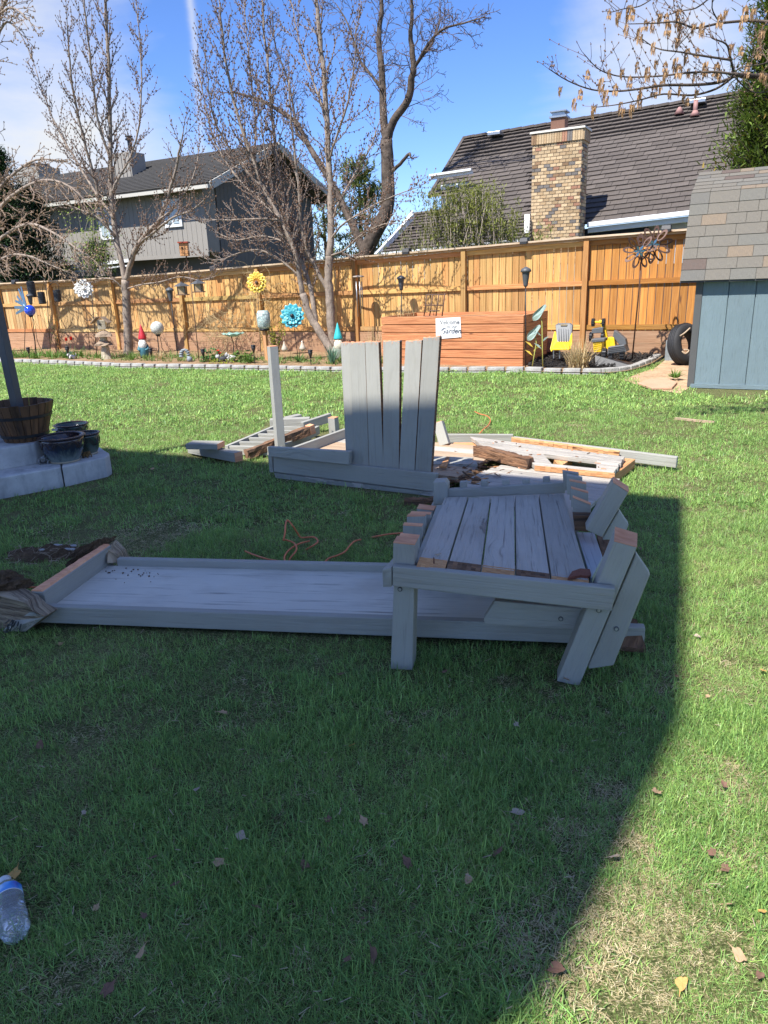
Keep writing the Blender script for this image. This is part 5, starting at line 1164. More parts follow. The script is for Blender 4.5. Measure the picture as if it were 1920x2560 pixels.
# roof two slopes with courses
ov = .55; OE = LHv-.45; slope_k = (pz-eZ)/(pv-LHv); eZo = eZ; RE = LHu+.75; EV2 = endv+.2; eZ2 = pz-(EV2-pv)*slope_k
for (va, za, vb, zb_, nm) in ((OE, pz-(pv-OE)*slope_k*1.0, pv, pz, 'roof'), (EV2, eZ2, pv, pz, 'roof')):
    q = MB(); q.prism([W(UL-1, va, za), W(RE, va, za), W(RE, vb, zb_), W(UL-1, vb, zb_)], Z*.12); obj(nm, q, M['roofd'], lh)
q = MB(); n_ = 22
for i in range(n_):
    t = i/n_; va = OE+(pv-OE)*t; za = pz-(pv-va)*slope_k; q.beam(W(UL-1, va, za+.135), W(RE, va, za+.135), .12, .03)
obj('shingle_courses', q, M['roofd'], lh, kind='stuff')
zo = pz-(pv-OE)*slope_k
q = MB(); q.beam(W(UL, OE-.06, zo+.0), W(RE, OE-.06, zo+.0), .10, .10); obj('gutter', q, M['cream'], lh)
q = MB(); q.beam(W(RE+.02, OE, zo+.02), W(RE+.02, pv, pz+.02), .05, .22); obj('rake_board', q, M['cream'], lh)
q = MB(); q.beam(W(RE+.02, EV2, eZ2+.02), W(RE+.02, pv, pz+.02), .05, .22); obj('rake_board', q, M['cream'], lh)
# siding-clad chimney box with black pipe
cu = PF(322, 410, LHv+1.6).dot(U); zc0, zc1 = PF(322, 470, LHv+1.6).z, PF(322, 383, LHv+1.6).z
q = MB(); q.box8([W(cu-.42, LHv+1.3, zc0-.6), W(cu+.40, LHv+1.3, zc0-.6), W(cu+.40, LHv+2.0, zc0-.6), W(cu-.42, LHv+2.0, zc0-.6), W(cu-.42, LHv+1.3, zc1), W(cu+.40, LHv+1.3, zc1), W(cu+.40, LHv+2.0, zc1), W(cu-.42, LHv+2.0, zc1)]); cb = obj('chimney_box', q, M['siding'], lh, bevel=.01)
for k in range(5): q = MB(); q.box(W(cu-.38+k*.18, LHv+1.29, (zc0+zc1)/2), (.02, .03, zc1-zc0-.1), rz=YA); obj('batten', q, M['siding'], cb)
q = MB(); c = W(cu+.12, LHv+1.65, zc1); q.tube([c, c+Z*.42], .075, .075, 12); q.lathe([(.10, .40), (.14, .42), (.14, .45), (.09, .47), (.09, .50), (.13, .51), (.13, .54), (.02, .56)], c, 14); obj('flue_pipe', q, M['black'], cb)
for (x, y) in ((442, 410), (545, 395)): 
    p = PF(x, y, LHv+3.0); q = MB(); q.box(p, (.34, .3, .12), rz=YA); obj('roof_vent', q, M['black'], lh)
# lower white rail / deck glimpse
q = MB(); q.beam(PF(180, 668, LHv-.6), PF(330, 650, LHv-.6), .06, .10); obj('deck_rail', q, M['whitet'], lh)
q = MB(); q.beam(PF(182, 680, LHv-.6), PF(330, 663, LHv-.6), .06, .05); obj('deck_rail', q, M['whitet'], lh)
# second chimney far left on a further house
fc = thing('far_house', 'far pale house gable with a square chimney partly hidden by the dark conifer at left', 'house', W(-31, 25))
q = MB(); a = PF(105, 500, 25); q.box(a-Z*2, (1.6, 1.2, 6.6), rz=YA); obj('chimney', q, M['siding'], fc)
q = MB(); q.box(a+Z*1.36, (.8, .8, .3), rz=YA); obj('chimney_cap', q, M['darkgrey'], fc)
q = MB(); q.box(a-Z*3.4+V*3-U*2, (9, 5, 5), rz=YA); obj('wall', q, M['siding'], fc)

# ================================================================== own house, unseen behind the camera, roof shaped to cast the big shade
SHW = [(-6.6, 8.95), (2.05, 4.67), (1.50, 3.30), (1.02, 2.15), (.36, 1.20), (-2.0, -.2), (-3.9, 2.6), (-6.2, 6.2)]
HH = 8.0; sh_off = Vector((math.sin(SUN_AZ), math.cos(SUN_AZ), 0))*(HH/math.tan(SUN_EL))
ev = [Vector((x, y, HH))-sh_off for x, y in SHW]; cc_ = sum(ev, Vector())/len(ev)
oh = thing('own_house', 'house standing behind the viewer whose eaves shade the near lawn', 'house', Vector((cc_.x, cc_.y, 0)))
ins = [cc_+(p-cc_)*.35 for p in ev]
q = MB(); n_ = len(ins); q.prism([Vector((p.x, p.y, -.05)) for p in ins], Z*(HH+.0)); obj('wall', q, plain('pale_fill_wall', (.78, .77, .74), .9), oh)  # unseen wall core, shrunk and kept pale to leave more fill light
q = MB(); vs = [p for p in ev]+[p-Z*.16 for p in ev]+[cc_+Z*1.3, cc_-Z*.10]; fs = []
for i in range(n_): j = (i+1) % n_; fs += [(i, j, 2*n_), (i, j, n_+j, n_+i), (n_+i, n_+j, 2*n_+1)]
q.add(vs, fs); obj('roof', q, M['roofd'], oh)
# ================================================================== garden ornaments
BZ = .045
def pole(px_top, px_bot, v, r=.008, z0=BZ):
    a = PF(*px_top, v); b = PF(*px_bot, v); b.z = z0; return b, a
def stake(t, b, a, r=.008, name='pole', mat='black'):
    q = MB(); q.tube([b, b.lerp(a, .5), a], r, r, 6); return obj(name, q, M[mat], t, smooth=True)
def torch(px, ytop, ybot, v, label, leanx=0, s=1.0):
    a = PF(px, ytop, v); b = PF(px+leanx, ybot, v); b.z = BZ; t = thing('garden_torch', label, 'torch', b); h = .30*s
    up = (a-b).normalized(); c = a-up*h
    stake(t, b, c, .009); q = MB(); q.lathe([(.022, 0), (.035, .02), (.062, h*.72), (.072, h*.74)], c, 16); obj('cone', q, M['darkgrey'], t, smooth=False)
    q = MB(); q.lathe([(.082, h*.74), (.085, h*.80), (.070, h*.90), (.030, h*.97), (.012, h)], c, 16); obj('lid', q, M['darkgrey'], t, smooth=True); return t
torch(1314, 667, 925, 11.62, 'tall dark torch on a pole in front of the planter right corner')
torch(1003, 688, 840, 13.3, 'dark torch standing behind the planter left corner', s=.95)
torch(423, 718, 905, 11.9, 'dark garden torch on a leaning pole left of the hanging feeders', 24, s=.95)
torch(75, 734, 875, 12.1, 'grey metal torch in front of the fence behind the blue glass globe', 14, s=.85)
def solar(px, ytop, ybot, v, label):
    b = PF(px, ybot, v); b.z = BZ; a = PF(px, ytop, v); t = thing('solar_path_light', label, 'solar light', b, 0, 'small solar path lights along the edging'); h = max(.16, a.z-BZ)
    q = MB(); q.tube([b, b+Z*(h-.10)], .008, .008, 6); obj('stake', q, M['black'], t); q = MB(); q.lathe([(.010, h-.16), (.042, h-.06), (.040, h-.02)], b, 10); obj('lamp', q, M['blackp'], t, smooth=True)
    q = MB(); q.lathe([(.048, h-.02), (.050, h-.005), (.02, h)], b, 12); obj('cap', q, M['blackp'], t, smooth=True)
for a in ((75, 868, 899, 11.4, 'small black solar path light nearest the dark post'), (173, 866, 900, 11.4, 'small black solar path light below the red tulips'), (380, 870, 902, 11.5, 'small black solar path light right of the red-hatted gnome'), (510, 872, 905, 11.45, 'small black solar path light left of the green heuchera'), (637, 862, 908, 11.4, 'black solar path light below the mosaic lantern'), (778, 874, 915, 11.35, 'black solar path light right of the glass teardrops')): solar(*a)
# suet / seed feeders on a hook at left
def feeder_cyl(px, y0, y1, v, r, label, hook=True):
    a, b = PF(px, y0, v), PF(px, y1, v); t = thing('tube_feeder', label, 'bird feeder', b); h = a.z-b.z; q = MB(); q.lathe([(r*.9, 0), (r, .02), (r, h*.96), (r*.5, h)], b, 14); obj('tube', q, M['blackp'], t, smooth=False)
    if hook: q = MB(); q.lathe([(r*1.25, -.012), (r*1.25, .008)], b, 14); obj('tray', q, M['black'], t)
    for k in range(5): q = MB(); q.lathe([(r*1.03, h*(.12+.17*k)), (r*1.03, h*(.14+.17*k))], b, 14); obj('band', q, M['darkgrey'], t)
    q = MB(); q.tube([b+Z*h, b+Z*(h+.10)], .004, .004, 5); obj('hanger', q, M['black'], t)
feeder_cyl(82, 703, 742, 12.6, .095, 'tall black tube feeder with a tray hanging at the far left fence')
feeder_cyl(107, 729, 760, 12.6, .085, 'short black mesh feeder hanging left of a fence post', False)
feeder_cyl(146, 724, 754, 12.6, .085, 'short black mesh feeder hanging right of a fence post', False)
hk = thing('shepherd_hook', 'thin black multi-arm hook holding the black feeders', 'hook', PF(126, 880, 12.6)*1); hk.location.z = BZ
b = Vector(hk.location); a = PF(115, 700, 12.6); q = MB(); q.tube([b, a], .010, .008, 6); obj('pole', q, M['black'], hk, smooth=True)
for (x0, x1, y) in ((115, 82, 694), (115, 107, 716), (118, 146, 712)): q = MB(); q.tube(cat_rom([PF(x0, y+10, 12.6), PF((x0+x1)/2, y-6, 12.6), PF(x1, y, 12.6), PF(x1, y+12, 12.6)], 4), .006, .005, 5); obj('arm', q, M['black'], hk, smooth=True)
# blue gazing globe on stand
def globe(px, py, v, r, mat, label, name, yb):
    c = PF(px, py, v); t = thing(name, label, 'globe', Vector((c.x, c.y, BZ))); q = MB(); q.sphere(c, r, 28, 18); obj('globe', q, mat, t, smooth=True)
    q = MB(); q.lathe([(.03, -r*1.25), (.05, -r*1.1), (.06, -r*.92)], c, 14); obj('collar', q, M['black'], t, smooth=True)
    for k in range(3): an = k*2.09+.4; q = MB(); o_ = Vector((math.cos(an), math.sin(an), 0)); q.tube(cat_rom([c-Z*r*1.1+o_*.03, c-Z*(r+.25)+o_*.05, Vector((c.x, c.y, (c.z+BZ)*.35))+o_*.04, Vector((c.x, c.y, BZ))+o_*.14], 4), .007, .007, 5); obj('stand_leg', q, M['black'], t, smooth=True)
mgl = newmat('cobalt_glass'); mgl[2].inputs['Base Color'].default_value = (.01, .05, .55, 1); setv(mgl[2], rough=.05, coat=1.0, spec=.9)
globe(75, 776, 11.9, .125, mgl[0], 'cobalt blue glass gazing globe on a black stand', 'gazing_globe', 880)
def mosaic(name, c1, c2, sc_=40):
    m, t, b, o = newmat(name); q = NB(t); tc = q.n('ShaderNodeTexCoord'); v = q.n('ShaderNodeTexVoronoi'); v.inputs['Scale'].default_value = sc_; q.l(tc.outputs['Object'], v.inputs['Vector']); vd = q.n('ShaderNodeTexVoronoi', feature='DISTANCE_TO_EDGE'); vd.inputs['Scale'].default_value = sc_; q.l(tc.outputs['Object'], vd.inputs['Vector'])
    sp_ = q.n('ShaderNodeSeparateColor'); q.l(v.outputs['Color'], sp_.inputs[0]); base = q.mix(sp_.outputs[0], c1, c2); base = q.mix(q.ramp(vd.outputs['Distance'], [(.03, 1.0), (.08, 0.0)]), base, (.20, .19, .17)); q.l(base, b.inputs['Base Color']); setv(b, rough=.25); return m
globe(393, 820, 12.2, .145, mosaic('silver_mosaic', (.75, .75, .68), (.45, .47, .42)), 'silver mosaic globe on a thin stand right of the red-hatted gnome', 'mosaic_globe', 885)
# daisy-like metal flowers
def flower(c, R1, npet, mats, label, name, face, stem_base=None, layers=2, petw=.26, center=None):
    t = thing(name, label, 'garden flower', Vector((stem_base.x, stem_base.y, stem_base.z)) if stem_base else c)
    f = face.normalized(); x = f.cross(Z).normalized(); y = x.cross(f)
    for l in range(layers):
        rr = R1*(1-.3*l)
        for k in range(npet):
            an = 2*math.pi*(k+.5*l)/npet+rnd.uniform(-.08, .08); d = x*math.cos(an)+y*math.sin(an); s = d.cross(f); w = rr*petw*(1.0)
            pts = []; prof = [(.10, .25), (.3, .75), (.6, 1.0), (.85, .75), (1.0, .12)]
            vs = []; lift = .10+.12*l
            for (tt, ww) in prof: 
                for sg in (-1, 0, 1): vs.append(c+d*rr*tt+s*(w*ww*sg)+f*(rr*(lift*tt*tt+(.10 if sg == 0 else .0)*-1*ww*.6+.02*l)))
            fs = []
            for i in range(len(prof)-1):
                for j in range(2): fs.append((i*3+j, i*3+j+1, (i+1)*3+j+1, (i+1)*3+j))
            q = MB(); q.add(vs, fs); o = obj('petal', q, mats[l % len(mats)], t, smooth=True); sm = o.modifiers.new('s', 'SOLIDIFY'); sm.thickness = .004
    q = MB(); q.sphere(c+f*R1*.14, R1*.16, 12, 8, sz=(1, 1, 1)); obj('flower_centre', q, center or M['darkgrey'], t, smooth=True)
    if stem_base: q = MB(); q.tube([stem_base, c-f*.02], .007, .006, 6); obj('stem', q, M['black'], t, smooth=True)
    return t
cam_dir = (CP-PF(640, 705, 12.3)).normalized()
M['yel'] = plain('yellow_enamel', (.70, .48, .07), .45, var=.15, scale=8); M['yel2'] = plain('amber_enamel', (.50, .22, .03), .45, var=.3, scale=12); M['teal'] = plain('teal_enamel', (.04, .31, .38), .4, var=.3, scale=8); M['teal2'] = plain('light_teal_enamel', (.10, .42, .46), .4, var=.25, scale=8); M['wpet'] = plain('weathered_white_enamel', (.72, .70, .66), .5, var=.15, scale=9)
def sbase(px, py, v): p = PF(px, py, v); p.z = BZ; return p
flower(PF(642, 706, 12.35), .21, 14, [M['yel'], M['yel'], M['yel2']], 'yellow metal sunflower with an amber centre high on a thin stem', 'metal_flower', Vector((-.15, -1, .1)), sbase(652, 880, 12.35), 3, center=M['bark'])
flower(PF(731, 790, 12.0), .24, 13, [M['teal'], M['teal2'], M['teal']], 'large teal metal flower with a dark centre', 'metal_flower', Vector((-.1, -1, .25)), sbase(745, 885, 12.0), 3, center=M['black'])
flower(PF(209, 722, 12.2), .215, 13, [M['wpet'], M['wpet']], 'white weathered metal flower on a tall dark stem', 'metal_flower', Vector((.25, -1, .15)), sbase(222, 862, 12.2), 2, center=M['wpet'])
# hummingbird-like wings left of the blue globe
wg = thing('bird_ornament', 'dark blue feathered metal bird ornament above the blue globe', 'ornament', sbase(60, 885, 12.0)); M['feather'] = plain('blue_grey_feather', (.10, .17, .25), .35, metal=.3, var=.4, scale=25)
for (p0, p1, w) in (((64, 762), (46, 722), .05), ((64, 762), (52, 716), .035), ((66, 765), (38, 752), .05), ((66, 770), (36, 768), .06), ((60, 764), (42, 740), .045), ((64, 770), (40, 784), .05)):
    a, b = PF(*p0, 11.95), PF(*p1, 12.0); q = MB(); q.beam(a, b, .09, .012, w2=w, h2=.006, up=V); obj('wing_feather', q, M['feather'], wg, bevel=.003)
q = MB(); q.tube([PF(70, 778, 11.95), PF(62, 765, 11.95), PF(56, 758, 11.95)], [.02, .045, .012], n=8); obj('body', q, M['feather'], wg, smooth=True); stake(wg, sbase(60, 885, 12.0), PF(64, 772, 12.0))
# double basket hook and birdhouse tower
bh_ = thing('basket_hook', 'thin double shepherd hook with two wire baskets left of the stone birdhouse', 'hook', sbase(243, 898, 11.8)); b = sbase(243, 898, 11.8); a = PF(228, 725, 11.8); stake(bh_, b, a, .009)
for (x, s_) in ((221, -1), (243, 1)):
    c = PF(x, 798, 11.8); q = MB(); q.tube(cat_rom([PF(229, 790, 11.8), PF(229+s_*6, 782, 11.8), PF(x, 785, 11.8)], 3), .005, .005, 5); obj('arm', q, M['black'], bh_, smooth=True)
    for k in range(6): q = MB(); an = k*math.pi/6; q.tube([c+Vector((math.cos(an)*.08*math.cos(t), math.sin(an)*.08*math.cos(t), -.07*abs(math.sin(t))+.03)) for t in [math.pi*j/8 for j in range(9)]], .003, .003, 4); obj('basket_wire', q, M['black'], bh_)
M['drift'] = plain('driftwood', (.30, .22, .15), .9, var=.45, scale=14, bump=1.0); M['drift2'] = plain('pale_carved_stone', (.42, .36, .26), .9, var=.3, scale=10, bump=.8)
bt = thing('birdhouse_tower', 'rustic mushroom-shaped birdhouse tower with a crooked shingled roof', 'birdhouse', sbase(268, 902, 11.65)); c = sbase(268, 902, 11.65)
q = MB(); q.lathe([(.13, 0), (.10, .1), (.085, .2), (.075, .28), (.07, .34)], c, 12, jit=.12); obj('trunk_base', q, M['drift2'], bt)
q = MB(); q.lathe([(.05, .30), (.19, .30), (.17, .34), (.06, .42)], c+Vector((-.02, 0, 0)), 11, jit=.15); obj('lower_roof', q, M['drift'], bt)
q = MB(); q.lathe([(.08, .40), (.075, .52)], c, 10, jit=.1); obj('middle_storey', q, M['drift2'], bt)
q = MB(); q.lathe([(.04, .50), (.20, .49), (.15, .55), (.05, .62)], c+Vector((.02, 0, 0)), 11, jit=.18); obj('middle_roof', q, M['drift'], bt)
q = MB(); q.box(c+Z*.74, (.17, .15, .20), rz=.3); obj('house_box', q, M['drift2'], bt, bevel=.01)
for s_ in (-1, 1): 
    for k in range(4): q = MB(); p = c+Z*.80+Vector((s_*.035, 0, 0)); q.beam(p+Vector((s_*.02, -.12+.06*k, .11)), p+Vector((s_*.16, -.12+.06*k, -.02)), .062, .018); obj('shingle', q, M['drift'], bt)
q = MB(); q.sphere(c+Vector((-.01, -.078, .75)), .02, 8, 6); obj('entrance_hole', q, M['black'], bt)
# gnomes
def gnome(loc, s, hat, label, beard=(.75, .72, .66), coat=(.05, .16, .20)):
    t = thing('garden_gnome', label, 'gnome', loc); mh = plain('gnome_hat', hat, .5, var=.12); mb_ = plain('gnome_beard', beard, .6, var=.2, scale=30, bump=.6); mc = plain('gnome_coat', coat, .6, var=.3, scale=20); ms = plain('gnome_skin', (.62, .38, .27), .55)
    q = MB(); q.lathe([(.11*s, 0), (.13*s, .05*s), (.15*s, .2*s), (.14*s, .36*s), (.09*s, .45*s), (.06*s, .48*s)], (0, 0, .03*s), 18); obj('body', q, mc, t, smooth=True, local=True)
    q = MB(); q.sphere((0, 0, .55*s), .105*s, 16, 10); h = obj('head', q, ms, t, smooth=True, local=True)
    q = MB(); q.sphere((0, -.105*s, .545*s), .028*s, 10, 8); obj('nose', q, ms, h, smooth=True, local=True)
    for sx in (-1, 1): q = MB(); q.sphere((.04*s*sx, -.093*s, .575*s), .013*s, 8, 6); obj('eye', q, M['black'], h, smooth=True, local=True); q = MB(); q.sphere((.108*s*sx, 0, .55*s), .025*s, 8, 6); obj('ear', q, ms, h, smooth=True, local=True)
    q = MB(); q.sphere((0, -.07*s, .42*s), .13*s, 16, 10, sz=(1.0, .7, 1.25)); obj('beard', q, mb_, t, smooth=True, local=True)
    q = MB(); q.sphere((0, -.115*s, .515*s), .06*s, 12, 6, sz=(1.3, .5, .4)); obj('moustache', q, mb_, t, smooth=True, local=True)
    q = MB(); q.lathe([(.125*s, .58*s), (.13*s, .61*s), (.105*s, .70*s), (.07*s, .82*s), (.035*s, .94*s), (.012*s, 1.02*s), (.001, 1.03*s)], (0, 0, 0), 18); obj('hat', q, mh, t, smooth=True, local=True)
    for sx in (-1, 1):
        q = MB(); q.tube([(.12*s*sx, -.0, .36*s), (.15*s*sx, -.07*s, .27*s), (.09*s*sx, -.14*s, .25*s)], .045*s, .035*s, 8); obj('arm', q, mc, t, smooth=True, local=True)
        q = MB(); q.sphere((.06*s*sx, -.06*s, .03*s), .07*s, 10, 6, sz=(.8, 1.3, .6)); obj('boot', q, M['black'], t, smooth=True, local=True)
gnome(sbase(363, 896, 12.0), .70, (.50, .02, .03), 'garden gnome with a tall red hat and white beard')
gnome(sbase(848, 892, 12.2), .68, (.03, .42, .44), 'garden gnome with a teal pointed hat behind the upright grey boards', (.70, .65, .50), (.25, .28, .22))
# caterpillar-like curled statue, small figurines
cs = thing('curled_statue', 'grey ribbed curled statue on the bed edge', 'statue', sbase(463, 902, 11.45)); c = sbase(463, 902, 11.45); M['greystone'] = plain('mottled_grey_stone', (.22, .25, .26), .7, var=.4, scale=20, bump=.6)
for k in range(9): an = math.pi*(1.05-k/8*1.15); p = c+Vector((.075*math.cos(an)+.01, 0, .13+.11*math.sin(an))); q = MB(); q.sphere(p, .05-.001*k, 12, 8, sz=(1, 1.1, .55)); obj('body_ring', q, M['greystone'], cs, smooth=True)
q = MB(); q.sphere(c+Vector((.10, -.02, .05)), .06, 12, 8); obj('head', q, M['greystone'], cs, smooth=True)
def animal(px, py, v, s, c1, c2, label):
    c = sbase(px, py, v); t = thing('animal_figurine', label, 'figurine', c); m1 = plain('dark_coat', c1, .7, var=.3, scale=20); m2 = plain('light_coat', c2, .7)
    q = MB(); q.sphere(c+Vector((0, 0, .45*s)), .40*s, 12, 8, sz=(1.35, .8, .8)); obj('body', q, m1, t, smooth=True)
    q = MB(); q.sphere(c+Vector((-.55*s, -.05*s, .75*s)), .26*s, 12, 8); h = obj('head', q, m2, t, smooth=True)
    for sy in (-1, 1): q = MB(); q.lathe([(.09*s, 0), (.001, .18*s)], c+Vector((-.55*s, .12*s*sy, .95*s)), 8); obj('ear', q, m1, h)
    for a in (-.35, .35):
        for b_ in (-.15, .15): q = MB(); q.tube([c+Vector((a*s, b_*s, .4*s)), c+Vector((a*s, b_*s, 0))], .09*s, .07*s, 7); obj('leg', q, m1, t, smooth=True)
    q = MB(); q.tube(cat_rom([c+Vector((.5*s, 0, .5*s)), c+Vector((.75*s, 0, .7*s)), c+Vector((.7*s, 0, 1.0*s))], 3), .10*s, .06*s, 8); obj('tail', q, m2, t, smooth=True)
animal(558, 908, 11.4, .17, (.03, .03, .035), (.45, .44, .42), 'black and grey animal figurine on the bed edge by the red flower')
animal(578, 893, 11.7, .16, (.65, .63, .6), (.25, .25, .25), 'white animal figurine beneath the green glass bird bath')
animal(178, 880, 11.5, .13, (.62, .60, .58), (.5, .5, .5), 'small white figurine below the red tulips')
# house-shaped feeders on a hook
sh2 = thing('feeder_hook', 'leaning brown pole with curled arms holding two lantern feeders', 'hook', sbase(498, 906, 11.7)); b, a = sbase(498, 906, 11.7), PF(475, 682, 11.7); stake(sh2, b, a, .010, mat='bark')
for s_, x in ((-1, 457), (1, 497)): q = MB(); q.tube(cat_rom([a-Z*.02, PF(475+s_*8, 686, 11.7), PF(x, 692, 11.7), PF(x, 705, 11.7)], 4), .006, .005, 5); obj('arm', q, M['black'], sh2, smooth=True)
def lantern(px, y0, y1, v, label):
    a, b = PF(px, y0, v), PF(px, y1, v); h = a.z-b.z; t = thing('lantern_feeder', label, 'bird feeder', b); w = h*.62
    q = MB(); q.box(b+Z*.01, (w*1.35, w*1.35, .02)); obj('tray', q, M['bark'], t)
    q = MB(); q.box(b+Z*h*.34, (w*.85, w*.85, h*.58)); obj('seed_box', q, plain('seed_fill', (.38, .26, .14), .6, var=.5, scale=60), t)
    for sx in (-1, 1):
        for sy in (-1, 1): q = MB(); q.box(b+Vector((sx*w*.44, sy*w*.44, h*.34)), (.014, .014, h*.62)); obj('corner_bar', q, M['black'], t)
    q = MB(); q.lathe([(w*.98, h*.64), (w*.92, h*.68), (w*.35, h*.86), (.02, h*.90), (.008, h)], b, 4); obj('roof', q, M['darkgrey'], t)
lantern(457, 703, 738, 11.7, 'left lantern-shaped bird feeder with seed hanging from the brown hook pole'); lantern(498, 697, 731, 11.7, 'right lantern-shaped bird feeder with seed hanging from the brown hook pole')
# orange birdhouse hanging in front of the grey house
c = PF(463, 640, 13.9); hb_ = thing('hanging_birdhouse', 'orange-brown wooden birdhouse hanging high in front of the grey house', 'birdhouse', c); q = MB(); q.box(c+Z*.14, (.19, .17, .28)); obj('box', q, M['rawo'], hb_, bevel=.005); q = MB(); q.box(c+Z*.30, (.24, .24, .03)); obj('roof', q, plain('red_roof_paint', (.35, .06, .03), .6), hb_); q = MB(); q.sphere(c+Vector((-.03, -.085, .18)), .025, 8, 6); obj('entrance_hole', q, M['black'], hb_); q = MB(); q.tube([c+Z*.3, c+Z*.62], .004, .004, 4); obj('cord', q, M['black'], hb_)
q = MB(); q.tube([Vector((c.x+.02, c.y+.02, 0)), c+Vector((.02, .02, 0))], .02, .02, 6); obj('pole', q, M['bark'], hb_)
# bird bath of green glass
M['gglass'] = plain('pale_green_glass', (.30, .50, .42), .15, var=.25, scale=12, spec=.8); c = PF(583, 835, 11.75); bb_ = thing('bird_bath', 'scalloped pale green glass bird bath on thin metal legs', 'bird bath', Vector((c.x, c.y, BZ)))
q = MB(); n_ = 36; vs = [c-Z*.045]; 
for r_ in (.5, 1.0):
    for k in range(n_): an = 2*math.pi*k/n_; rr = .215*r_*(1+.06*math.cos(an*9)*(r_ > .6)); vs.append(c+Vector((rr*math.cos(an), rr*math.sin(an), -.03 if r_ < .6 else .018+.012*math.cos(an*9))))
fs = [(0, 1+k, 1+(k+1) % n_) for k in range(n_)]+[(1+k, n_+1+k, n_+1+(k+1) % n_, 1+(k+1) % n_) for k in range(n_)]; q.add(vs, fs); o = obj('bowl', q, M['gglass'], bb_, smooth=True); s_ = o.modifiers.new('s', 'SOLIDIFY'); s_.thickness = .01
for an in (.3, 2.2, 4.4): o_ = Vector((math.cos(an), math.sin(an), 0)); q = MB(); q.tube(cat_rom([c+o_*.10-Z*.03, c+o_*.04-Z*.2, Vector((c.x, c.y, BZ+.1))+o_*.10, Vector((c.x, c.y, BZ))+o_*.15], 4), .007, .007, 5); obj('leg', q, M['black'], bb_, smooth=True)
# mosaic lantern on a fence stub
c = PF(661, 822, 11.9); ml_ = thing('mosaic_lantern', 'teal and white scale-patterned lantern jar on a post', 'lantern', sbase(667, 880, 11.9)); h = PF(661, 777, 11.9).z-c.z
q = MB(); q.lathe([(.09, 0), (.125, .05), (.135, h*.5), (.13, h*.85), (.10, h), (.09, h*1.02)], c, 20); obj('jar', q, mosaic('scale_mosaic', (.62, .72, .66), (.22, .36, .36), 26), ml_, smooth=True)
q = MB(); q.lathe([(.06, -.04), (.10, -.03), (.095, .01)], c, 14); obj('base_ring', q, M['black'], ml_, smooth=True)
b = Vector(ml_.location); q = MB(); q.beam(b, c-Z*.03, .07, .07, up=V); obj('post', q, M['rawo'], ml_)
# teal flower crossbar, glass teardrops
for (x, y, lb) in ((712, 880, 'left glass teardrop ornament under the teal flower'), (757, 878, 'right glass teardrop ornament under the teal flower')):
    c = PF(x, y, 11.9); t = thing('glass_teardrop', lb, 'ornament', c); q = MB(); h = .21; q.lathe([(.005, 0), (.055, .03), (.068, .055), (.045, .10), (.014, .17), (.004, h)], c, 14); obj('drop', q, plain('frosted_amber_glass', (.52, .44, .33), .15, var=.3, spec=.8), t, smooth=True); q = MB(); q.tube([c+Z*h, PF(x+2, 812, 11.9)], .003, .003, 4); obj('string', q, M['black'], t)
q = MB(); q.beam(PF(705, 811, 11.92), PF(762, 811, 11.92), .012, .012); o = obj('crossbar', q, M['black']); tag(o, 'thin black horizontal bar behind the teal flower', 'bar')
# wind chime
c = PF(896, 692, 13.2); wc = thing('wind_chime', 'wooden disc wind chime with hanging metal tubes in front of a fence post', 'wind chime', c); q = MB(); q.lathe([(.10, -.012), (.115, 0), (.11, .015), (.02, .03)], c, 18); obj('disc', q, M['grayw'], wc)
for k, ln in enumerate((.50, .62, .68, .60, .48)): an = k*1.256; p = c+Vector((.06*math.cos(an), .06*math.sin(an), -.09)); q = MB(); q.tube([p, p-Z*ln], .011, .011, 8); obj('chime_tube', q, M['galv'], wc, smooth=True)
for k in range(5): an = k*1.256; p = c+Vector((.06*math.cos(an), .06*math.sin(an), 0)); q = MB(); q.tube([p, p-Z*.1], .002, .002, 3); obj('string', q, M['black'], wc)
# glass leaf flower stalks at the planter corner
M['leafg'] = plain('green_white_glass', (.30, .38, .33), .12, var=.5, scale=14, spec=.9); M['stalk'] = plain('yellow_green_stalk', (.42, .42, .10), .5)
for i, (hx, hy, bx, by, lb) in enumerate(((1349, 782, 1357, 918, 'taller glass-headed metal flower with a yellowish stalk by the planter corner'), (1335, 832, 1330, 920, 'shorter glass-headed metal flower with yellow leaves by the planter corner'))):
    v = 11.55; b = sbase(bx, by, v); c = PF(hx, hy, v); t = thing('glass_flower', lb, 'garden flower', b); q = MB(); q.tube([b, b.lerp(PF(hx+6, hy+24, v), .5), PF(hx+6, hy+24, v), c], .009, .007, 6); obj('stalk', q, M['stalk'], t, smooth=True)
    d = (PF(hx+14, hy-18, v)-PF(hx-14, hy+16, v)).normalized(); s_ = d.cross(V).normalized(); vs = []; 
    for k in range(20): an = 2*math.pi*k/20; vs.append(c+d*(.155*math.cos(an))+s_*(.055*math.sin(an)*(1+.2*math.cos(3*an)))+V*(.02*math.cos(2*an)-.03))
    q = MB(); q.prism(vs, V*.012); obj('glass_head', q, M['leafg'], t, smooth=False)
    for k in range(3):
        p = b.lerp(c, .35+.12*k); sg = 1 if k % 2 else -1; q = MB(); q.prism([p, p+Vector((.05*sg, 0, .03)), p+Vector((.13*sg, 0, .10)), p+Vector((.05*sg, 0, .07))], V*.004); obj('leaf', q, M['yel'] if i else M['leafg'], t)
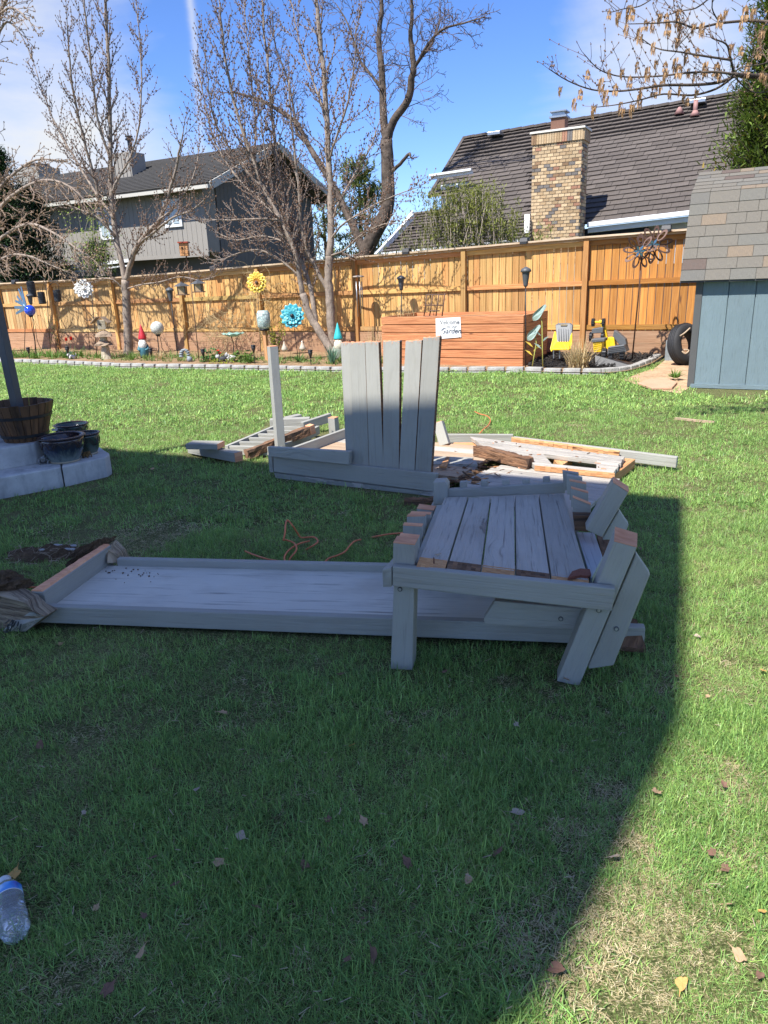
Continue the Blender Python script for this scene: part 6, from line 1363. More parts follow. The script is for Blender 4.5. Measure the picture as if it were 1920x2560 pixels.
# metal kinetic spinner
M['rust'] = plain('rusty_steel', (.10, .055, .042), .6, metal=.4, var=.4, scale=14); M['foil'] = plain('iridescent_foil', (.16, .30, .36), .2, metal=.8, var=.5, scale=20)
b = sbase(1581, 884, 12.6); t = thing('kinetic_spinner', 'tall rusty metal double-flower wind spinner on a pole against the right fence', 'wind spinner', b)
q = MB(); q.tube([b, PF(1598, 720, 12.6), PF(1602, 655, 12.6)], .012, .010, 6); obj('pole', q, M['rust'], t, smooth=True)
for dx in (-1, 1): q = MB(); q.tube(cat_rom([b+Z*.15, b+Vector((.07*dx, .03, .08)), b+Vector((.12*dx, .05, 0))], 3), .006, .006, 5); obj('foot_prong', q, M['rust'], t, smooth=True)
for (x, y, n_, dz, R_) in ((1600, 628, 9, .0, .25), (1634, 612, 10, .15, .27)):
    c = PF(x, y, 12.5+dz)
    fx = Vector((.95, -.2, 0)).normalized(); 
    for k in range(n_):
        an = 2*math.pi*k/n_+.2; d = fx*math.cos(an)+Z*math.sin(an); s_ = d.cross(V).normalized(); cc = c+d*R_*.68+V*rnd.uniform(-.06, .06); tw = R_*.155; bs = (s_+V*rnd.uniform(-.6, .6)).normalized()
        outer = [cc+d*(R_*.38*math.cos(a))+bs*(tw*math.sin(a)*1.25) for a in [2*math.pi*j/16 for j in range(16)]]; inner = [cc-d*R_*.04+d*(R_*.27*math.cos(a))+bs*(tw*math.sin(a)*.72) for a in [2*math.pi*j/16 for j in range(16)]]
        q = MB(); q.add(outer+inner, [(j, (j+1) % 16, 16+(j+1) % 16, 16+j) for j in range(16)]); o = obj('blade_ring', q, M['rust'], t); sm = o.modifiers.new('s', 'SOLIDIFY'); sm.thickness = .006
        q = MB(); q.tube([c, c+d*R_*.4], .004, .004, 4); obj('spoke', q, M['rust'], t)
    for k in range(6): an = k*1.047; d = fx*math.cos(an)+Z*math.sin(an); s_ = d.cross(V).normalized(); q = MB(); q.prism([c-V*.04, c-V*.04+d*.05+s_*.02, c-V*.04+d*.10, c-V*.04+d*.05-s_*.02], V*.004); obj('foil_petal', q, M['foil'], t)
q = MB(); q.tube([PF(1600, 628, 12.5), PF(1602, 655, 12.6), PF(1634, 612, 12.6)], .01, .01, 5); obj('hub_bar', q, M['rust'], t)
# toys
M['toyY'] = plain('yellow_toy_plastic', (.78, .52, .02), .35, var=.1); M['toyG'] = plain('grey_toy_plastic', (.10, .105, .11), .5, var=.2); 
def SB(px, py, v): return PF(px, py, v)
v = 12.2; b = sbase(1408, 878, v); t = thing('toy_loader_seat', 'yellow and grey plastic ride-on digger seat leaning against the fence', 'toy', b)
q = MB(); q.prism([SB(1388, 812, v+.15), SB(1395, 808, v+.15), SB(1425, 808, v+.15), SB(1432, 813, v+.15), SB(1427, 858, v), SB(1392, 858, v)], V*.05); obj('backrest', q, M['toyG'], t, bevel=.01)
q = MB(); q.beam(SB(1402, 813, v+.13), SB(1418, 813, v+.13), .02, .028); obj('grip_slot', q, plain('tan_slot_plastic', (.25, .2, .12), .7), t, bevel=.005)  # grip slot drawn as a tan bar on the grey backrest
for k in range(5): q = MB(); q.beam(SB(1397+k*6, 822, v+.12), SB(1397+k*6, 852, v-.01), .012, .012); obj('rib', q, M['darkgrey'], t)
q = MB(); q.prism([SB(1386, 828, v+.1), SB(1392, 832, v+.1), SB(1395, 858, v), SB(1378, 880, v-.12), SB(1375, 872, v-.1)], V*.03); obj('side_panel', q, M['toyY'], t, bevel=.006)
q = MB(); q.prism([SB(1430, 830, v+.1), SB(1424, 834, v+.1), SB(1421, 860, v), SB(1424, 880, v-.12), SB(1430, 860, v-.1)], V*.03); obj('side_panel', q, M['toyY'], t, bevel=.006)
q = MB(); q.prism([SB(1379, 876, v-.15), SB(1424, 876, v-.15), SB(1424, 858, v+.02), SB(1392, 858, v+.02)], Z*.03); obj('seat', q, M['toyY'], t, bevel=.01)
for x in (1384, 1399): q = MB(); q.tube([SB(x, 876, v-.08), SB(x, 896, v-.08)], .012, .012, 6); obj('leg', q, M['galv'], t)
def wheel(t, c, r, w, ax, name='wheel'):
    a = Vector(ax).normalized(); q = MB(); q.tube([c-a*w/2, c-a*w*.4, c+a*w*.4, c+a*w/2], [r*.86, r, r, r*.86], n=18); o = obj(name, q, M['blackp'], t, smooth=False); q = MB(); q.tube([c-a*w*.55, c+a*w*.55], r*.42, r*.42, 12); obj('hub', q, M['toyG'], o)
    for k in range(12): an = k*.5236; x = a.orthogonal().normalized(); y = a.cross(x); q = MB(); p = c+(x*math.cos(an)+y*math.sin(an))*r; q.beam(p-a*w*.45, p+a*w*.45, .022, .022); obj('tread', q, M['blackp'], o)
v = 12.15; b = sbase(1530, 888, v); t = thing('toy_dump_truck', 'yellow and grey toy dump truck standing in the mulch by the fence', 'toy truck', b)
q = MB(); q.prism([SB(1482, 856, v-.1), SB(1505, 853, v-.1), SB(1503, 880, v-.1), SB(1484, 881, v-.1)], V*.2); obj('hood_panel', q, M['toyY'], t, bevel=.01)
for k in range(4): q = MB(); q.beam(SB(1485, 860+k*5, v-.105), SB(1502, 858+k*5, v-.105), .006, .008); obj('grille_bar', q, plain('amber_plastic', (.5, .33, .02), .5), t)
q = MB(); q.prism([SB(1478, 848, v-.12), SB(1512, 846, v-.12), SB(1511, 854, v-.12), SB(1478, 856, v-.12)], V*.25); obj('bonnet', q, M['toyG'], t, bevel=.008)
q = MB(); q.prism([SB(1520, 868, v-.15), SB(1560, 862, v-.15), SB(1566, 880, v-.15), SB(1518, 886, v-.15)], V*.30); obj('dump_bed', q, M['toyG'], t, bevel=.008)
for k in range(4): q = MB(); q.beam(SB(1521, 870+k*4, v-.155), SB(1562, 865+k*4, v-.155), .006, .006); obj('bed_rib', q, M['darkgrey'], t)
q = MB(); q.prism([SB(1524, 845, v), SB(1535, 842, v), SB(1538, 866, v), SB(1524, 868, v)], V*.18); obj('cab', q, M['toyY'], t, bevel=.008)
q = MB(); q.prism([SB(1535, 826, v), SB(1543, 830, v), SB(1563, 848, v), SB(1566, 862, v), SB(1548, 862, v), SB(1532, 842, v)], V*.16); obj('loader_arm', q, M['toyG'], t, bevel=.008)
for (x, y) in ((1511, 884), (1556, 884), (1528, 889)): wheel(t, SB(x, y, v-.05), .075, .07, U)
v = 12.5; b = sbase(1500, 850, v); t = thing('toy_excavator', 'upturned yellow toy excavator with black wheels against the fence post', 'toy excavator', b)
for x in (1483, 1509): wheel(t, SB(x, 806, v), .055, .05, U)
q = MB(); q.beam(SB(1485, 805, v), SB(1508, 805, v), .03, .03); obj('axle', q, M['toyY'], t, bevel=.004)
q = MB(); q.prism([SB(1480, 822, v-.1), SB(1508, 818, v-.1), SB(1507, 832, v-.1), SB(1478, 834, v-.1)], V*.22); obj('scoop', q, M['toyG'], t, bevel=.006)
q = MB(); q.prism([SB(1497, 800, v), SB(1510, 802, v), SB(1514, 822, v), SB(1519, 848, v), SB(1512, 868, v), SB(1507, 866, v), SB(1511, 846, v), SB(1505, 822, v)], V*.08); obj('boom_arm', q, M['toyY'], t, bevel=.006)
q = MB(); q.prism([SB(1512, 846, v-.02), SB(1528, 842, v-.02), SB(1526, 872, v-.02), SB(1513, 874, v-.02)], V*.12); obj('body', q, M['toyY'], t, bevel=.006)
for x, y in ((1478, 842), (1507, 842)): wheel(t, SB(x, y, v-.05), .07, .05, U)
# black tray
t0_, t1_, t2_, t3_ = PZ(1488, 918, .06), PZ(1590, 916, .06), PZ(1580, 902, .06), PZ(1490, 890, .22); q = MB(); q.prism([PZ(1489, 917, .05), PZ(1588, 917, .05), PZ(1488, 888, .22)+V*0], V*.012); 
t = thing('black_tray', 'shallow black plastic tray tipped on the mulch', 'tray', t0_); obj('front_side', q, M['blackp'], t)
q = MB(); q.prism([PZ(1488, 888, .22), PZ(1588, 915, .06), PZ(1588, 915, .06)+V*.35-Z*.0, PZ(1488, 888, .22)+V*.40-Z*.12], -Z*.012); obj('tray_floor', q, M['blackp'], t)
q = MB(); q.prism([PZ(1489, 917, .05), PZ(1488, 888, .22), PZ(1488, 888, .22)+V*.4-Z*.12, PZ(1489, 917, .05)+V*.4], U*.012); obj('back_side', q, M['blackp'], t)
# tyre with rope and block
tc_ = PZ(1706, 914, 0); tt = thing('old_tyre', 'worn black tyre with a knotted rope leaning beside the shed', 'tyre', tc_)
ax_ = Vector((.45, -.85, .22)).normalized(); cc = tc_+Vector((.05, .10, .32)); xx = ax_.cross(Z).normalized(); yy = xx.cross(ax_); n_ = 48; prof = [(.20, -.085), (.24, -.105), (.33, -.10), (.365, -.07), (.372, -.03), (.372, .03), (.365, .07), (.33, .10), (.24, .105), (.20, .085), (.215, .0)]
q = MB(); vs = []
prof = [(r*.88, s_) for r, s_ in prof]
for (r, s_) in prof:
    for k in range(n_): an = 2*math.pi*k/n_; vs.append(cc+(xx*math.cos(an)+yy*math.sin(an))*r+ax_*s_)
m_ = len(prof); fs = [(i*n_+k, ((i+1) % m_)*n_+k, ((i+1) % m_)*n_+(k+1) % n_, i*n_+(k+1) % n_) for i in range(m_) for k in range(n_)]; q.add(vs, fs); obj('tyre_body', q, plain('black_rubber', (.022, .022, .024), .75, var=.25, scale=12, bump=.4), tt, smooth=True)
for s_ in (-.05, -.02, .02, .05): q = MB(); q.tube([cc+(xx*math.cos(2*math.pi*k/40)+yy*math.sin(2*math.pi*k/40))*.330+ax_*s_ for k in range(41)], .006, .006, 5, caps=False); obj('tread_rib', q, M['blackp'], tt)
q = MB(); q.tube(cat_rom([PY(1725, 820, tc_.y-.1), PY(1712, 832, tc_.y-.15), PY(1700, 840, tc_.y-.1)], 4), .012, .012, 6); obj('rope', q, M['root'], tt, smooth=True)
q = MB(); q.tube(cat_rom([PY(1705, 878, tc_.y-.2), PY(1714, 884, tc_.y-.22), PY(1722, 876, tc_.y-.2), PY(1710, 874, tc_.y-.2)], 4), .012, .012, 6); obj('rope', q, M['root'], tt, smooth=True)
cb0 = PZ(1661, 903, 0); q = MB(); q.box8([cb0, cb0+U*.19, cb0+U*.19+V*.39, cb0+V*.39, cb0+Z*.34, cb0+U*.19+Z*.34, cb0+U*.19+V*.39+Z*.34, cb0+V*.39+Z*.34]); tag(obj('concrete_block', q, M['greystone'], bevel=.006), 'grey concrete block standing left of the tyre', 'block')
# ================================================================== plants
def leafmat(name, c, tl=.35, var=.35, rough=.5, vcol=False, objloc=False):
    m, t, b, o = newmat(name); q = NB(t); oi = q.n('ShaderNodeObjectInfo'); tc = q.n('ShaderNodeTexCoord'); n = q.noise(tc.outputs['Object'], 3.0, 4, .6); f = q.math('ADD', q.math('MULTIPLY', q.math('SUBTRACT', n, .5), var*2.2), 1.0)
    cc = q.n('ShaderNodeCombineColor')
    for i in range(3): q.l(f, cc.inputs[i])
    if vcol: vc = q.n('ShaderNodeVertexColor'); vc.layer_name = 'col'; src = q.mix(1.0, vc.outputs['Color'], c, 'MULTIPLY')
    else: src = c
    base = q.mix(1.0, src, cc.outputs[0], 'MULTIPLY'); q.l(base, b.inputs['Base Color']); setv(b, rough=rough, spec=.3)
    tr = q.n('ShaderNodeBsdfTranslucent'); q.l(base, tr.inputs['Color']); mx = q.n('ShaderNodeMixShader'); mx.inputs[0].default_value = tl; q.l(b.outputs[0], mx.inputs[1]); q.l(tr.outputs[0], mx.inputs[2]); q.l(mx.outputs[0], o.inputs['Surface']); return m
M['lg'] = leafmat('bright_leaf', (.12, .22, .04), .3); M['ld'] = leafmat('deep_green_leaf', (.05, .13, .03), .25); M['ly'] = leafmat('yellow_green_leaf', (.34, .36, .05), .35); M['straw'] = leafmat('dry_straw', (.50, .38, .20), .15, .3, .8); M['lb'] = leafmat('blue_green_leaf', (.10, .20, .13), .25); M['red'] = leafmat('red_petal', (.62, .02, .012), .2, .15)
def blade(q, p, d, L_, w, droop, seg=4, mi=0, col=None):
    d = Vector(d).normalized(); s = d.cross(Z); s = s.normalized() if s.length > .01 else Vector((1, 0, 0)); vs = []; pos = Vector(p); dd = d.copy()
    for i in range(seg+1):
        t = i/seg; ww = w*(1-t**1.8)*.5; 
        if i < seg: vs += [pos-s*ww, pos+s*ww]
        else: vs.append(pos)
        dd = (dd-Z*droop/seg).normalized(); pos = pos+dd*(L_/seg)
    fs = [(2*i, 2*i+1, 2*i+3, 2*i+2) for i in range(seg-1)]+[(2*seg-2, 2*seg-1, 2*seg)]
    q.add(vs, fs, None, mi, col)
def clump(q, c, n, L_, w, spread, droop=1.2, mi=0):
    for k in range(n):
        a = rnd.random()*6.283; t = rnd.uniform(.1, 1)*spread; d = Vector((math.cos(a)*t, math.sin(a)*t, 1)); blade(q, Vector(c)+Vector((math.cos(a)*.03, math.sin(a)*.03, 0)), d, L_*rnd.uniform(.6, 1.1), w, droop*rnd.uniform(.5, 1.3), 4, mi)
def leafy(q, c, n, R_, H_, ls, mi=0):
    for k in range(n):
        a = rnd.random()*6.283; r = R_*math.sqrt(rnd.random()); z = H_*rnd.random()*(1-.5*(r/R_)**2); p = Vector(c)+Vector((r*math.cos(a), r*math.sin(a), z)); d = Vector((math.cos(a)*.8+rnd.gauss(0, .5), math.sin(a)*.8+rnd.gauss(0, .5), rnd.uniform(-.2, .9))); blade(q, p, d, ls*rnd.uniform(.7, 1.3), ls*.6, .6, 3, mi)
def plant(name, px, py, v, mat, label, kind, n, L_, w=.014, spread=.8, droop=1.2, R_=.2, H_=.25, cat='plant'):
    c = sbase(px, py, v); q = MB()
    if kind == 'clump': clump(q, c, n, L_, w, spread, droop)
    else: leafy(q, c, n, R_, H_, L_)
    return tag(obj(name, q, M[mat]), label, cat)
# green leafy strip along the left edging
q = MB()
for k in range(95):
    px = rnd.uniform(-60, 250); clump(q, sbase(px, 0, 11.3+rnd.random()*.75) if 0 else W(PF(px, 890, 11.7).dot(U), 11.45+rnd.random()*.7, BZ), 13, .26 if px < 190 else .17, .016, .9, 1.6)
tag(obj('daylily_bed', q, M['lg']), 'strip of fresh green strappy leaves behind the left edging stones', 'ground cover', kind='stuff')
q = MB()
for k in range(300):
    px = rnd.uniform(230, 960); c = W(PF(px, 900, 11.6).dot(U), 11.4+rnd.random()*.9, BZ); clump(q, c, 8, rnd.uniform(.09, .22), .012, 1.0, 1.2)
tag(obj('low_ground_cover', q, leafmat('olive_groundcover', (.16, .24, .06), .3)), 'thin low green growth scattered in the bed', 'ground cover', kind='stuff')
q = MB()
for k in range(900):
    px = rnd.uniform(240, 960); c = W(PF(px, 900, 11.6).dot(U), 11.35+rnd.random()*2.0, BZ+.01); a = rnd.random()*6.28; blade(q, c, (math.cos(a), math.sin(a), .15), .08, .012, .3, 2)
tag(obj('dry_litter', q, M['straw']), 'tan dry leaves and stems littering the bed soil', 'leaf litter', kind='stuff')
plant('heuchera', 533, 893, 11.7, 'ld', 'round mound of dark green leaves left of the bird bath', 'leafy', 240, .075, R_=.26, H_=.26)
plant('leafy_plant', 605, 895, 11.75, 'lg', 'bright green leafy clump right of the bird bath', 'leafy', 170, .08, R_=.24, H_=.24)
plant('leafy_plant', 625, 905, 11.5, 'lg', 'low fan of green leaves below the mosaic lantern', 'clump', 50, .22, .03, .9, 1.4)
plant('iris_clump', 830, 900, 11.6, 'lb', 'blue-green upright iris leaves by the teal-hatted gnome', 'clump', 60, .36, .018, .45, .7)
plant('daffodil_clump', 748, 892, 11.8, 'ld', 'dark green leaf clump below the glass teardrops', 'clump', 40, .24, .02, .8, 1.6)
plant('leafy_plant', 560, 905, 11.45, 'ly', 'pale mixed low foliage beside the black figurine', 'leafy', 120, .05, R_=.3, H_=.12)
plant('grass_tuft', 330, 898, 11.6, 'lg', 'grass tuft at the foot of the left maple', 'clump', 60, .22, .012, .7, .9)
plant('grass_tuft', 400, 898, 11.8, 'straw', 'dry and green grass tuft beneath the mosaic globe', 'clump', 60, .24, .010, .8, .8)
plant('weed', 1690, 930, 10.8, 'lg', 'bright green weed growing in the dirt beside the shed', 'clump', 60, .14, .024, 1.3, 1.0)
# tulips
t = thing('tulip_plant', 'two red tulips with blue-green leaves near the left edging', 'flower', sbase(172, 890, 11.7)); c = sbase(172, 890, 11.7)
for (x, y) in ((166, 852), (178, 850)):
    p = PF(x, y, 11.7); q = MB(); q.tube([c, p], .005, .004, 5); obj('stem', q, M['lb'], t)
    for k in range(6): q = MB(); a = k*1.047; blade(q, p, (math.cos(a)*.45, math.sin(a)*.45, 1), .085, .055, -.5, 4); obj('petal', q, M['red'], t)
q = MB(); clump(q, c, 14, .28, .035, .6, .9); obj('leaves', q, M['lb'], t)
t = thing('red_flower', 'red flower heads above the green mound beside the bird bath', 'flower', sbase(546, 893, 11.65)); c = sbase(546, 893, 11.65)
for (x, y) in ((545, 878), (550, 884)):
    p = PF(x, y, 11.62); q = MB(); q.tube([c, p], .005, .004, 5); obj('stem', q, M['ld'], t); q = MB()
    for k in range(9): a = k*.7; blade(q, p, (math.cos(a), math.sin(a)-.4, .6), .05, .04, .2, 3)
    obj('petals', q, M['red'], t)
# yellow-leaved shrub, vine on the left fence, dry tangle
def stems(q, c, n, H_, sp_, r, v=Vector((0, 0, 0))):
    out = []
    for k in range(n):
        a = rnd.random()*6.283; p = Vector(c)+Vector((rnd.gauss(0, .03), rnd.gauss(0, .03), 0)); d = Vector((math.cos(a)*sp_*rnd.random(), math.sin(a)*sp_*rnd.random(), 1)).normalized(); pts = [p]; L_ = H_*rnd.uniform(.55, 1.05)
        for j in range(6): d = (d+Vector((rnd.gauss(0, .14), rnd.gauss(0, .14), .02))+v*.05).normalized(); p = p+d*L_/6; pts.append(p)
        q.tube(pts, r, r*.35, 4, caps=False); out.append(pts)
    return out
t = thing('yellow_shrub', 'slender shrub with yellow-green leaves between the lantern and the teal flower', 'shrub', sbase(690, 885, 12.1)); q = MB(); st = stems(q, sbase(690, 885, 12.1), 9, .95, .35, .006); obj('stem', q, M['bark'], t, kind='stuff'); q = MB()
for pts in st:
    for p in pts[1:]:
        for k in range(9): blade(q, p+Vector((rnd.gauss(0, .03), rnd.gauss(0, .03), rnd.gauss(0, .04))), (rnd.gauss(0, 1), rnd.gauss(0, 1), rnd.gauss(.2, .6)), .055, .032, .3, 2)
obj('leaf_mass', q, M['ly'], t, kind='stuff')
t = thing('climbing_rose', 'thin leafy climber against the left fence post', 'climber', sbase(143, 880, 12.5)); q = MB(); st = stems(q, sbase(143, 880, 12.5), 22, 1.35, .28, .005); obj('stem', q, M['bark'], t, kind='stuff'); q = MB()
for pts in st:
    for p in pts[2:]:
        for k in range(3): blade(q, p+Vector((rnd.gauss(0, .03), rnd.gauss(0, .03), rnd.gauss(0, .04))), (rnd.gauss(0, 1), rnd.gauss(0, 1), rnd.gauss(.2, .6)), .05, .02, .3, 2)
obj('leaf_mass', q, leafmat('olive_leaf', (.20, .20, .06), .3), t, kind='stuff')
def tangle(px0, px1, y0, y1, v, n, label, r=.004):
    q = MB(); c = sbase((px0+px1)/2, 890, v); t = thing('dry_vine', label, 'vine', c)
    for k in range(n):
        p = PF(rnd.uniform(px0, px1), rnd.uniform(y0, y1), v+rnd.uniform(-.1, .12)); d = Vector((rnd.gauss(0, 1), rnd.gauss(0, .2), rnd.gauss(.1, .8))).normalized(); pts = [p]
        for j in range(8): d = (d+Vector((rnd.gauss(0, .55), rnd.gauss(0, .12), rnd.gauss(-.05, .5)))).normalized(); p = p+d*rnd.uniform(.04, .09); pts.append(p)
        q.tube(cat_rom(pts, 2), r, r*.6, 4, caps=False)
    for k in range(6): a = sbase(rnd.uniform(px0+20, px1-10), 885, v); q.tube(cat_rom([a, a+Vector((rnd.gauss(0, .1), 0, .35)), PF(rnd.uniform(px0, px1), y1-10, v), PF(rnd.uniform(px0, px1), y0+8, v)], 4), .007, .004, 5, caps=False)
    obj('stem', q, M['straw'], t, kind='stuff')
tangle(505, 615, 775, 850, 13.2, 130, 'tangle of dry tan vines against the fence behind the bird bath')
tangle(615, 680, 690, 770, 13.3, 40, 'thin dry vine stems around the lantern post')
def drygrass(px, py, v, n, H_, label, sp_=.7, w=.010):
    q = MB(); c = sbase(px, py, v)
    for k in range(n): a = rnd.random()*6.283; t = rnd.random()*sp_; blade(q, c+Vector((rnd.gauss(0, .06), rnd.gauss(0, .06), 0)), (math.cos(a)*t, math.sin(a)*t, 1), H_*rnd.uniform(.5, 1.1), w, .25, 4)
    tag(obj('ornamental_grass', q, M['straw']), label, 'dry grass')
drygrass(1445, 908, 11.55, 190, .52, 'pale dry ornamental grass clump in the mulch in front of the toys', .95, .016)
drygrass(935, 880, 12.6, 70, .72, 'tall dry stalks between the upright boards and the planter', .5)
c = W(u0+.25, PLv+.5, ph-.07); q = MB()
for k in range(26): a = rnd.random()*6.28; blade(q, c+Vector((rnd.gauss(0, .1), 0, 0)), (math.cos(a)*.5, math.sin(a)*.3, 1), rnd.uniform(.15, .5), .012, .4, 4)
tag(obj('dry_stalks', q, M['straw']), 'dry stalks growing inside the left end of the planter', 'dry grass')
# black mulch
M['mulch'] = plain('black_mulch', (.022, .019, .017), .9, var=.5, scale=12, bump=.8); q = MB(); q2 = MB(); mp_ = [(1316, 915), (1366, 920), (1474, 921), (1520, 920), (1562, 915), (1600, 907), (1640, 900), (1640, 884), (1500, 872), (1390, 872)]; MPG = [(p.x, p.y) for p in (PZ(x, y, BZ) for x, y in mp_)]
xs_ = [p[0] for p in MPG]; ys_ = [p[1] for p in MPG]; k = 0
q2.add([Vector((x, y, BZ+.014)) for x, y in MPG], [tuple(range(len(MPG)))]); tag(obj('mulch_bed', q2, M['mulch']), 'black mulch layer in the bed corner', kind='structure')
while k < 2600:
    x, y = rnd.uniform(min(xs_), max(xs_)), rnd.uniform(min(ys_), max(ys_))
    if not inpoly(x, y, MPG): continue
    k += 1; a = rnd.random()*3.14; d = Vector((math.cos(a), math.sin(a), rnd.gauss(0, .3))); p = Vector((x, y, BZ+.02+rnd.random()*.035)); l_ = rnd.uniform(.012, .045); q.beam(p-d*l_, p+d*l_, rnd.uniform(.008, .028), .006)
tag(obj('mulch_chips', q, M['mulch']), 'loose black mulch chips around the toys', 'mulch', kind='stuff')
# ================================================================== bare trees
def bark_mat(name, c1, c2):
    m, t, b, o = newmat(name); q = NB(t); tc = q.n('ShaderNodeTexCoord'); v = tc.outputs['Object']; a = q.noise(v, 7, 6, .65); c = q.noise(q.mapping(v, (30, 30, 8)), 1.5, 5, .65)
    q.l(q.mix(q.ramp(a, [(.35, 0.0), (.65, 1.0)]), c1, c2), b.inputs['Base Color']); q.l(q.bump(c, .9, .02), b.inputs['Normal']); setv(b, rough=.85, spec=.2); return m
M['bk1'] = bark_mat('pale_maple_bark', (.19, .15, .12), (.35, .285, .23)); M['bk2'] = bark_mat('dark_rough_bark', (.05, .038, .03), (.14, .108, .085)); M['tw1'] = plain('maple_twig', (.20, .155, .125), .7, var=.3, scale=2, bump=0); M['bud'] = plain('brown_bud', (.17, .10, .065), .8, var=.4, scale=3, bump=0); M['tw2'] = plain('dark_twig', (.10, .065, .05), .8, var=.3, scale=2, bump=0); M['tw3'] = plain('grey_white_twig', (.40, .33, .28), .8, var=.3, scale=2, bump=0)
def rot_about(d, ang, roll):
    o_ = d.orthogonal().normalized(); p_ = d.cross(o_); a = o_*math.cos(roll)+p_*math.sin(roll); return (d*math.cos(ang)+a*math.sin(ang)).normalized()
def octa(q, p, r, h):
    q.add([p+Vector((r, 0, 0)), p+Vector((0, r, 0)), p+Vector((-r, 0, 0)), p+Vector((0, -r, 0)), p+Vector((0, 0, h)), p-Vector((0, 0, h))], [(0, 1, 4), (1, 2, 4), (2, 3, 4), (3, 0, 4), (1, 0, 5), (2, 1, 5), (3, 2, 5), (0, 3, 5)])
def grow(q, bq, p, d, L_, r, lvl, T):
    n = 4 if lvl < 2 else 3; pts = [Vector(p)]; d = d.copy(); rs = [r]
    for i in range(n):
        d = (d+Z*T['up']/n+Vector((rnd.gauss(0, 1), rnd.gauss(0, 1), rnd.gauss(0, 1)))*T['wig']).normalized(); pts.append(pts[-1]+d*L_/n); rs.append(max(T['rmin'], r*(1-.7*(i+1)/n)))
    q.tube(pts, rs, n=4 if r > .008 else 3, caps=False)
    def at(t): x = t*n; i = min(n-1, int(x)); return pts[i].lerp(pts[i+1], x-i), (pts[i+1]-pts[i]).normalized()
    if lvl > 0:
        nc = T['nc'][lvl]; roll0 = rnd.random()*6
        for k in range(nc):
            t = (k+rnd.uniform(.3, .9))/nc*.9+.08; pp, dd = at(t); nd_ = rot_about(dd, rnd.uniform(*T['ang']), roll0+k*2.4+rnd.gauss(0, .3)); grow(q, bq, pp, nd_, L_*rnd.uniform(*T['lr'])*(1-.45*t), max(T['rmin'], r*.5), lvl-1, T)
    if bq is not None and lvl <= 1 and T['bud'] > 0:
        nb__ = max(1, int(L_/T['bs']))
        for k in range(nb__):
            pp, dd = at((k+.9)/nb__*.999)
            for s_ in range(2 if k < nb__-1 else 1): o_ = rot_about(dd, 1.3, rnd.random()*6)*(T['bud']*1.1 if k < nb__-1 else 0); octa(bq, pp+o_, T['bud']*rnd.uniform(.7, 1.2), T['bud']*1.5)
def tree(name, label, limbs, v, T, mats, cat='tree', loc=None, subs=1.0):
    root = thing(name, label, cat, loc or sbase(limbs[0][0][0][0], limbs[0][0][0][1], v)); tq = MB(); bq = MB()
    for li, (pxs, r0, r1, dens, L0, dv) in enumerate(limbs):
        k = len(pxs); P_ = []
        for i, (x, y) in enumerate(pxs): P_.append(PF(x, y, v+dv[0]+(dv[1]-dv[0])*i/(k-1)))
        if li == 0 and P_[0].z < 1.0: P_[0].z = 0
        P_ = cat_rom(P_, 4); m_ = len(P_); P_ = [p+Vector((rnd.gauss(0, .006), rnd.gauss(0, .006), 0)) if 0 < i < m_-1 else p for i, p in enumerate(P_)]
        rs = [max(.004, r0*(1-i/(m_-1))**.8+r1*(i/(m_-1))) if r1 < r0*.6 else r0+(r1-r0)*i/(m_-1) for i in range(m_)]
        if li == 0: rs[0] *= 1.35; rs[1] *= 1.08
        q = MB(); q.tube(P_, rs, n=10 if r0 > .03 else 7); obj('trunk' if li == 0 else 'limb', q, mats[0], root, smooth=True)
        tot = sum((P_[i+1]-P_[i]).length for i in range(m_-1)); nb__ = int(tot*dens*subs*1.45); roll = rnd.random()*6
        for j in range(nb__):
            s_ = tot*(T.get('s0', .12) if li else T.get('s0t', .5))+(tot*(1-(T.get('s0', .12) if li else T.get('s0t', .5))))*(j+rnd.random()*.7)/nb__; a = 0
            for i in range(m_-1):
                l_ = (P_[i+1]-P_[i]).length
                if a+l_ >= s_ or i == m_-2: break
                a += l_
            t_ = min(1, (s_-a)/max(l_, 1e-5)); pp = P_[i].lerp(P_[i+1], t_); dd = (P_[i+1]-P_[i]).normalized(); fr_ = s_/tot
            roll += 2.4; nd_ = rot_about(dd, rnd.uniform(*T['ang']), roll); 
            grow(tq, bq, pp, nd_, L0*rnd.uniform(.6, 1.15)*(1-.45*fr_), max(T['rmin']*1.3, min(rs[i]*.45, .016)), T['lvl'], T)
        if li: grow(tq, bq, P_[-1], (P_[-1]-P_[-2]).normalized(), L0*.6, max(T['rmin'], rs[-1]), 1, T)
    obj('twigs', tq, mats[1], root, kind='stuff')
    if len(bq.v): obj('buds', bq, mats[2], root, kind='stuff')
    return root
TM = dict(up=.55, wig=.10, rmin=.0040, nc=[0, 6, 5], ang=(.42, .85), lr=(.42, .74), bud=.0125, bs=.085, lvl=1, s0=.10, s0t=.75)
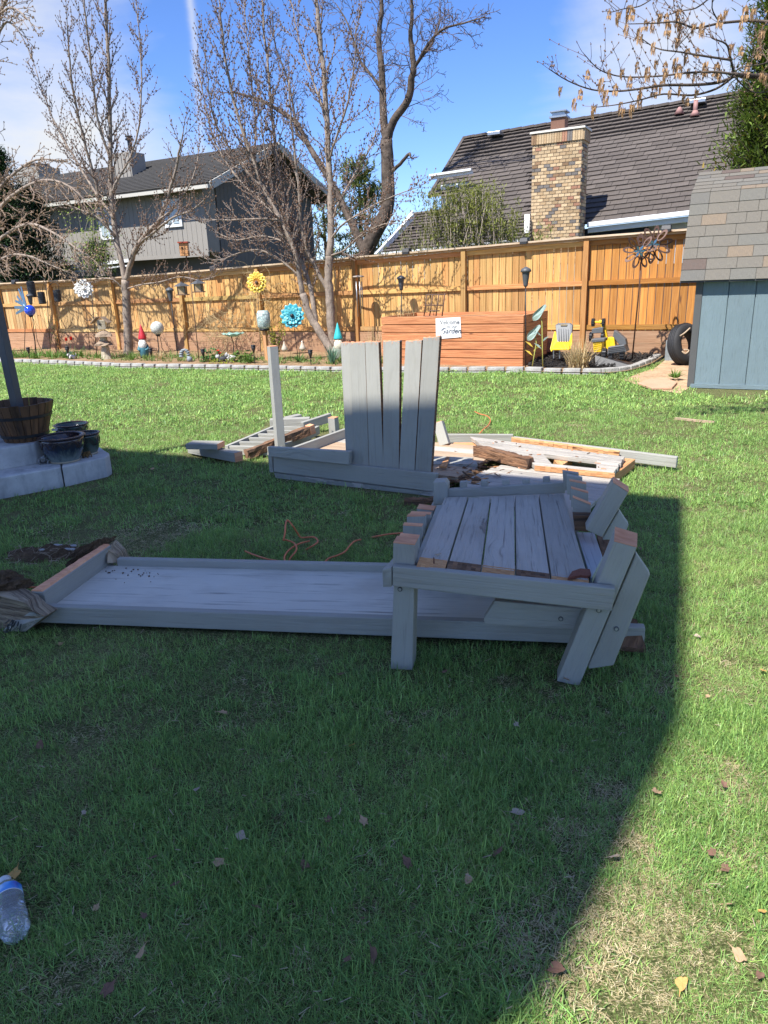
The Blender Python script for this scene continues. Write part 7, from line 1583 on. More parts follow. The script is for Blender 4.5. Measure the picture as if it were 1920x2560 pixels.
tree('bare_maple', 'bare budding maple with several upright limbs standing in the bed at left', [
 ([(322, 893), (319, 820), (316, 750), (313, 700)], .105, .085, .6, .5, (0, 0)),
 ([(313, 705), (300, 640), (290, 590), (281, 520), (277, 450), (276, 380), (275, 300), (272, 200), (268, 100), (262, 0), (258, -80)], .062, .02, 5.0, .85, (0, .3)),
 ([(315, 700), (328, 655), (345, 612), (375, 575), (398, 550), (418, 500), (438, 430), (450, 370), (458, 330)], .060, .010, 5.5, .75, (0, -.3)),
 ([(345, 612), (372, 590), (410, 560), (440, 540), (480, 525), (510, 500)], .030, .008, 5, .7, (-.1, -.7)),
 ([(290, 590), (265, 565), (240, 542), (195, 522), (150, 505), (105, 475)], .026, .007, 5.5, .7, (0, -.6)),
 ([(284, 545), (255, 505), (225, 460), (190, 400), (150, 335), (115, 250), (88, 170)], .032, .008, 5.5, .85, (0, .6)),
 ([(250, 500), (236, 440), (216, 370), (198, 300), (182, 220), (172, 130), (168, 60)], .034, .009, 5.5, .8, (.1, -.6)),
 ([(279, 480), (300, 440), (328, 390), (348, 310), (354, 200), (348, 90), (340, 10)], .026, .007, 5.5, .75, (0, .5)),
 ([(277, 400), (252, 330), (236, 240), (224, 130), (212, 20), (205, -50)], .030, .009, 5.5, .8, (0, -.5)),
 ([(318, 722), (352, 712), (400, 705), (450, 692), (500, 700), (540, 690)], .018, .006, 5, .5, (0, -.7)),
 ([(312, 728), (284, 700), (245, 692), (205, 664), (170, 650)], .018, .006, 5, .55, (0, -.6)),
 ([(398, 550), (432, 520), (470, 470), (490, 420), (498, 370)], .022, .006, 5.5, .6, (-.3, .4))], 12.5, TM, (M['bk1'], M['tw1'], M['bud']), subs=.8)
tree('bare_maple', 'bare maple with a straight pale trunk beside the leaning stems', [
 ([(838, 876), (829, 810), (824, 740), (821, 690), (823, 640)], .095, .078, .6, .5, (0, 0)),
 ([(823, 645), (828, 590), (827, 540), (826, 480), (822, 400), (817, 300), (811, 200), (800, 100), (790, 0), (783, -80)], .072, .024, 4.2, .9, (0, .2)),
 ([(822, 735), (803, 695), (782, 655), (765, 618), (753, 560), (747, 480), (738, 390), (728, 300), (722, 200)], .045, .010, 4.6, .8, (0, -.4)),
 ([(826, 600), (848, 570), (880, 545), (930, 515), (985, 490), (1040, 470)], .022, .006, 4.6, .7, (0, -.5)),
 ([(826, 560), (850, 500), (890, 430), (925, 370), (950, 300)], .026, .006, 4.6, .8, (0, .5)),
 ([(822, 400), (845, 330), (870, 250), (885, 160), (890, 60)], .024, .006, 4.8, .8, (0, -.4)),
 ([(818, 320), (800, 250), (770, 170), (745, 90), (730, 10)], .022, .006, 4.8, .8, (0, .4)),
 ([(824, 640), (862, 625), (900, 590), (960, 560), (1000, 560)], .018, .006, 4.6, .6, (0, -.6))], 13.0, TM, (M['bk1'], M['tw1'], M['bud']))
tree('leaning_maple', 'multi-stemmed leaning bare maple with many low pale branches', [
 ([(838, 888), (812, 850), (790, 815), (770, 778), (757, 735)], .085, .070, .6, .5, (0, 0)),
 ([(757, 740), (749, 690), (740, 640), (722, 590), (700, 545), (662, 475), (632, 400), (598, 300), (572, 200), (556, 90), (548, 0)], .055, .010, 4.6, .9, (0, -.6)),
 ([(790, 815), (783, 760), (772, 705), (752, 650), (728, 580), (706, 490), (690, 390), (680, 290), (672, 190), (660, 80), (655, -20)], .052, .012, 4.4, .85, (.05, .5)),
 ([(742, 645), (706, 560), (680, 548), (620, 548), (560, 550), (498, 548)], .026, .008, 4.6, .6, (-.1, -.8)),
 ([(748, 690), (700, 650), (650, 625), (600, 632), (550, 650), (510, 645)], .022, .006, 4.8, .6, (0, -.6)),
 ([(735, 620), (700, 600), (650, 590), (590, 600), (540, 580)], .020, .006, 4.8, .6, (0, .3)),
 ([(700, 545), (650, 500), (590, 440), (540, 360), (515, 270), (500, 190)], .028, .006, 5.0, .8, (-.3, .2)),
 ([(662, 475), (610, 420), (560, 350), (530, 280), (520, 200), (508, 110)], .022, .006, 5.0, .7, (-.3, -.9)),
 ([(632, 400), (640, 320), (630, 220), (618, 110), (610, 10)], .022, .006, 4.8, .8, (-.3, .3)),
 ([(728, 580), (700, 520), (672, 430), (655, 330), (650, 240)], .022, .006, 4.8, .7, (.1, -.5))], 12.7, TM, (M['bk1'], M['tw1'], M['bud']), subs=1.3)
TD = dict(up=.05, wig=.22, rmin=.007, nc=[0, 4, 5, 4], ang=(.5, 1.1), lr=(.40, .68), bud=0, bs=.2, lvl=2, s0=.15, s0t=.8)
tree('large_dark_tree', 'big old bare tree with dark crooked limbs rising beyond the fence', [
 ([(905, 720), (915, 632), (945, 570), (968, 520), (970, 440), (966, 350)], .26, .19, .3, 1.2, (0, 0)),
 ([(966, 355), (959, 300), (956, 220), (952, 150), (947, 92), (954, 27), (950, -60)], .13, .04, 2.6, 1.5, (0, .5)),
 ([(968, 350), (985, 300), (1020, 250), (1028, 200), (1034, 174), (1030, 120), (1026, 90), (1030, 37), (1026, -40)], .13, .03, 2.6, 1.5, (0, -.5)),
 ([(1034, 174), (1050, 145), (1078, 100), (1110, 72), (1158, 58), (1200, 46)], .05, .012, 3.4, 1.0, (-.2, -1.0)),
 ([(1034, 170), (1060, 135), (1080, 110), (1086, 92), (1098, 60), (1100, 10)], .045, .012, 3.2, 1.0, (-.2, .6)),
 ([(956, 225), (930, 190), (900, 150), (870, 60), (840, 10)], .05, .012, 3.0, 1.1, (0, .8)),
 ([(915, 640), (880, 560), (850, 500), (819, 440), (790, 395), (773, 366), (741, 308), (700, 278), (650, 250), (590, 232)], .14, .03, 2.0, 1.3, (0, 1.0)),
 ([(773, 366), (742, 330), (735, 280), (720, 200), (690, 120), (680, 40)], .05, .012, 3.0, 1.1, (.5, 1.0)),
 ([(968, 440), (1000, 410), (1022, 385), (1026, 390)], .06, .03, 1.5, .6, (0, -.4))], 22.0, TD, (M['bk2'], M['tw2'], M['bud']), loc=W(PF(905, 700, 22).dot(U), 22, 0))
# tan-clustered bare tree at left
TL = dict(up=-.15, wig=.20, rmin=.006, nc=[0, 4, 5], ang=(.4, .9), lr=(.45, .7), bud=.016, bs=.16, lvl=1, s0=.05, s0t=.8)
tree('boxelder_tree', 'bare drooping tree with pale twigs and tan seed bunches in front of the left conifer', [
 ([(-70, 900), (-60, 760), (-50, 640), (-40, 540)], .14, .11, .3, .8, (0, 0)),
 ([(-45, 600), (0, 520), (60, 470), (120, 450), (180, 470), (230, 520)], .05, .008, 6.0, .95, (0, -.5)),
 ([(-45, 640), (10, 590), (70, 560), (130, 580), (190, 620), (235, 650)], .045, .008, 6.0, .9, (0, -.8)),
 ([(-42, 560), (0, 470), (40, 430), (90, 400), (140, 400)], .045, .008, 6.0, .9, (0, .4)),
 ([(-45, 680), (20, 640), (70, 640), (120, 660), (170, 680)], .035, .007, 5.5, .7, (0, -1.0)),
 ([(-40, 550), (-40, 400), (-30, 250), (-20, 120), (0, 30), (30, -20)], .08, .02, 2.0, .8, (0, 0)),
 ([(-26, 150), (10, 60), (40, 70), (60, 100)], .03, .006, 6.0, .6, (0, 0)),
 ([(-20, 60), (20, 20), (50, 30), (75, 55)], .03, .006, 6.0, .6, (0, -.5))], 12.3, TL, (M['bk1'], plain('tan_grey_twig', (.24, .175, .13), .8, var=.3, scale=2, bump=0), plain('tan_seed_bunch', (.30, .20, .12), .8, var=.4, scale=5, bump=0)), loc=Vector(PF(-70, 900, 12.3))*1)
# seed-hung branch at top right: boxelder whose trunk stands outside the picture
SV_Y = 6.3
def QY(x, y, yy=0): return PY(x, y, SV_Y+yy)
t = thing('seed_hung_tree', 'tree whose bare branches hung with tan winged seeds reach in at the top right', 'tree', Vector((4.9, SV_Y+.3, 0))); tq = MB(); sq = MB()
q = MB(); q.tube(cat_rom([Vector((4.9, SV_Y+.3, 0)), Vector((4.85, SV_Y+.3, 1.6)), Vector((4.8, SV_Y+.25, 2.9)), Vector((4.9, SV_Y+.2, 4.4))], 4), [.16+.03*(i == 0)-.005*i for i in range(13)], n=12); obj('trunk', q, M['bk2'], t, smooth=True)
BRN = [([(2130, 260), (2040, 215), (1960, 192), (1880, 190), (1835, 186)], .030, .016), ([(1840, 188), (1800, 205), (1740, 212), (1660, 213), (1600, 222), (1540, 228), (1480, 224), (1420, 202), (1372, 172)], .013, .0035), ([(1835, 186), (1790, 180), (1720, 182), (1650, 190), (1560, 192), (1500, 175), (1460, 135)], .010, .003),
 ([(1835, 190), (1790, 222), (1730, 238), (1660, 235), (1600, 250), (1540, 262), (1490, 268)], .010, .003), ([(1835, 185), (1825, 140), (1815, 110), (1780, 95), (1775, 80)], .010, .003), ([(1828, 150), (1760, 140), (1700, 130), (1640, 120), (1590, 85)], .009, .003),
 ([(2080, 80), (1960, 60), (1880, 52), (1800, 58), (1740, 70), (1690, 55), (1640, 58), (1570, 60)], .014, .003), ([(1800, 58), (1780, 20), (1790, -30)], .006, .003), ([(1740, 68), (1700, 110), (1690, 130)], .004, .003), ([(1780, -10), (1740, 20), (1700, 28), (1650, 45)], .006, .003), ([(1640, -10), (1600, 15), (1560, 22), (1530, 30)], .005, .003), ([(1835, 188), (1850, 170), (1905, 160), (1930, 150)], .006, .003), ([(1835, 190), (1870, 225), (1900, 232), (1925, 228)], .006, .003)]
pts_all = []
for i, (px, r0, r1) in enumerate(BRN):
    P_ = cat_rom([QY(x, y, .15*math.sin(i*2+k_)) for k_, (x, y) in enumerate(px)], 4)
    if i == 0: P_[0] = Vector((4.85, SV_Y+.2, 2.75))
    q = MB(); q.tube(P_, r0, r1, 7); obj('limb', q, M['bk2'], t, smooth=True)
    if i: pts_all.append(P_)
TS = dict(up=.35, wig=.12, rmin=.0020, nc=[0, 2, 2], ang=(.5, 1.1), lr=(.4, .7), bud=.006, bs=.07, lvl=0)
bq = MB()
for P_ in pts_all:
    for i in range(2, len(P_)-1):
        if rnd.random() < .62:
            d = (P_[i+1]-P_[i]).normalized(); dd = rot_about(d, rnd.uniform(.6, 1.1), rnd.random()*6); dd.z = abs(dd.z)*.6+.3; grow(tq, bq, P_[i], dd.normalized(), rnd.uniform(.12, .38), .0028, rnd.choice([0, 0, 1]), TS)
    grow(tq, bq, P_[-1], (P_[-1]-P_[-2]).normalized(), .12, .0025, 0, TS)
obj('twigs', tq, M['tw2'], t, kind='stuff'); obj('buds', bq, M['bud'], t, kind='stuff')
M['seed'] = leafmat('tan_winged_seed', (.46, .29, .15), .3, .4, .7)
seeds = [(1524, 30), (1546, 30), (1570, 20), (1582, 22), (1566, 68), (1600, 74), (1616, 55), (1632, 60), (1650, 35), (1668, 38), (1672, 58), (1695, 30), (1700, 55), (1700, 75), (1695, 95), (1756, 62), (1735, 62), (1802, 40), (1815, 28), (1854, 60), (1866, 18), (1906, 75), (1885, 22), (1634, 112), (1716, 128), (1745, 125), (1665, 160), (1640, 155), (1592, 162), (1555, 176), (1524, 180), (1504, 200), (1515, 230), (1484, 265), (1558, 275), (1400, 222), (1436, 252), (1470, 180), (1452, 228), (1540, 215), (1638, 212), (1652, 210), (1664, 180), (1700, 215), (1722, 178), (1742, 228), (1765, 160), (1800, 180), (1870, 165), (1905, 185), (1915, 190), (1855, 120), (1720, 250), (1675, 232), (1600, 240), (1602, 225), (1580, 262), (1550, 262), (1700, 165), (1735, 190), (1620, 172), (1576, 195), (1690, 150), (1710, 240), (1760, 180), (1795, 160), (1830, 112), (1900, 120)]
smesh = []
for k in range(4):
    q = MB()
    for j in range(24): a = rnd.random()*6.283; p = Vector((rnd.gauss(0, .013), rnd.gauss(0, .013), -.008-rnd.random()*.07)); blade(q, p, (math.cos(a)*.35, math.sin(a)*.35, -1), .042, .017, -.1, 3)
    for j in range(4): a = rnd.random()*6.283; q.tube([(0, 0, 0), (math.cos(a)*.008, math.sin(a)*.008, -.03)], .0012, .0012, 3, caps=False)
    smesh.append(mesh(q, M['seed'], name='seed_cluster'))
for (x, y) in seeds:
    s_ = rnd.uniform(.6, 1.05); piece('seed_cluster', rnd.choice(smesh), t, QY(x, y-10, rnd.uniform(-.1, .1)), None, (s_*.85, s_*.85, s_*1.2))
# ================================================================== conifers and far greenery
def conifer(name, label, base, H_, Rb, n, mat, trunk_r=.12, shape=.8, sprl=.15, droop=.0, outline=None, low=.03):
    t = thing(name, label, 'tree', base); q = MB(); q.tube([base, base+Z*H_*.5, base+Z*H_*.97], [trunk_r, trunk_r*.6, .02], n=8); obj('trunk', q, M['bk2'], t, smooth=True); q = MB(); tw = MB()
    nbr = int(n/34)
    for k in range(nbr):
        h = (low+(1-low)*rnd.random()**.9); R_ = Rb*(1-h)**shape+.10; a = rnd.random()*6.283; R_ *= rnd.uniform(.55, 1.1)*(1+.22*noise.noise(Vector((math.cos(a)*2, math.sin(a)*2, h*7)))); d = Vector((math.cos(a), math.sin(a), .45-droop)).normalized(); p0 = base+Z*H_*h*.96; tip = p0+d*R_; tw.tube([p0, tip], .010, .004, 3, caps=False)
        for j in range(34):
            f = rnd.random()**.5; p = p0.lerp(tip, f)+Vector((rnd.gauss(0, .08), rnd.gauss(0, .08), rnd.gauss(0, .07)))*(.5+R_*.5); dd = (d*rnd.uniform(.3, 1)+Vector((rnd.gauss(0, .5), rnd.gauss(0, .5), rnd.gauss(.15, .45)))).normalized(); g_ = rnd.uniform(.65, 1.25); brown = rnd.random() < .07
            blade(q, p, dd, sprl*rnd.uniform(.6, 1.3), sprl*.26, .3, 2, 0, (1.9*g_, .95*g_, .9*g_) if brown else (g_, g_, g_*.9))
    obj('branches', tw, M['bk2'], t, kind='stuff'); obj('foliage', q, mat, t, kind='stuff'); return t
b = PF(20, 700, 16.2); b.z = 0; topz = PF(18, 318, 16.2).z
conifer('dark_juniper', 'dark green juniper behind the fence at the left edge', b, topz, 2.2, 40000, leafmat('juniper_foliage', (.035, .075, .028), .12, .4, .7, vcol=True), shape=.62)
b = PF(115, 700, 17.5); b.z = 0; conifer('dark_juniper', 'second lower dark juniper between the left conifer and the grey house', b, PF(118, 455, 17.5).z, 1.3, 12000, leafmat('juniper_foliage_b', (.04, .075, .032), .12, .4, .7, vcol=True), shape=.6)
b = PF(255, 700, 17.0); b.z = 0; conifer('small_juniper', 'small round evergreen shrub in front of the grey house wall', b, PF(262, 600, 17).z, .9, 5000, leafmat('juniper_foliage_c', (.06, .10, .03), .15, .4, .7, vcol=True), shape=.5)
b = PF(1935, 620, 14.6); b.z = 0; conifer('green_arborvitae', 'bright green conifer rising behind the shed at the right edge', b, PF(1935, -150, 14.6).z, 1.5, 60000, leafmat('arborvitae_foliage', (.14, .20, .04), .2, .4, .65, vcol=True), shape=.42, sprl=.13, droop=-.2)
b = PF(905, 640, 27); b.z = 0; conifer('far_pine', 'pale green pine standing beyond the fence behind the big dark tree', b, PF(900, 385, 27).z, 1.9, 5200, leafmat('pine_foliage', (.20, .24, .09), .25, .4, .7, vcol=True), shape=.42, sprl=.26)
b = PF(815, 640, 31); b.z = 0; conifer('far_pine', 'second far pine between the grey house and the big dark tree', b, PF(830, 470, 31).z, 1.5, 2600, leafmat('pine_foliage_b', (.17, .20, .09), .25, .4, .7, vcol=True), shape=.42, sprl=.26)
# budding shrub behind the fence
t = thing('budding_shrub', 'wide loose shrub of upright stems with fresh olive leaves above the fence', 'shrub', W(-8.2, 14.6, 0)); q = MB(); lq = MB()
for (x, yt, nn_) in ((985, 590, 8), (1010, 560, 12), (1045, 540, 16), (1080, 480, 22), (1120, 470, 26), (1155, 465, 30), (1190, 470, 30), (1215, 465, 28), (1245, 500, 22), (1280, 540, 16), (1305, 570, 12), (1350, 565, 8), (1372, 575, 6)):
    for k in range(nn_):
        v_ = 14.5+rnd.uniform(-.5, .6); b_ = PF(x+rnd.gauss(0, 14), 660, v_); b_.z = 1.0; tp_ = PF(x+rnd.gauss(0, 22), yt+abs(rnd.gauss(0, 45)), v_+rnd.gauss(0, .2)); m_ = b_.lerp(tp_, .5)+Vector((rnd.gauss(0, .08), rnd.gauss(0, .08), 0)); P_ = cat_rom([b_, m_, tp_], 3); q.tube(P_, .008, .003, 3, caps=False)
        for p in P_[1:]:
            for j in range(17 if x > 1060 else 7): 
                d = Vector((rnd.gauss(0, .8), rnd.gauss(0, .8), rnd.uniform(0, 1.2))); blade(lq, p+Vector((rnd.gauss(0, .05), rnd.gauss(0, .05), rnd.gauss(0, .08))), d, .09, .023, .3, 2)
obj('stem', q, M['tw3'], t, kind='stuff'); obj('leaf_mass', lq, leafmat('olive_young_leaf', (.21, .23, .055), .3, .5), t, kind='stuff')
t = thing('leafing_shrub', 'small shrub with bright young leaves behind the left maple', 'shrub', W(-16, 14.3, 0)); q = MB(); lq = MB()
for k in range(46):
    v_ = 14.3; x = 235+rnd.gauss(0, 26); b_ = PF(x, 690, v_); tp_ = PF(x+rnd.gauss(0, 25), rnd.choice([530, 560, 600, 620])+rnd.gauss(0, 22), v_); P_ = cat_rom([b_, b_.lerp(tp_, .5)+Vector((rnd.gauss(0, .08), 0, 0)), tp_], 3); q.tube(P_, .006, .003, 3, caps=False)
    for p in P_[2:]:
        for j in range(5): blade(lq, p+Vector((rnd.gauss(0, .05), rnd.gauss(0, .05), rnd.gauss(0, .05))), (rnd.gauss(0, 1), rnd.gauss(0, 1), rnd.gauss(.3, .6)), .07, .04, .3, 2)
obj('stem', q, M['tw3'], t, kind='stuff'); obj('leaf_mass', lq, leafmat('lime_young_leaf', (.26, .34, .07), .35, .3), t, kind='stuff')
# ================================================================== grass
def blademat():
    m, t, b, o = newmat('grass_blade'); q = NB(t); oi = q.n('ShaderNodeObjectInfo'); vc = q.n('ShaderNodeVertexColor'); vc.layer_name = 'col'
    n = q.noise(oi.outputs['Location'], .9, 4, .6); n2 = q.noise(oi.outputs['Location'], 4.0, 3, .6)
    f = q.math('ADD', q.math('MULTIPLY', q.math('ADD', n, n2), .55), q.math('MULTIPLY', oi.outputs['Random'], .35)); f = q.math('ADD', f, .28)
    cc = q.n('ShaderNodeCombineColor'); 
    for i in range(3): q.l(f, cc.inputs[i])
    base = q.mix(1.0, vc.outputs['Color'], cc.outputs[0], 'MULTIPLY'); base = q.mix(q.ramp(n, [(.50, 0.0), (.75, .25)]), base, (.52, .55, .17))
    q.l(base, b.inputs['Base Color']); setv(b, rough=.42, spec=.35); tr = q.n('ShaderNodeBsdfTranslucent'); q.l(base, tr.inputs['Color']); mx = q.n('ShaderNodeMixShader'); mx.inputs[0].default_value = .32; q.l(b.outputs[0], mx.inputs[1]); q.l(tr.outputs[0], mx.inputs[2]); q.l(mx.outputs[0], o.inputs['Surface']); return m
M['blade'] = blademat()
gc_ = bpy.data.collections.new('grass_tufts'); NT = []
def tuft(i, n, L_, w, rad, dry):
    q = MB()
    for k in range(n):
        a = rnd.random()*6.283; r = rad*math.sqrt(rnd.random()); p = Vector((r*math.cos(a), r*math.sin(a), -.004)); b_ = rnd.random()*6.283; t = abs(rnd.gauss(.75, .5)); dr = rnd.random() < dry
        if dr: col = rnd.choice([(.58, .48, .28), (.46, .36, .20), (.68, .60, .40)]); t += .9
        else: g_ = rnd.uniform(.5, 1.35); yl = rnd.random()*.5; col = ((.215+.24*yl)*g_, (.41+.12*yl)*g_, .115*g_)
        blade(q, p, (math.cos(b_)*t, math.sin(b_)*t, 1), L_*rnd.uniform(.5, 1.25)*(.7 if dr else 1), w*rnd.uniform(.7, 1.3)*(.8 if dr else 1), rnd.uniform(.3, 1.3), 3, 0, col)
    o = bpy.data.objects.new('tuft_%02d' % i, mesh(q, M['blade'], name='tuft')); gc_.objects.link(o); return o
idx = 0
for k in range(5): tuft(idx, 36, .040, .0021, .045, .11); idx += 1      # 0-4 near green
for k in range(2): tuft(idx, 44, .036, .0022, .045, (.55, .93)[k]); idx += 1      # 5-6 near thin dry
for k in range(4): tuft(idx, 32, .042, .0046, .075, .05); idx += 1      # 7-10 mid
for k in range(2): tuft(idx, 34, .036, .0044, .075, (.5, .93)[k]); idx += 1      # 11-12 mid dry
for k in range(4): tuft(idx, 30, .052, .0095, .13, .05); idx += 1       # 13-16 far
for k in range(2): tuft(idx, 26, .040, .0080, .13, (.4, .9)[k]); idx += 1       # 17-18 far dry
pts = []; rr_ = random.Random(3)
cpoly = [(p.x, p.y) for p in curb]
def behind_curb(x, y):
    p = Vector((x, y, 0)); u_, v_ = p.dot(U), p.dot(V)
    if v_ < 10.2: return False
    for i in range(len(curb)-1):
        a, b_ = curb[i], curb[i+1]
        if a.dot(U) <= u_ <= b_.dot(U): t = (u_-a.dot(U))/(b_.dot(U)-a.dot(U)); return v_ > a.dot(V)+(b_.dot(V)-a.dot(V))*t-.02
    return v_ > 11.0
PATHP = [(p.x, p.y) for p in (PZ(*a) for a in [(1578, 950), (1600, 936), (1640, 918), (1665, 893), (1725, 885), (1725, 968), (1700, 980), (1650, 976), (1600, 965)])]
DRY = [(PZ(330, 1345), .34, 1.3), (PZ(280, 1375), .25, 1.3), (PZ(450, 1325), .22, 1.0), (PZ(120, 1330), .2, .8), (PZ(350, 2380), .06, .9), (PZ(500, 2300), .05, .8), (PZ(900, 2290), .05, .8), (PZ(160, 2470), .1, .7), (PZ(650, 1800), .09, .8), (PZ(1150, 2180), .06, .8), (PZ(780, 2420), .08, .7), (PZ(1700, 2250), .12, .7), (PZ(1880, 2150), .1, .7), (PZ(1640, 1700), .1, .6), (PZ(1520, 1985), .11, 1.0), (PZ(1570, 2110), .10, .9), (PZ(1500, 2310), .16, 1.1), (PZ(1520, 2440), .16, 1.1), (PZ(1580, 2530), .12, 1.1), (PZ(1850, 1990), .12, .8), (PZ(1830, 2400), .10, .7), (PZ(660, 1750), .07, .9), (PZ(200, 1830), .12, .8), (PZ(190, 1900), .12, .6), (PZ(560, 1710), .07, .8), (PZ(1250, 2360), .12, .8), (PZ(1420, 2080), .08, .9), (PZ(1300, 2080), .07, .6), (PZ(60, 1900), .1, .4), (PZ(1400, 1070), .35, .5), (PZ(1700, 1290), .3, .3), (PZ(1450, 1020), .5, .4), (PZ(1640, 1180), .35, .4)]
def dryness(x, y):
    d = max(0, noise.noise(Vector((x*1.1, y*1.1, 3)))*.9-.2)+max(0, noise.noise(Vector((x*4.3, y*4.3, 8)))-.24)*1.9
    for c, r, k in DRY:
        e = ((x-c.x)**2+(y-c.y)**2)/(r*r)
        if e < 6: d += k*math.exp(-e)
    return d
HOLEP = [(p.x, p.y) for p in (FPp(hs0, ht0), FPp(hs1, ht0), FPp(hs1, ht1), FPp(hs0, ht1))]
def fill(y0, y1, dens, ig, idr, margin):
    area = 0; 
    w_ = lambda y: max(1.3, y*.58+.3)+margin
    n_ = int((w_(y0)+w_(y1))*(y1-y0)*dens)
    for k in range(n_):
        y = rr_.uniform(y0, y1); x = rr_.uniform(-1, 1)*w_(y1)
        if abs(x) > w_(y): continue
        if behind_curb(x, y): continue
        bad = False
        for P_ in FOOT:
            if inpoly(x, y, P_) and not inpoly(x, y, HOLEP): bad = True; break
        if bad or inpoly(x, y, PATHP): continue
        d = dryness(x, y); r = rr_.random()
        if d > .25 and r < (d-.25)*.85: 
            if rr_.random() < .08: continue
            i = idr[1] if d > .62 and rr_.random() < .85 else idr[0]
        else: i = rr_.choice(ig) if rr_.random() > .06+d*.3 else rr_.choice(idr)
        pts.append((x, y, i, rr_.uniform(.65, 1.2)*(1+.5*noise.noise(Vector((x*2.3, y*2.3, 5))))))
fill(.7, 2.2, 2300, range(0, 5), (5, 6), .5); fill(2.2, 4.4, 1250, range(0, 5), (5, 6), .6); fill(4.4, 8.0, 430, range(7, 11), (11, 12), .8); fill(8.0, 17.5, 190, range(13, 17), (17, 18), 1.0)
print('tufts', len(pts))
me = bpy.data.meshes.new('grass'); me.from_pydata([(p[0], p[1], 0) for p in pts], [], [])
a_ = me.attributes.new('idx', 'INT', 'POINT'); a_.data.foreach_set('value', [p[2] for p in pts])
a_ = me.attributes.new('scl', 'FLOAT', 'POINT'); a_.data.foreach_set('value', [p[3] for p in pts])
a_ = me.attributes.new('rot', 'FLOAT_VECTOR', 'POINT'); a_.data.foreach_set('vector', [c for p in pts for c in (rr_.gauss(0, .12), rr_.gauss(0, .12), rr_.random()*6.283)])
go = bpy.data.objects.new('grass', me); sc.collection.objects.link(go); tag(go, 'short mown lawn grass with dry flecks and worn tan patches', 'grass', kind='stuff')
gn = bpy.data.node_groups.new('scatter_grass', 'GeometryNodeTree'); gn.interface.new_socket('Geometry', in_out='INPUT', socket_type='NodeSocketGeometry'); gn.interface.new_socket('Geometry', in_out='OUTPUT', socket_type='NodeSocketGeometry')
gi = gn.nodes.new('NodeGroupInput'); go_ = gn.nodes.new('NodeGroupOutput'); iop = gn.nodes.new('GeometryNodeInstanceOnPoints'); ci = gn.nodes.new('GeometryNodeCollectionInfo'); ci.inputs[0].default_value = gc_; ci.inputs['Separate Children'].default_value = True; ci.inputs['Reset Children'].default_value = True
def na(n_, tp):
    x = gn.nodes.new('GeometryNodeInputNamedAttribute'); x.data_type = tp; x.inputs['Name'].default_value = n_; return [o_ for o_ in x.outputs if o_.enabled][0]
gn.links.new(gi.outputs[0], iop.inputs['Points']); gn.links.new(ci.outputs[0], iop.inputs['Instance']); iop.inputs['Pick Instance'].default_value = True
gn.links.new(na('idx', 'INT'), iop.inputs['Instance Index'])
er = gn.nodes.new('FunctionNodeEulerToRotation'); gn.links.new(na('rot', 'FLOAT_VECTOR'), er.inputs[0]); gn.links.new(er.outputs[0], iop.inputs['Rotation'])
gn.links.new(na('scl', 'FLOAT'), iop.inputs['Scale']); gn.links.new(iop.outputs[0], go_.inputs[0])
md = go.modifiers.new('scatter', 'NODES'); md.node_group = gn
# ================================================================== dry leaves and bits on the lawn
M['dl'] = [leafmat('dry_leaf_tan', (.50, .32, .19), .2, .3, .8), leafmat('dry_leaf_pale', (.46, .36, .28), .2, .3, .8), leafmat('dry_leaf_brown', (.20, .11, .075), .15, .3, .8), leafmat('dry_leaf_orange', (.62, .36, .12), .2, .3, .8)]
lv = []
for k in range(8):
    q = MB(); n_ = 9; vs = [Vector((0, 0, 0))]; L_ = .5; lob = rnd.choice([2.5, 3.5, 5]); cz_ = rnd.uniform(-.25, .35)
    for j in range(n_*2):
        a = 2*math.pi*j/(n_*2); r = .5*(1-.35*abs(math.sin(a*lob/2)))*(.55+.45*abs(math.cos(a/2))**.6); x, y = r*math.cos(a), r*math.sin(a)*.7; vs.append(Vector((x, y, cz_*abs(y)*1.2+.15*x*x+rnd.uniform(-.03, .03))))
    fs = [(0, 1+j, 1+(j+1) % (n_*2)) for j in range(n_*2)]; q.add(vs, fs); q.tube([(.48, 0, .03), (.75, .03, .06)], .02, .012, 3)
    lv.append([mesh(q, m, name='dry_leaf') for m in M['dl']])
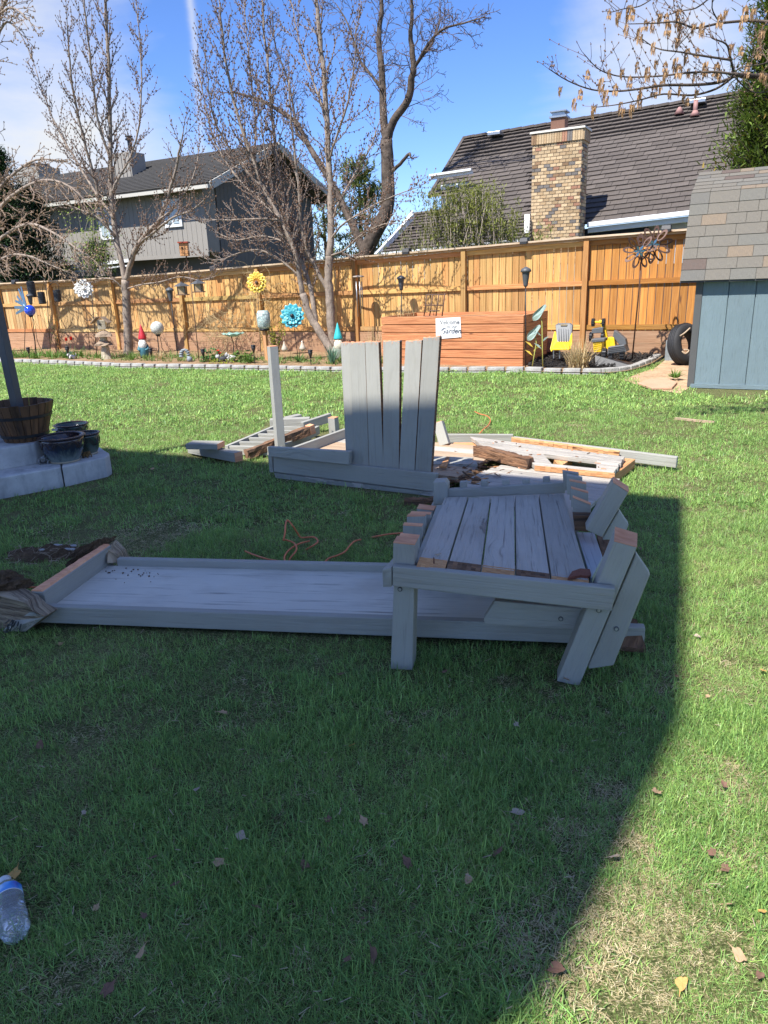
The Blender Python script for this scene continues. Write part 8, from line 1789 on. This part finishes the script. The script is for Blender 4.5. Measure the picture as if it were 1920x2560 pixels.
named = {(880, 1862): (3, 'curled orange-tan leaf in the middle of the shaded foreground'), (492, 1975): (1, 'pale pink leaf on the shaded grass at centre left'), (1297, 2033): (1, 'small pale leaf in the shade above the big dry patch'), (1905, 2278): (3, 'orange leaf at the right picture edge in the sun'), (1908, 1675): (3, 'bright tan leaf at the right edge level with the bench legs'), (1540, 2140): (1, 'broad cream leaf on the sunlit bare patch'), (1705, 2455): (3, 'orange leaf in the sun near the bottom right'), (35, 2185): (3, 'orange-brown leaf just above the water bottle')}
leaves = list(named)+[(268, 2475), (350, 2385), (545, 2155), (640, 2268), (360, 2290), (1110, 1678), (850, 1685), (700, 1702), (150, 1610), (80, 1702), (100, 1860), (560, 1782), (380, 1750), (1415, 1695), (1290, 1810), (1018, 2158), (905, 2295), (935, 2390), (1395, 2420), (1810, 1962), (1745, 1590), (1780, 2130), (1850, 2390), (1900, 2440), (820, 2050), (910, 2054), (600, 2087), (380, 2143), (210, 2030), (1240, 2130), (1170, 2200), (440, 2208), (1815, 2170), (1830, 2260), (1640, 1980), (870, 2395), (240, 2270), (760, 2160), (790, 1250), (770, 1305), (1080, 1325), (560, 1290), (110, 1530), (1690, 1690), (1770, 1740), (1600, 1370), (1650, 1340), (1640, 1395), (380, 1172), (350, 1140)]
for i, (x, y) in enumerate(leaves):
    mi = named[(x, y)][0] if (x, y) in named else rnd.choice([0, 0, 1, 2, 2, 2]); p = PZ(x, y, .022); s_ = rnd.uniform(.028, .056)*(1.15 if (x, y) in named else 1); o = bpy.data.objects.new('dry_leaf', rnd.choice(lv)[mi]); sc.collection.objects.link(o); o.location = p; o.rotation_euler = (rnd.gauss(0, .35), rnd.gauss(0, .35), rnd.random()*6.28); o.scale = (s_, s_, s_)
    tag(o, named[(x, y)][1] if (x, y) in named else 'small dry leaf scattered on the lawn', 'leaf', None if (x, y) in named else 'dry leaves scattered over the lawn')
q = MB()
for k in range(900):      # pale wood slivers and seed husks
    y = .9+rnd.random()**1.6*7.5; x = rnd.uniform(-1, 1)*(y*.6+.3)
    if any(inpoly(x, y, P_) for P_ in FOOT): continue
    a = rnd.random()*3.14; d = Vector((math.cos(a), math.sin(a), rnd.gauss(0, .2))); p = Vector((x, y, rnd.uniform(.012, .036))); l_ = rnd.uniform(.004, .014); q.beam(p-d*l_, p+d*l_, rnd.uniform(.0007, .002), .0009)
tag(obj('lawn_slivers', q, M['root']), 'pale wood slivers and husks strewn in the grass', 'debris', kind='stuff')
